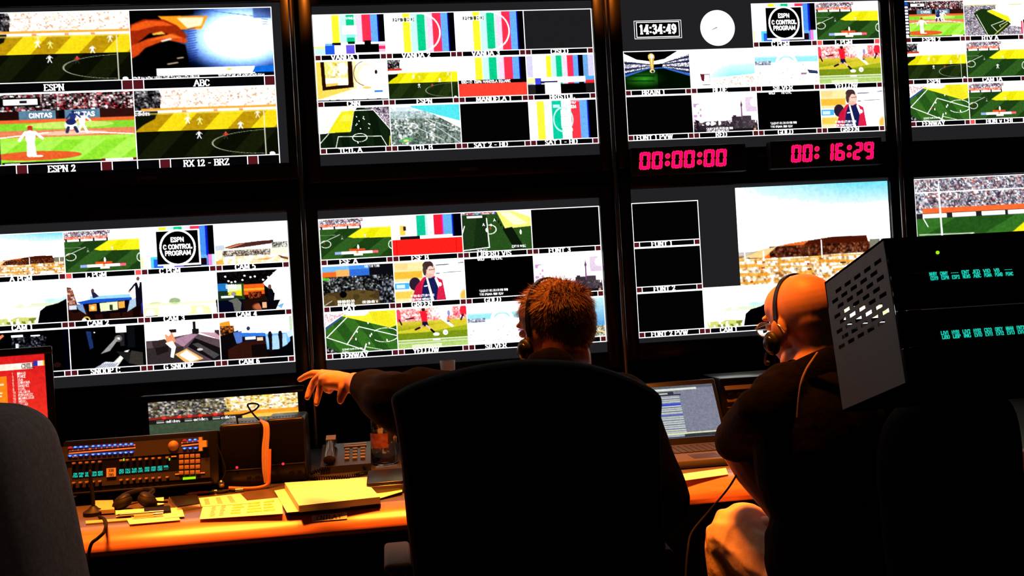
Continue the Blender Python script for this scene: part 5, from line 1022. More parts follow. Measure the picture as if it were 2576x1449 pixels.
g = G(); slab(g, *cxy(2215, 470), *cxy(2262, 250), .012); slab(g, *cxy(2270, 410), *cxy(2340, 300), .02); g.obj('latch_handle', M['card'], con, smooth=0)
g = G(); slab(g, *cxy(205, 895), *cxy(1885, 600), .0015, .003); win = g.obj('display_window', M['gloss_black'], con, smooth=0)
def disp(words1, words2, Xs, Y0, slope, parent, pitch, P=None):
    for row, words in enumerate((words1, words2)):
        for w_, X in zip(words, Xs):
            if not w_: continue
            c = cp_(*cxy(X, Y0 + slope * (X - 250) + row * 40), .0056)
            g = G(); letters(g, w_, c, cx, cu, .0052, serif=False, heavy=1.25, maxw=pitch); g.obj('display_word', M['cyan'], parent, smooth=0)
disp(('EM', 'PGM', 'CARY', 'ESPN', 'NEWS'), ('FOH', 'MG', 'MTBP', 'KILN', 'MOFO'), (258, 350, 452, 554, 652), 848, -.075, win, .0125)
disp(('JRDA', 'FAL1', 'TLAN', 'NA', 'SIED', 'AROD', 'ABCE', 'MANL'), ('WTTP', 'KILN', 'MOFO', 'LIVE', 'HYB1', 'FONT', 'CORD', '____'), (985, 1087, 1187, 1285, 1390, 1490, 1592, 1690), 850, -.085, win, .0125)
g = G(); slab(g, *cxy(752, 882), *cxy(900, 732), .003, .0045); sp = g.obj('label_card', M['card'], con, smooth=0, label='buff square card with figures')
for k, t in enumerate(('336', '785')):
    g = G(); letters(g, t, cp_(*cxy(826, 795 + 70 * k), .0078), cx, cu, .007, serif=False, heavy=.9); g.obj('figures', M['ink'], sp, smooth=0)
for Y0, m_ in ((665, 'key_tan'), (975, 'key_tan')):
    for k, X in enumerate((240, 345, 445, 545, 650, 985, 1085, 1185, 1285, 1385, 1490, 1590, 1712)):
        c = cp_(*cxy(X, Y0 - .062 * (X - 240)), .003); G().box(c + cn * .005, (.008, .012, .0055), R3, .0012).obj('lever_key', M[m_], con)
for X, Y in ((1022, 606), (1742, 600)):
    g = G(); slab(g, *cxy(X - 9, Y + 20), *cxy(X + 9, Y - 20), .002, .004); g.obj('status_led', M['green_led'], con, smooth=0)
g = G(); slab(g, *cxy(1955, 925), *cxy(2152, 870), .0035, .003); g.obj('lit_bar', M['green_led'], con, smooth=0, label='glowing yellow-green bar')
for j in range(4):
    for i in range(4):
        X, Y = 1930 + 87 * i, 556 + 86 * j - 4 * i; g = G(); slab(g, *cxy(X - 35, Y + 34), *cxy(X + 35, Y - 34), .005, .003, .0012); g.obj('keypad_key', M['key_tan'], con)
for X, Y in ((250, 560), (1810, 555), (1870, 835), (2260, 815)):
    g = G(); slab(g, *cxy(X - 40, Y + 12), *cxy(X + 40, Y - 14), .002, .003); g.obj('name_plate', M['card'], con, smooth=0)

# ------------------------------------------------------------------ second intercom panel, right of the laptop
pr = thing('intercom_console', 'small intercom panel with orange label strip, right of laptop', 'intercom', (1.48, -0.40, ZT))
a = at(1815, 958, -.46); G().mm((a.x, -.44, ZT), (a.x + .44, -.26, a.z + .005), .006).obj('housing', M['gloss_black'], pr)
for (q0, q1, m_) in (((1822, 982), (1912, 964), 'card'), ((1828, 1012), (1905, 998), 'key_tan'), ((1828, 1026), (1905, 1018), 'key_tan')):
    u, v = at(*q0, -.4415), at(*q1, -.4415); G().box((u.x + .20, -.447, (u.z + v.z) / 2), (.40, .003, abs(v.z - u.z) * 1.15), Matrix.Rotation(-.75, 3, 'X'), .001).obj('label_strip', M[m_], pr)
for k in range(12):
    u = at(1828, 992, -.45); G().box((u.x + .012 + .032 * k, -.447, u.z), (.018, .012, .009), None, .002).obj('push_button', M['key_dark'], pr)
for k in range(10):
    u = at(1826, 976, -.445); g = G(); letters(g, 'IIHQNXSIAM'[k], (u.x + .02 + .032 * k, -.4525, u.z - .006), (1, 0, 0), (0, .68, .73), .011, serif=False, heavy=.8); g.obj('lettering', M['ink'], pr, smooth=0)

# ------------------------------------------------------------------ desk monitors
def desk_monitor(label, TR, w, h, yaw, tilt, pic, plabel, name='desk_monitor'):
    """TR = top right corner of the picture"""
    Rm = Matrix.Rotation(yaw, 3, 'Z') @ Matrix.Rotation(tilt, 3, 'X')
    X, Zv, N = Rm @ Vector((1, 0, 0)), Rm @ Vector((0, 0, 1)), Rm @ Vector((0, -1, 0))
    TR = Vector(TR); c = TR - X * (w / 2) - Zv * (h / 2)
    foot = Vector((c.x, c.y, ZT)) - N * .06
    foot.z = ZT
    r = thing(name, label, 'monitor', foot)
    g = G(); bz = .022
    g.box(c + Zv * (h / 2 + bz / 2) - N * .012, (w + 2 * bz, .036, bz), Rm, .004); g.box(c - Zv * (h / 2 + bz * .75) - N * .012, (w + 2 * bz, .036, bz * 1.5), Rm, .004)
    for s_ in (-1, 1): g.box(c + X * (s_ * (w / 2 + bz / 2)) - N * .012, (bz, .0355, h + .002), Rm, .004)
    g.obj('bezel', M['gloss_black'], r); G().box(c - N * .032, (w * .96, .03, h * .96), Rm, .01).obj('back_housing', M['black'], r)
    picture('screen_picture', pic, r, c - X * (w / 2) + Zv * (h / 2), c + X * (w / 2) + Zv * (h / 2), c + X * (w / 2) - Zv * (h / 2), c - X * (w / 2) - Zv * (h / 2), plabel)
    bot = c - Zv * (h / 2) - N * .05
    G().tube([bot + Vector((0, 0, .08)), Vector((bot.x, bot.y, ZT + .012))], .018, 14).obj('stand_neck', M['black'], r); G().lathe([(.11, 0), (.11, .006), (.06, .012), (.02, .018)], (bot.x, bot.y, ZT), n=36).obj('stand_base', M['black'], r)
    return r
desk_monitor('desk monitor with a red team list headed CHILE, far left', at(111, 890, -.55), .40, .30, math.radians(17), math.radians(-3), pic_lineup(), 'red team list headed CHILE')
desk_monitor('desk monitor showing a crowd above a pitch, behind the small speakers', at(748, 987, -.30), at(748, 987, -.30).x - at(372, 1008, -.30).x, .17, 0, 0, pic_crowd_ads(), 'crowd above advertising boards')

# ------------------------------------------------------------------ loudspeakers
def speaker(px0, px1, pyt, Y, label, ledpx, depth=.15):
    a = at(px0, pyt, Y); b = at(px1, pyt, Y); x0, x1 = a.x, b.x; zt = at((px0 + px1) / 2, pyt, Y).z; w = x1 - x0
    r = thing('desk_speaker', label, 'speaker', ((x0 + x1) / 2, Y + depth / 2, ZT), 'two small speakers on the desk')
    G().mm((x0, Y + .006, ZT), (x1, Y + depth, zt), .010, 3).obj('cabinet', M['cab'], r)
    h = zt - ZT
    G().mm((x0 + .006, Y, ZT + h * .30), (x1 - .006, Y + .012, zt - .012), .004).obj('grille', M['grille'], r)
    G().mm((x0 + .006, Y + .002, ZT + .006), (x1 - .006, Y + .012, ZT + h * .28), .003).obj('control_plate', M['gloss_black'], r)
    l = at(*ledpx, Y); G().ell((l.x, Y + .001, l.z), (.0042, .004, .0042), None, 12, 8).obj('power_led', M['red_led'], r)
    for k in range(2): G().cone((x1 - .022 - .024 * k, Y + .002, ZT + .03), (x1 - .022 - .024 * k, Y - .008, ZT + .03), .0065, .0055, 16).obj('dial', M['rubber'], r)
    for k in range(9): G().mm((x0 + .02 + k * (w - .04) / 8 - .003, Y + .03, zt - .0005), (x0 + .02 + k * (w - .04) / 8 + .003, Y + .045, zt + .0006)).obj('vent_slot', M['ink'], r)
speaker(549, 660, 1066, -.715, 'small black speaker with red light, left one beside intercom console', (596, 1176))
speaker(667, 766, 1052, -.680, 'small black speaker with red light, right one beside telephone', (712, 1167))
# cords between and above them
r = thing('cord_bundle', 'beige and orange cords draped between the two black speakers', 'cord', atz(668, 1218, ZT))
for k, dx in enumerate((0, 5, 9)):
    pts = [at(656 + dx, 1058 + 2 * k, -.70), at(664 + dx, 1068, -.727), at(666 + dx, 1090, -.735), at(662 + dx * 1.2, 1130, -.738), at(663 + dx, 1180, -.738), at(668 + dx * .6, 1214, -.737)]
    G().tube(smooth_path(pts), .0042, 8).obj('cord_strand', M['beige_cord'], r)
pts = [at(678, 1130, -.737), at(677, 1195, -.738), at(674, 1217, -.740), at(655, 1226, -.745), at(620, 1229, -.752), at(575, 1228, -.76)]
G().tube(smooth_path(pts), .0050, 8).obj('cord_strand', M['orange_cord'], r, label='orange cord')
pts = [at(598, 1066, -.70), at(598, 1048, -.70), at(620, 1040, -.70), at(640, 1032, -.70), at(651, 1020, -.70), at(640, 1015, -.70), at(624, 1017, -.70), at(626, 1026, -.70), at(640, 1045, -.70), at(656, 1060, -.70)]
G().tube(smooth_path(pts), .0026, 8).obj('wire_loop', M['rubber'], None, cat='wire', label='thin black wire loop standing above the left speaker')
r = thing('gooseneck_microphone', 'little microphone with shiny ball head before the left speaker', 'microphone', atz(560, 1232, ZT))
c = at(557, 1218, -.752); G().ell(c, (.009, .009, .012), None, 18, 12).obj('microphone_head', M['silver'], r); G().tube(smooth_path([c + Vector(p) for p in ((0, .004, .006), (.012, .006, .035), (.004, .008, .075), (-.006, .0, .11))]), .0024).obj('stem', M['rubber'], r); G().lathe([(.016, 0), (.016, .006), (.006, .01)], (c.x, c.y, ZT)).obj('base', M['black'], r)

# ------------------------------------------------------------------ telephone
a = Vector((-.010, -.585, ZT)); W, D = .150, .155
ph = thing('desk_telephone', 'dark office telephone with coiled cord behind the script pages', 'telephone', (a.x + W / 2, a.y + D / 2, ZT))
g = G(); g.prism([(a.x, a.y, ZT), (a.x, a.y, ZT + .022), (a.x, a.y + D, ZT + .066), (a.x, a.y + D, ZT)], (W, 0, 0)); g.obj('phone_base', M['lid'], ph, smooth=20)
sl = math.atan2(.044, D); Rp = Matrix.Rotation(sl, 3, 'X'); up = Rp @ Vector((0, 0, 1)); al = Rp @ Vector((0, 1, 0))
def pp(u, v, o=0): return Vector((a.x + u, a.y, ZT + .022)) + al * v + up * o
g = G()
hp = smooth_path([pp(.028, .01, .016), pp(.028, .04, .026), pp(.028, .075, .029), pp(.028, .11, .026), pp(.028, .148, .016)], 6)
g.tube(hp, [.019 - .005 * math.sin(math.pi * k / (len(hp) - 1)) for k in range(len(hp))], 14); g.obj('handset', M['lid'], ph)
g = G(); g.box(pp(.030, .115, .0425), (.030, .034, .003), Rp, .001); g.obj('memo_card', M['card'], ph, smooth=0)
for k in range(2): G().box(pp(.102, .142 - .014 * k, .003), (.070, .006, .004), Rp, .001).obj('label_strip', M['paper'], ph)
for j in range(4):
    for i in range(3): G().box(pp(.078 + .024 * i, .105 - .022 * j, .003), (.015, .011, .007), Rp, .002).obj('key', M['print_ink'], ph)
cc = [Vector((a.x + .03, a.y - .004, ZT + .018)), Vector((a.x - .03, a.y - .01, ZT + .008)), Vector((a.x - .030, a.y - .06, ZT + .008)), Vector((a.x - .01, a.y - .10, ZT + .008)), Vector((a.x + .05, a.y - .115, ZT + .008)), Vector((a.x + .11, a.y - .10, ZT + .008)), Vector((a.x + .145, a.y - .05, ZT + .008)), Vector((a.x + .13, a.y - .006, ZT + .012))]
pth = smooth_path(cc, 60); co = []
for i, p in enumerate(pth):
    d = (pth[min(i + 1, len(pth) - 1)] - pth[max(i - 1, 0)]).normalized(); n1 = d.cross(Vector((0, 0, 1))).normalized(); n2 = n1.cross(d); t = i * .95
    co.append(p + n1 * (.0055 * math.cos(t)) + n2 * (.0055 * math.sin(t)))
G().tube(co, .0017, 5).obj('coiled_cord', M['rubber'], ph)

# ------------------------------------------------------------------ bottle, case, cup
c = atz(970, 1166, ZT); c.z = ZT
bt = thing('water_bottle', 'clear plastic water bottle standing behind the dark case, partly full', 'bottle', c)
BS = 1.22
prof = [(.0, .002), (.030, .0), (.034, .006), (.035, .03), (.0335, .06), (.035, .09), (.035, .125), (.033, .15), (.024, .178), (.0145, .195), (.0135, .205), (.0135, .215)]; prof = [(r_ * BS, h_ * BS) for r_, h_ in prof]
inn = [(r_ - .0008 if r_ > .002 else r_, h_ + .0012) for r_, h_ in prof]
G().lathe(prof + inn[::-1], c).obj('bottle_body', M['clear'], bt, smooth=60, fix=True)
G().lathe([(r_ * BS, h_ * BS) for r_, h_ in ((.0, .004), (.029, .003), (.0325, .008), (.0335, .03), (.032, .06), (.0335, .085), (0, .085))], c).obj('water', M['water'], bt, smooth=60)
g = G(); nn = 20; g.grid([[c + Vector((.0356 * BS * math.cos(t), .0356 * BS * math.sin(t), z)) for t in [-2.9 + 1.6 * k / nn for k in range(nn + 1)]] for z in (.055, .100)]); g.obj('paper_label', M['bottle_label'], bt, label='red and white label')
G().lathe([(.0185, 0), (.0185, .014), (0, .015)], c + Vector((0, 0, .215 * BS - .001))).obj('cap', M['paper'], bt)
P = [atz(px, py, ZT + .034) for px, py in ((925, 1180), (1012, 1176), (1016, 1212), (926, 1212))]
r = thing('black_case', 'dark hard case lying right of the script, touching the chair back', 'case', (P[0] + P[2]) / 2 - Vector((0, 0, .034)))
g = G(); ctr = (P[0] + P[2]) / 2; wdt = (P[1] - P[0]).length; dpt = abs(P[0].y - P[3].y)
G().box(ctr - Vector((0, 0, .021)), (wdt, dpt, .026), None, .006, 3).obj('case_bottom', M['lid'], r); G().box(ctr - Vector((0, 0, .0045)), (wdt * .98, dpt * .98, .009), None, .004, 3).obj('case_lid', M['gloss_black'], r); G().box((ctr.x - wdt * .38, ctr.y - dpt / 2 - .002, ctr.z - .012), (.008, .006, .008), None, .001).obj('clasp', M['silver'], r)
ca, cb = at(1106, 907, -.30), at(1145, 907, -.30); cc_ = (ca + cb) / 2; rr = (cb.x - ca.x) / 2
rs = thing('added_cup_box', 'plain black box added under the cup at the back of the desk, behind the chair', 'speaker', (cc_.x, -.27, ZT)); G().mm((cc_.x - .09, -.36, ZT), (cc_.x + .09, -.19, cc_.z - .10), .008).obj('cabinet', M['black'], rs); G().mm((cc_.x - .08, -.366, ZT + .01), (cc_.x + .08, -.355, cc_.z - .11), .004).obj('grille', M['grille'], rs)  # invented box, hidden by the chair, added to carry the cup
cu0 = Vector((cc_.x, -.30, cc_.z - .10))
G().lathe([(0, .001), (rr * .78, 0), (rr * .82, .004), (rr, .098), (rr * .97, .100), (rr * .93, .097), (rr * .76, .006), (0, .005)], cu0).obj('plastic_cup', M['frosted'], None, 50, 'translucent white plastic cup standing on the black box behind the chair', 'cup')

# ------------------------------------------------------------------ laptop
hl = Vector((1.05, -.70, ZT + .022)); 
lp = thing('laptop', 'open laptop with a list on its screen between the two men', 'laptop', (1.06, -.82, ZT))
xl, xr = .93, at(1835, 1120, -.70).x
G().mm((xl, -.965, ZT + .002), (xr, -.70, ZT + .024), .005).obj('keyboard_deck', M['deck'], lp)
for j in range(5):
    for i in range(13): 
        kx = xl + .022 + (xr - xl - .044) * (i + .5) / 13; G().mm((kx - .0085, -.84 + .024 * j - .009, ZT + .024), (kx + .0085, -.84 + .024 * j + .009, ZT + .0275), .001, 1).obj('key', M['key_dark'], lp)
G().mm(((xl + xr) / 2 - .04, -.945, ZT + .0235), ((xl + xr) / 2 + .04, -.88, ZT + .0248), .0005).obj('touch_pad', M['key_dark'], lp)
tl_ = math.radians(30); Rl = Matrix.Rotation(-tl_, 3, 'X'); lu = Rl @ Vector((0, 0, 1)); ln = Rl @ Vector((0, -1, 0))
h0 = Vector((0, -.70, ZT + .020)); tr_ = onplane(1806, 950, h0, ln); LH = (tr_ - h0).dot(lu)
G().box(Vector(((xl + xr) / 2, h0.y, h0.z)) + lu * (LH / 2) - ln * .006, (xr - xl, .012, LH), Rl, .005, 3).obj('screen_lid', M['cab'], lp)
sb = .012; A = Vector((xl + sb, h0.y, h0.z)) + lu * (LH - .018); B = Vector((xr - sb, h0.y, h0.z)) + lu * (LH - .018)
picture('screen_picture', pic_editor(), lp, A + ln * .0008, B + ln * .0008, B - lu * (LH - .042) + ln * .0008, A - lu * (LH - .042) + ln * .0008, 'window with a long striped list')
s = sheet('paper_sheet', [(1716, 1192), (1826, 1177), (1832, 1193), (1720, 1209)], ZT + .003, M['paper'], 'white sheet on the desk in front of the laptop', 'paper')
s = sheet('paper_sheet', [(1880, 1176), (1962, 1168), (1966, 1182), (1884, 1190)], ZT + .003, M['card'], 'buff slip on the desk right of the laptop', 'paper')
s = sheet('paper_sheet', [(2240, 1078), (2330, 1070), (2338, 1080), (2246, 1090)], ZT + .003, M['paper'], 'white sheet at the far right of the desk under the tilted rack', 'paper')

# ------------------------------------------------------------------ tilted equipment box at right
TQ = math.radians(11); Rq = Matrix.Rotation(-TQ, 3, 'X'); qn = Rq @ Vector((0, -1, 0)); qu = Rq @ Vector((0, 0, 1)); Rd = Matrix.Rotation(-math.radians(17), 3, 'X'); qd = Rd @ Vector((0, 1, 0))
F1 = at(2221, 600, -2.08); hq = .241; wq = .52; dq = .238
F0 = F1 - qu * hq
tq = thing('equipment_box', 'large tilted equipment box with vented grey side at right', 'equipment rack', F0 + Vector((wq / 2, .1, 0)))
g = G(); t_ = .004
ctr = F0 + qu * (hq / 2) + qd * (dq / 2)
wx = Vector((wq, 0, 0))
for e in (0, 1): g.prism([F0 + qu * (e * hq), F0 + qu * (e * hq) + wx, F0 + qu * (e * hq) + wx + qd * dq, F0 + qu * (e * hq) + qd * dq], qu * (-t_ if e else t_))
g.prism([F0 + wx, F0 + wx + qd * dq, F0 + wx + qd * dq + qu * hq, F0 + wx + qu * hq], (-t_, 0, 0))
g.prism([F0 + qd * dq + qu * (hq * .80), F0 + qd * dq + qu * (hq * .80) + wx, F0 + qd * dq + qu * hq + wx, F0 + qd * dq + qu * hq], -qd * t_)
g.obj('outer_case', M['black'], tq)
# side plate with real slots
def sp_(a, b): return F0 + qd * (a * dq) + qu * (b * hq)        # a: 0 front .. 1 back, b: 0 bottom .. 1 top
g = G(); e1, e2 = qd, qu
slots = []
for j in range(8):
    nrow = 5
    for i in range(nrow):
        aa = .12 + .165 * i + (.08 if j % 2 else 0); bb = .875 - .058 * j - .0 * i
        if aa < .93: slots.append((aa, bb))
xs_ = sorted({0, 1} | {round(a_ - .052, 4) for a_, b_ in slots} | {round(a_ + .052, 4) for a_, b_ in slots}); ys_ = sorted({0, 1} | {round(b_ - .014, 4) for a_, b_ in slots} | {round(b_ + .014, 4) for a_, b_ in slots})
for i in range(len(xs_) - 1):
    for j in range(len(ys_) - 1):
        ca_, cb_ = (xs_[i] + xs_[i + 1]) / 2, (ys_[j] + ys_[j + 1]) / 2
        if any(abs(ca_ - a_) < .052 and abs(cb_ - b_) < .014 for a_, b_ in slots): continue
        p = [sp_(xs_[i], ys_[j]), sp_(xs_[i + 1], ys_[j]), sp_(xs_[i + 1], ys_[j + 1]), sp_(xs_[i], ys_[j + 1])]
        g.prism(p, Vector((.0015, 0, 0)))
g.obj('vented_side_plate', M['grey_steel'], tq, smooth=0, label='light grey side plate with rows of vent slots')
UH = hq / 4
for k, nm in enumerate(('blank_panel', 'intercom_unit', 'blank_panel', 'intercom_unit')):
    c_ = F0 + Vector((wq / 2, 0, 0)) + qu * (hq - UH * (k + .5) - (.0)); 
    pn = G().box(c_ + qd * .004, (wq - .012, .010, UH - .002), Rq, .0015).obj(nm, M['gloss_black'] if k % 2 else M['black'], tq)
    for sx in (-1, 1):
        for sz in (-1, 1): G().box(c_ + Vector((sx * (wq / 2 - .016), 0, 0)) + qu * (sz * UH * .3) - qd * .001, (.009, .003, .006), Rq, .001).obj('rack_screw', M['dark_metal'], pn)
def qp(px, py, o=.0): return onplane(px, py, F0, qn) + qn * o
units = [o for o in tq.children if o.name.startswith('intercom_unit')]
def words(rows, x0, y0, dx, dy, dyrow, parent):
    for r_, ws in enumerate(rows):
        for k, w_ in enumerate(ws):
            if w_.strip():
                c_ = qp(x0 + dx * k + 3 * r_, y0 + dy * k + dyrow * r_, .0025); g = G(); letters(g, w_, c_, cx, qu, .0058, serif=False, heavy=1.25, align=0, maxw=.0128); g.obj('display_word', M['cyan'], parent, smooth=0)
words((('NHBY', 'CNMY', '____', 'ENT', 'JED', 'VID', 'VB', '____'), ('ED19', 'ESPN', 'ESP2', 'NEWS', 'ABC', 'PGMA', 'PGMB', 'PGMC')), 2337, 695, 27.0, -1.6, 10.5, units[0])
words((('LIV1', 'HYB1', 'LIV2', 'HYB2', 'CSCO', 'OREY', 'NNAN', 'FNT2'), ('LIBO', 'LIBP', 'ING', 'EV1O', 'EV11', 'EV12', 'EV13', 'EV14')), 2366, 843, 27.2, -1.9, 10.5, units[1])
c_ = qp(2357, 636, .001); G().ell(c_ + qn * .001, (.003, .003, .003), None, 12, 8).obj('status_led', M['green_led'], tq)
for k in range(14):
    for u_, z_ in ((units[0], .60), (units[1], .10)):
        c_ = F0 + Vector((.045 + .031 * k, 0, 0)) + qu * (hq * (z_ - .045)) + qn * .004; G().box(c_, (.012, .010, .006), Rq, .0015).obj('lever_key', M['key_dark'], u_)
# its stand
st = thing('rack_stand', 'black pedestal stand carrying the tilted equipment box', 'stand', (F0.x + .42, -1.93, 0))
sx_ = F0.x + .46; tp = F0 + Vector((.46, 0, 0)) + qd * (dq * .5)
G().box(tp - Rd @ Vector((0, 0, .008)), (.11, .16, .014), Rd, .003).obj('tray', M['black'], st); G().cone((sx_, tp.y, .02), (sx_, tp.y, tp.z - .012), .03, .03, 20).obj('column', M['black'], st); G().mm((sx_ - .12, tp.y - .10, 0), (sx_ + .26, tp.y + .16, .022), .008).obj('base_plate', M['black'], st)
# ------------------------------------------------------------------ chairs
def slabform(outline, ydir, half, steps=((-1, .955), (-.72, .985), (0, 1.0), (.72, .985), (1, .955))):
    """rounded cushion: a flat outline swept along ydir with eased rims"""
    P = [Vector(p) for p in outline]; ce = sum(P, Vector()) / len(P); n = len(P); g = G(); vs = []; yd = Vector(ydir)
    for t, s_ in steps:
        vs += [ce + (p - ce) * s_ + yd * (t * half) for p in P]
    m = len(steps); fs = [(k * n + i, k * n + (i + 1) % n, (k + 1) * n + (i + 1) % n, (k + 1) * n + i) for k in range(m - 1) for i in range(n)]
    fs += [tuple(range(n - 1, -1, -1)), tuple(range((m - 1) * n, m * n))]
    return g.add(vs, fs)
def rounded(pts, n=6): return smooth_path(pts, n)
def base_parts(r, c, yaw, seat_z=.47, frame=None):
    """seat, gas column, five spoked legs with castors; c is the floor point under the seat"""
    c = Vector(c); Rz = Matrix.Rotation(yaw, 3, 'Z'); fm = M['black']
    o = [c + Rz @ Vector((x, y, seat_z - .035)) for x, y in ((-.22, -.22), (0, -.235), (.22, -.22), (.245, 0), (.23, .2), (.12, .25), (-.12, .25), (-.23, .2), (-.245, 0))]
    slabform(o, (0, 0, 1), .04).obj('seat', frame or M['fabric_black'], r, 50)
    G().cone(c + Vector((0, 0, .10)), c + Vector((0, 0, seat_z - .07)), .028, .022, 18).obj('gas_column', fm, r)
    for k in range(5):
        t = yaw + 2 * math.pi * (k + .5) / 5; d = Vector((math.cos(t), math.sin(t), 0)); e = c + d * .28
        l = G().tube([c + Vector((0, 0, .105)), c + d * .15 + Vector((0, 0, .095)), e + Vector((0, 0, .07))], [.026, .021, .016], 10).obj('leg', fm, r)
        sd = d.cross(Vector((0, 0, 1))); g = G()
        for s_ in (-1, 1): g.cone(e + sd * (s_ * .010) + Vector((0, 0, .026)), e + sd * (s_ * .026) + Vector((0, 0, .026)), .026, .026, 16)
        g.obj('castor', M['rubber'], l)
M['arm_plastic'] = mat('dark_grey_armrest_plastic', (0.075, 0.065, 0.062), 0.6)
def armrest(r, pad0, pad1, foot, w=.05):
    a, b = Vector(pad0), Vector(pad1); c = (a + b) / 2; L = (b - a).length; q = (b - a).to_track_quat('Y', 'Z').to_matrix()
    p = G().box(c, (w, L, .018), q, .008, 3).obj('armrest', M['arm_plastic'], r)
    G().tube(smooth_path([c - Vector((0, 0, .015)), c - Vector((0, 0, .12)), Vector(foot)]), .016, 10).obj('arm_post', M['black'], p)

# the tall chair of the man in the middle
ol = [(1052, 1560), (1036, 1420), (1022, 1300), (1008, 1150), (992, 1050), (984, 1010), (990, 992), (1010, 978), (1050, 959), (1130, 934), (1230, 913), (1330, 904), (1450, 909), (1550, 935), (1612, 962), (1645, 980), (1657, 996), (1658, 1020), (1656, 1065), (1658, 1200), (1664, 1320), (1672, 1440), (1680, 1560), (1500, 1590), (1230, 1595)]
O3 = [at(px, py, -1.85) for px, py in ol]; O3 = rounded(O3 + [O3[0]], 3)[:-1]
ch = thing('office_chair', 'tall black office chair in the middle, seen from behind', 'chair', (.47, -1.58, 0))
slabform(O3, (0, 1, 0), .042).obj('backrest', M['fabric_black'], ch, 50)
G().tube(smooth_path([(.47, -1.83, .70), (.47, -1.85, .58), (.47, -1.78, .46), (.47, -1.62, .42)]), .03, 12).obj('back_support', M['black'], ch)
base_parts(ch, (.48, -1.58, 0), 0)
armrest(ch, at(1001, 1432, -1.80), at(1001, 1432, -1.80) + Vector((0, .17, 0)), (.26, -1.6, .45)); armrest(ch, at(1662, 1396, -1.80), at(1662, 1396, -1.80) + Vector((.01, .17, 0)), (.70, -1.6, .45))
# grey chair at the left edge
cu_ = [(-330, 1040), (-250, 1012), (-120, 1004), (20, 1007), (70, 1013), (120, 1037), (148, 1072), (163, 1115), (185, 1200), (206, 1295), (235, 1440), (262, 1560), (240, 1620), (100, 1660), (-250, 1660), (-420, 1640), (-450, 1560), (-430, 1300), (-390, 1110)]
O3 = [at(px, py, -2.28) for px, py in cu_]; O3 = rounded(O3 + [O3[0]], 3)[:-1]; gx = sum((q.x for q in O3)) / len(O3)
gc = thing('office_chair', 'grey upholstered chair at the lower left corner, nearest the camera', 'chair', (gx, -2.12, 0))
slabform([q - Vector((0, .10, 0)) for q in O3], (0, 1, 0), .10, ((-1, .80), (-.97, .86), (-.85, .93), (-.5, .985), (0, 1), (.7, 1), (.9, .985), (1, .95))).obj('backrest', M['fabric_grey'], gc, 60)
base_parts(gc, (gx, -2.06, 0), 0, .47, M['fabric_grey'])
G().tube(smooth_path([(gx, -2.42, .84), (gx, -2.42, .62), (gx, -2.32, .47), (gx, -2.1, .42)]), .028, 12).obj('back_support', M['black'], gc)
q = at(325, 1560, -2.2); armrest(gc, q - Vector((0, .1, 0)), q + Vector((0, .10, 0)), (gx + .18, -2.08, .44), .07)
# chairs that show only as dark edges
def plain_chair(label, c, yaw, top, w=.46, foot=.56):
    r = thing('office_chair', label, 'chair', c); c = Vector(c); Rz = Matrix.Rotation(yaw, 3, 'Z')
    o = [(-.16, foot), (-.20, foot + .06), (-w / 2, foot + .25), (-w / 2, top - .12), (-w / 2 + .03, top - .05), (-.10, top - .005), (0, top), (.10, top - .005), (w / 2 - .03, top - .05), (w / 2, top - .12), (w / 2, foot + .25), (.20, foot + .06), (.16, foot)]
    P = [c + Rz @ Vector((x, -.24, z)) for x, z in o]
    slabform(rounded(P + [P[0]], 3)[:-1], Rz @ Vector((0, 1, 0)), .035).obj('backrest', M['fabric_black'], r, 50)
    G().tube(smooth_path([c + Rz @ Vector(p) for p in ((0, -.24, foot + .1), (0, -.26, .55), (0, -.2, .45), (0, -.05, .42))]), .026, 12).obj('back_support', M['black'], r)
    base_parts(r, c, yaw)
    for s_ in (-1, 1): armrest(r, c + Rz @ Vector((s_ * .27, -.20, .60)), c + Rz @ Vector((s_ * .27, .00, .60)), c + Rz @ Vector((s_ * .2, 0, .44)))
    return r
plain_chair('black office chair behind the bald man, half hidden by the equipment box', (1.20, -1.545, 0), math.radians(30), 1.02, .44)
plain_chair('black office chair cut off at the lower right corner before the equipment box', (1.225, -2.31, 0), math.radians(0), 1.185, .50, .62)

# ------------------------------------------------------------------ people
M.update(
    skin=mat('light_skin', (0.54, 0.27, 0.20), 0.5, spec=0.35, noise=(30, 0.08), sss=0.12),
    hair=mat('reddish_brown_hair', (0.15, 0.07, 0.035), 0.55, spec=0.35, noise=(120, 0.35)),
    sweater=mat('dark_knit', (0.0045, 0.0038, 0.0042), 0.95, spec=0.06, noise=(90, 0.3), bump=(350, 0.6, 0.002)),
    polo=mat('dark_polo_cloth', (0.0045, 0.0038, 0.0038), 0.92, spec=0.05, noise=(40, 0.3), bump=(60, 0.5, 0.006)),
    khaki=mat('khaki_cotton', (0.62, 0.43, 0.30), 0.9, spec=0.15, noise=(50, 0.08), bump=(11, 0.35, 0.02)),
    dark_trousers=mat('dark_trousers', (0.015, 0.015, 0.018), 0.9, spec=0.1),
    leather=mat('black_shoe_leather', (0.012, 0.01, 0.01), 0.4),
    lens=mat('spectacle_lens', (0.95, 0.95, 0.95), 0.02, trans=1.0, ior=1.5),
    lip=mat('lip_tone', (0.42, 0.17, 0.13), 0.45), eye=mat('eye_white', (0.7, 0.68, 0.65), 0.25), iris=mat('dark_iris', (0.03, 0.02, 0.015), 0.2),
)
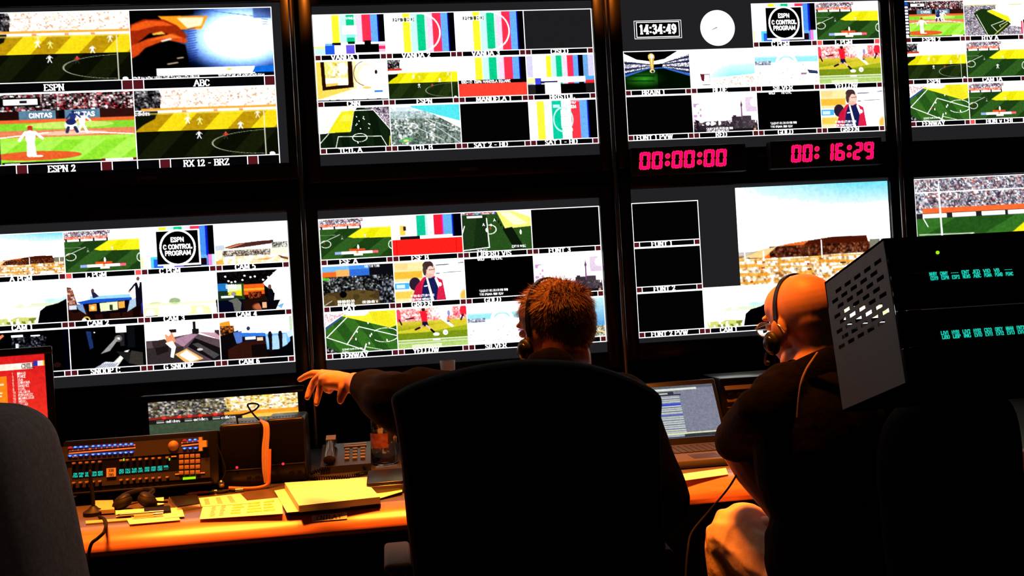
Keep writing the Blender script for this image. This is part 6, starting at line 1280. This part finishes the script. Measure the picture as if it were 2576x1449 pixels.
def remesh(g, name, mt, parent, voxel, it=4, fac=.5, disp=None, label=None):
    me = bpy.data.meshes.new('tmp'); me.from_pydata([tuple(v) for v in g.v], [], g.f); me.update()
    b = bmesh.new(); b.from_mesh(me); bmesh.ops.recalc_face_normals(b, faces=list(b.faces)); b.to_mesh(me); b.free()
    o = bpy.data.objects.new('tmp', me); C.objects.link(o)
    m1 = o.modifiers.new('r', 'REMESH'); m1.mode = 'VOXEL'; m1.voxel_size = voxel; m1.use_smooth_shade = True
    m2 = o.modifiers.new('s', 'SMOOTH'); m2.factor = fac; m2.iterations = it
    dg = bpy.context.evaluated_depsgraph_get(); dg.update()
    me2 = bpy.data.meshes.new_from_object(o.evaluated_get(dg)); me2.name = name
    bpy.data.objects.remove(o); bpy.data.meshes.remove(me)
    off = wloc(parent); k = len(me2.vertices); a = np.empty(k * 3, np.float32); me2.vertices.foreach_get('co', a); a = a.reshape(-1, 3)
    if disp is not None: a += disp(a)
    a -= np.array(off, np.float32); me2.vertices.foreach_set('co', a.ravel()); me2.update()
    me2.polygons.foreach_set('use_smooth', [True] * len(me2.polygons)); me2.materials.clear(); me2.materials.append(mt)
    q = bpy.data.objects.new(name, me2); put(q, parent); return tag(q, label)
def limb(g, pts, rad, n=6, seg=14):
    """tapering limb through the joints"""
    P = smooth_path(pts, n); m = len(P); R_ = [rad[min(int(i / n), len(rad) - 1)] * (1 - (i % n) / n) + rad[min(int(i / n) + 1, len(rad) - 1)] * ((i % n) / n) for i in range(m)]
    g.tube(P, R_, seg); g.ell(P[0], (R_[0],) * 3, None, seg, 8); g.ell(P[-1], (R_[-1],) * 3, None, seg, 8)
def joint(g, pts, rad, seg=12):
    """straight bones with round joints (fingers)"""
    P = [Vector(p) for p in pts]
    for i in range(len(P) - 1): g.cone(P[i], P[i + 1], rad[i], rad[i + 1], seg)
    for p, r_ in zip(P, rad): g.ell(p, (r_,) * 3, None, seg, 8)
def head_shape(g, X, s_=1.0, neck=None):
    """X maps head space (x right, y forward, z up) to the room"""
    def e(c, r_, rot=None):
        b = bmesh.new(); bmesh.ops.create_uvsphere(b, u_segments=28, v_segments=18, radius=1.0)
        Mx = X @ Matrix.Scale(s_, 4) @ Matrix.Translation(Vector(c)) @ (rot or Matrix.Identity(4)) @ Matrix.Diagonal((*r_, 1)); g.bm(b, Mx)
    rx = lambda a: Matrix.Rotation(math.radians(a), 4, 'X'); ry = lambda a: Matrix.Rotation(math.radians(a), 4, 'Y'); rz = lambda a: Matrix.Rotation(math.radians(a), 4, 'Z')
    e((0, -.014, .030), (.076, .098, .090)); e((0, -.050, .005), (.066, .058, .066)); e((0, .030, .045), (.066, .062, .062))
    e((0, .036, -.035), (.058, .056, .072)); e((0, .030, -.080), (.047, .050, .034)); e((0, .064, -.098), (.026, .022, .020))
    for sx in (-1, 1):
        e((sx * .040, .060, -.030), (.024, .024, .026)); e((sx * .052, .005, -.078), (.012, .040, .022), rx(-18)); e((sx * .028, .082, .026), (.024, .012, .009))
        e((sx * .080, -.006, -.010), (.010, .021, .033), rz(sx * -22) @ rx(-8)); e((sx * .079, .000, -.034), (.007, .012, .013)); e((sx * .0765, .006, -.008), (.010, .010, .016))
    e((0, .094, -.010), (.010, .014, .030), rx(-18)); e((0, .104, -.028), (.014, .014, .011)); e((-.011, .094, -.030), (.008, .010, .008)); e((.011, .094, -.030), (.008, .010, .008))
    e((0, .088, -.062), (.024, .012, .008)); e((0, .085, -.073), (.021, .012, .008)); e((0, .080, -.050), (.020, .012, .012))
def face_bits(parent, X, s_):
    Xs = X @ Matrix.Scale(s_, 4)
    for sx in (-1, 1):
        b = G().ell((0, 0, 0), (.011, .011, .0105), None, 16, 10).xf(Xs @ Matrix.Translation((sx * .031, .083, .004))).obj('eye', M['eye'], parent); G().ell((0, 0, 0), (.0050, .003, .0050), None, 12, 8).xf(Xs @ Matrix.Translation((sx * .031, .0925, .004))).obj('iris', M['iris'], b)
        G().ell((0, 0, 0), (.015, .006, .003), None, 12, 8).xf(Xs @ Matrix.Translation((sx * .032, .0865, .026)) @ Matrix.Rotation(sx * .15, 4, 'Z')).obj('eyebrow', M['hair'], parent)
    G().ell((0, 0, 0), (.021, .006, .006), None, 14, 8).xf(Xs @ Matrix.Translation((0, .093, -.067))).obj('lips', M['lip'], parent)
def head_matrix(c, yaw, pitch=0, roll=0):
    return Matrix.Translation(Vector(c)) @ (Matrix.Rotation(yaw, 4, 'Z') @ Matrix.Rotation(roll, 4, 'Y') @ Matrix.Rotation(pitch, 4, 'X'))

# --- the man in the middle, pointing left
s1 = .93; H1 = at(1396, 834, -1.34); X1m = head_matrix(H1, math.radians(36), math.radians(-4), math.radians(-3))
p1 = thing('person', 'person with short reddish hair and headset in the middle chair, left hand pointing', 'person', (.52, -1.48, 0))
def loc1(x, y, z): return X1m @ (Vector((x, y, z)) * s1)
wr = at(893, 964, -1.20)
g = G(); head_shape(g, X1m, s1)
nb = Vector((.555, -1.47, 1.03))
limb(g, [loc1(0, -.030, -.02), loc1(0, -.038, -.09), nb, nb - Vector((0, .01, .06))], [.047, .046, .052, .070])
g.ell((.53, -1.49, .86), (.155, .095, .20)); g.ell((.52, -1.50, .60), (.15, .105, .14))
Ls, Le = Vector((.37, -1.50, 1.005)), at(1005, 1012, -1.46)
limb(g, [Ls, at(1080, 1010, -1.50), Le, at(940, 990, -1.32), wr], [.052, .050, .044, .036, .0265])
Rs, Re, Rw = Vector((.715, -1.50, 1.00)), Vector((.770, -1.575, .79)), Vector((.70, -1.27, .755))
limb(g, [Rs, (Rs + Re) / 2, Re, (Re + Rw) / 2, Rw], [.05, .045, .04, .036, .028])
# left hand, index finger pointing, the rest hanging
mcp = dict(i=at(810, 941, -1.090), m=at(808, 946, -1.112), r=at(812, 955, -1.134), p=at(822, 965, -1.154))
for k in 'imrp': joint(g, [wr + (mcp[k] - wr) * .08, wr + (mcp[k] - wr) * .55, mcp[k]], [.021, .019, .0125])
g.ell((wr + mcp['m'] + mcp['r'] * 0 + mcp['m']) / 3, (.028, .030, .017))
joint(g, [mcp['i'], at(788, 939, -1.066), at(770, 946, -1.048), at(754, 955, -1.036)], [.0115, .0098, .0088, .0075])
joint(g, [mcp['m'], at(790, 960, -1.098), at(779, 982, -1.100), at(773, 1000, -1.106)], [.0118, .0100, .0090, .0078])
joint(g, [mcp['r'], at(806, 974, -1.128), at(800, 997, -1.132), at(796, 1015, -1.138)], [.0115, .0098, .0088, .0076])
joint(g, [mcp['p'], at(821, 980, -1.150), at(829, 984, -1.134), at(836, 978, -1.120)], [.0100, .0086, .0078, .0068])
joint(g, [wr + (mcp['r'] - wr) * .18, at(866, 975, -1.196), at(860, 993, -1.198), at(856, 1008, -1.196)], [.021, .0150, .0118, .0092])
# right hand resting
d_ = (Rw - Re).normalized(); sd = d_.cross(Vector((0, 0, 1))).normalized()
def rest_hand(g, w_, d_, sd, dn=Vector((0, 0, -1))):
    for k, (o_, L) in enumerate(((-.030, .070), (-.010, .078), (.010, .074), (.028, .058))):
        m_ = w_ + d_ * .085 + sd * o_; joint(g, [w_ + sd * (o_ * .5), m_], [.018, .0125]); joint(g, [m_, m_ + d_ * (L * .5) + dn * .004, m_ + d_ * (L * .8) + dn * .014, m_ + d_ * L + dn * .028], [.0110, .0096, .0086, .0074])
    joint(g, [w_ + sd * -.018 + d_ * .02, w_ + sd * -.045 + d_ * .05, w_ + sd * -.052 + d_ * .078, w_ + sd * -.050 + d_ * .100], [.018, .013, .0105, .009])
rest_hand(g, Rw, d_, -sd)
hips = [(Vector((.44, -1.50, .57)), Vector((.40, -1.08, .56)), Vector((.40, -1.02, .11))), (Vector((.60, -1.50, .57)), Vector((.66, -1.08, .56)), Vector((.66, -1.02, .11)))]
for a_, b_, c_ in hips:
    limb(g, [a_, (a_ + b_) / 2, b_, (b_ + c_) / 2 - Vector((0, .01, 0)), c_], [.07, .062, .05, .046, .034]); limb(g, [c_, c_ + Vector((0, .08, -.05)), c_ + Vector((0, .16, -.065))], [.034, .03, .024])
body1 = remesh(g, 'body', M['skin'], p1, .0036, 5, .5)
face_bits(p1, X1m, s1)
g = G()
g.ell((.535, -1.49, .87), (.185, .120, .215)); g.ell((.525, -1.50, .64), (.18, .13, .16)); g.ell((.545, -1.48, 1.00), (.17, .085, .075))
limb(g, [nb + Vector((.004, -.018, .040)), nb - Vector((0, .01, .04))], [.064, .09])
limb(g, [Ls, at(1085, 1012, -1.50), Le, at(965, 998, -1.35), at(926, 976, -1.262)], [.075, .074, .068, .058, .045]); limb(g, [Rs, (Rs + Re) / 2, Re, (Re * .5 + Rw * .5), Rw - d_ * .03], [.068, .062, .056, .050, .042])
def folds(sc, amp):
    def f(a): 
        x, y, z = a[:, 0] * sc, a[:, 1] * sc, a[:, 2] * sc
        w_ = np.sin(x * 1.3 + 2.1 * np.sin(z * .7)) * np.sin(z * 1.7 + 1.4 * np.sin(y * .9)) + .6 * np.sin((x + z) * 2.3 + y) ; r_ = np.zeros_like(a); r_[:, 2] = w_ * amp; r_[:, 1] = w_ * amp * .6; return r_
    return f
remesh(g, 'sweater', M['sweater'], p1, .006, 4, .5, folds(42, .0028))
g = G()
g.ell((.52, -1.50, .575), (.185, .135, .10))
for a_, b_, c_ in hips: limb(g, [a_, (a_ + b_) / 2, b_, (b_ + c_) / 2, c_ + Vector((0, 0, .01))], [.088, .08, .066, .06, .055])
remesh(g, 'trousers', M['dark_trousers'], p1, .008, 4)
for a_, b_, c_ in hips:
    g = G(); limb(g, [c_ + Vector((0, -.02, -.05)), c_ + Vector((0, .08, -.058)), c_ + Vector((0, .19, -.072))], [.05, .046, .034]); g.v = [Vector((v.x, v.y, max(v.z, .002))) for v in g.v]; remesh(g, 'shoe', M['leather'], p1, .006, 3)
# hair: a clipped cap and many short strands
def hair_line(n):                                       # lower limit of the hair for a head-space direction
    x, y = n.x, n.y
    f = max(0, y); return (-.52 if y > -.2 else -.80 + .35 * (1 + max(-1, y))) + .25 * (abs(x) if y < .3 else 0) + 1.15 * f ** 1.4
g = G(); R = random.Random(7); cap = []; NU, NV = 72, 40
def hp(u, v, lift=0.0):
    th = 2 * math.pi * u; ph = math.pi * v; n = Vector((math.sin(ph) * math.sin(th), math.sin(ph) * math.cos(th), math.cos(ph)))
    rr = .005 + .0025 * math.sin(9 * th + 3 * math.sin(7 * ph)) * math.sin(11 * ph) + (.003 if n.z > .35 else 0) + .006 * max(0, n.z) * max(0, n.y) + lift
    low = 1.0 if n.z > -.2 else 1.0
    return Vector((0, -.016, .028)) + Vector((n.x * (.077 + rr), n.y * (.101 + rr), n.z * ((.092 if n.z > 0 else .105) + rr))), n
ring0 = [[hp(i / NU, (j + .0) / NV) for i in range(NU)] for j in range(NV + 1)]
ok = lambda n: n.z > hair_line(n)
vs = []; idx = {}
def vid(i, j):
    if (i, j) not in idx: idx[(i, j)] = len(vs); vs.append(loc1(*ring0[j][i][0]))
    return idx[(i, j)]
fs = []
for j in range(NV):
    for i in range(NU):
        k = (i + 1) % NU
        if all(ok(ring0[b_][a_][1]) for a_, b_ in ((i, j), (k, j), (k, j + 1), (i, j + 1))): fs.append((vid(i, j), vid(k, j), vid(k, j + 1), vid(i, j + 1)))
g.add(vs, fs)
cnt = 0
while cnt < 8500:
    v_ = math.acos(1 - 2 * R.random()) / math.pi; u_ = R.random(); p_, n_ = hp(u_, v_, -.002)
    if not ok(n_): continue
    cnt += 1
    down = Vector((n_.x * .3, (.9 if n_.z > .1 else .1) if n_.y > -.3 else -.2, -1.0 if n_.z < .55 else -.2 + .5 * R.random())).normalized(); fl = (n_ * (.16 + .22 * R.random()) + (down - n_ * down.dot(n_)) * .8 + Vector((R.uniform(-.3, .3), R.uniform(-.3, .3), R.uniform(-.15, .15))) * (2.2 if n_.z > .6 else 1)).normalized()
    L = R.uniform(.012, .021) * (1.25 if n_.z > .3 else .75) * (1.5 if n_.y > .55 else 1); sd_ = fl.cross(n_); sd_ = (sd_.normalized() if sd_.length > 1e-3 else Vector((1, 0, 0))) * R.uniform(.0005, .0010)
    q = p_ + fl * (L * .55); t_ = p_ + fl * L; g.add([loc1(*(p_ - sd_)), loc1(*(p_ + sd_)), loc1(*(q + sd_ * .8)), loc1(*t_), loc1(*(q - sd_ * .8))], [(0, 1, 2, 3, 4)])
g.obj('hair', M['hair'], p1, 60, fix=False)

def headset(label, X, s_, boomside, P, extra=None):
    """headband over the crown, one ear cup and boom on the left ear, a pad on the right"""
    f = lambda x, y, z: X @ (Vector((x, y, z)) * s_)
    r = thing('headset', label, 'headset', f(0, 0, .1))
    lift = P
    band = [f(math.cos(t) * (.083 + lift * .8), -.006 + .012 * math.sin(t), -.002 + math.sin(t) * (.122 + lift)) for t in [math.pi * k / 24 for k in range(25)]]
    g = G(); n = len(band); yv = (X.to_3x3() @ Vector((0, 1, 0))).normalized() * .0055
    o_ = []
    for k, p in enumerate(band):
        nn_ = (p - f(0, 0, 0)).normalized() * .0025; o_.append([p - yv - nn_, p + yv - nn_, p + yv + nn_, p - yv + nn_])
    vs_ = [q for s4 in o_ for q in s4]; fs_ = [(4 * k + a_, 4 * k + (a_ + 1) % 4, 4 * k + 4 + (a_ + 1) % 4, 4 * k + 4 + a_) for k in range(n - 1) for a_ in range(4)] + [(3, 2, 1, 0), (4 * n - 4, 4 * n - 3, 4 * n - 2, 4 * n - 1)]
    g.add(vs_, fs_); g.obj('headband', M['gloss_black'], r, 40)
    Rr = X.to_3x3()
    cup = G().ell(f(-.092 - lift * .3, .014, -.034), (.014 * s_, .025 * s_, .029 * s_), Rr, 22, 14).obj('ear_cup', M['black'], r); G().ell(f(-.101 - lift * .3, .014, -.034), (.010 * s_, .018 * s_, .020 * s_), Rr, 18, 12).obj('cup_cap', M['gloss_black'], cup)
    G().ell(f(.090 + lift * .3, .0, -.004), (.010 * s_, .018 * s_, .026 * s_), Rr, 18, 12).obj('ear_pad', M['rubber'], r)
    G().tube(smooth_path([f(-.101, .02, -.045), f(-.092, .045, -.062), f(-.078, .068, -.076), f(-.062, .084, -.082)]), .0022 * 1.2, 8).obj('microphone_boom', M['rubber'], r); G().ell(f(-.056, .088, -.083), (.006, .009, .006), Rr, 14, 10).obj('microphone_tip', M['rubber'], r)
    if extra: G().tube(smooth_path(extra(f)), .0022, 8).obj('cable', M['rubber'], r)
    return r
headset('thin black headset on the reddish-haired person', X1m, s1, -1, .015, lambda f: [f(-.10, .0, -.045), f(-.10, -.01, -.09), f(-.085, -.05, -.15), nb + Vector((-.08, -.09, -.03)), nb + Vector((-.10, -.13, -.12))])

# --- the bald man at right
s2 = .95; H2 = at(2019, 814, -1.42); X2m = head_matrix(H2, math.radians(19), math.radians(-6), math.radians(-4))
p2 = thing('person', 'bald person with glasses and headset in dark polo shirt and khaki trousers', 'person', (1.15, -1.47, 0))
def loc2(x, y, z): return X2m @ (Vector((x, y, z)) * s2)
g = G(); head_shape(g, X2m, s2)
nb2 = Vector((1.155, -1.475, 1.005))
limb(g, [loc2(0, -.034, -.01), loc2(0, -.046, -.08), nb2, nb2 - Vector((0, 0, .08))], [.056, .060, .066, .08])
f2 = Vector((-.59, .81, 0)); r2 = Vector((.81, .59, 0))
Rt2 = Matrix.Rotation(math.radians(36), 3, 'Z')
g.ell((1.17, -1.48, .84), (.16, .11, .19), Rt2); g.ell((1.18, -1.50, .60), (.16, .12, .14), Rt2)
L2, E2, W2_ = Vector((1.015, -1.55, .972)), at(1850, 1112, -1.29), at(1985, 1318, -1.40)
K2 = Vector((1.055, -1.20, .600)); Hp = Vector((1.13, -1.50, .565)); A2 = Vector((1.06, -1.24, .13)); K3 = Vector((1.30, -1.16, .575)); Hq = Vector((1.27, -1.42, .565)); A3 = Vector((1.30, -1.10, .13))
limb(g, [L2, (L2 + E2) / 2, E2], [.046, .044, .042]); limb(g, [E2, E2 + (W2_ - E2) * .35, E2 + (W2_ - E2) * .7, W2_], [.045, .047, .036, .029])
hd = (Vector((1.145, -1.30, .668)) - W2_); hd = hd.normalized(); rest_hand(g, W2_, hd, hd.cross(Vector((0, 0, 1))).normalized())
Rs2, Re2, Rw2 = Vector((1.325, -1.40, .97)), Vector((1.42, -1.28, .80)), Vector((1.28, -1.06, .785))
limb(g, [Rs2, (Rs2 + Re2) / 2, Re2], [.055, .05, .044]); limb(g, [Re2, (Re2 + Rw2) / 2, Rw2], [.043, .04, .028]); dd = (Rw2 - Re2).normalized(); rest_hand(g, Rw2, dd, -dd.cross(Vector((0, 0, 1))).normalized(), Vector((0, 0, -.4)))
for a_, b_, c_ in ((Hp, K2, A2), (Hq, K3, A3)):
    limb(g, [a_, (a_ + b_) / 2, b_, (b_ + c_) / 2, c_], [.07, .064, .052, .047, .036]); limb(g, [c_, c_ + f2 * .08 - Vector((0, 0, .06)), c_ + f2 * .16 - Vector((0, 0, .085))], [.036, .03, .024])
body2 = remesh(g, 'body', M['skin'], p2, .0036, 5, .5)
face_bits(p2, X2m, s2)
g = G()
g.ell((1.17, -1.485, .85), (.195, .135, .205), Rt2); g.ell((1.18, -1.50, .64), (.19, .145, .17), Rt2); g.ell((1.165, -1.475, .958), (.175, .095, .07), Rt2)
limb(g, [nb2, nb2 - Vector((0, 0, .07))], [.074, .11]); limb(g, [L2, (L2 * .5 + E2 * .5), E2 - (E2 - L2) * .04], [.062, .058, .054]); limb(g, [nb2 + Vector((0, -.01, -.02)), (nb2 + L2) / 2 + Vector((0, 0, .012)), L2], [.07, .068, .062]); limb(g, [nb2 + Vector((0, -.01, -.02)), (nb2 + Rs2) / 2 + Vector((0, 0, .012)), Rs2], [.07, .068, .062]); limb(g, [Rs2, (Rs2 + Re2) / 2, Re2 - (Re2 - Rs2) * .1], [.074, .070, .064])
remesh(g, 'polo_shirt', M['polo'], p2, .006, 4, .5, folds(34, .004))
# turned-down collar
g = G(); rows = []
for (rr, dz) in ((.070, .035), (.082, .030), (.094, .004), (.098, -.016), (.090, -.012), (.078, .016)):
    rows.append([nb2 + Vector((.004 + (rr + .004) * math.cos(t), -.006 + (rr + .004) * 1.02 * math.sin(t), .032 + dz + .034 * math.cos(t + .94))) for t in [2 * math.pi * k / 40 for k in range(40)]])
rows.append(rows[0]); g.grid([r_ + [r_[0]] for r_ in rows]); g.obj('collar', M['polo'], p2, 60)
g = G()
g.ell((1.19, -1.47, .575), (.19, .15, .10), Rt2)
for a_, b_, c_ in ((Hp, K2, A2), (Hq, K3, A3)): limb(g, [a_, (a_ + b_) / 2, b_, (b_ + c_) / 2, c_], [.095, .090, .080, .072, .066])
remesh(g, 'khaki_trousers', M['khaki'], p2, .006, 3, .5, folds(38, .0040))
for c_ in (A2, A3):
    g = G(); limb(g, [c_ - f2 * .02 - Vector((0, 0, .06)), c_ + f2 * .08 - Vector((0, 0, .07)), c_ + f2 * .19 - Vector((0, 0, .09))], [.05, .046, .034]); g.v = [Vector((v.x, v.y, max(v.z, .002))) for v in g.v]; remesh(g, 'shoe', M['leather'], p2, .006, 3)
hs2 = headset('black headset with ear cup and cable on the bald person', X2m, s2, -1, .002, lambda f: [f(-.100, .004, -.045), f(-.094, .008, -.10), f(-.085, .006, -.16), f(-.09, .0, -.21), f(-.10, -.01, -.26)])
G().tube(smooth_path([at(2057, 887, -1.615), at(2044, 905, -1.622), at(2028, 930, -1.640), at(2016, 962, -1.652), at(2010, 1000, -1.655), at(2006, 1050, -1.655)]), .0026, 8).obj('pale_cable', M['beige_cord'], hs2, label='pale cable running down the back')
cbl = [at(1890, 1130, -1.34), at(1850, 1200, -1.33), at(1826, 1236, -1.30), at(1780, 1290, -1.29), at(1740, 1340, -1.30), at(1730, 1385, -1.32), at(1725, 1449, -1.34), at(1724, 1520, -1.36)]
tag(G().tube(smooth_path(cbl), .0026, 8).obj('cable', M['rubber'], None, cat='cable', label='thin dark cable looping down past the khaki knee'))
# spectacles
gl = thing('spectacles', 'thin metal glasses worn by the bald person', 'glasses', loc2(0, .10, 0)); Xs2 = X2m @ Matrix.Scale(s2, 4)
g = G()
for sx in (-1, 1):
    g.tube([loc2(sx * .034 + .024 * math.cos(t), .106 - .004 * abs(math.cos(t)), .0 + .018 * math.sin(t)) for t in [2 * math.pi * k / 24 for k in range(24)]], .0013, 6, True)
    g.tube(smooth_path([loc2(sx * .058, .102, .004), loc2(sx * .074, .085, .006), loc2(sx * .083, .03, .012), loc2(sx * .086, -.012, .008), loc2(sx * .084, -.028, -.012)]), .0014, 6)
g.tube(smooth_path([loc2(-.010, .106, .002), loc2(0, .110, .005), loc2(.010, .106, .002)]), .0013, 6); g.obj('frame', M['silver'], gl)
for sx in (-1, 1): G().ell((0, 0, 0), (.0235, .0016, .0175), None, 24, 10).xf(Xs2 @ Matrix.Translation((sx * .034, .104, 0))).obj('lens', M['lens'], gl)
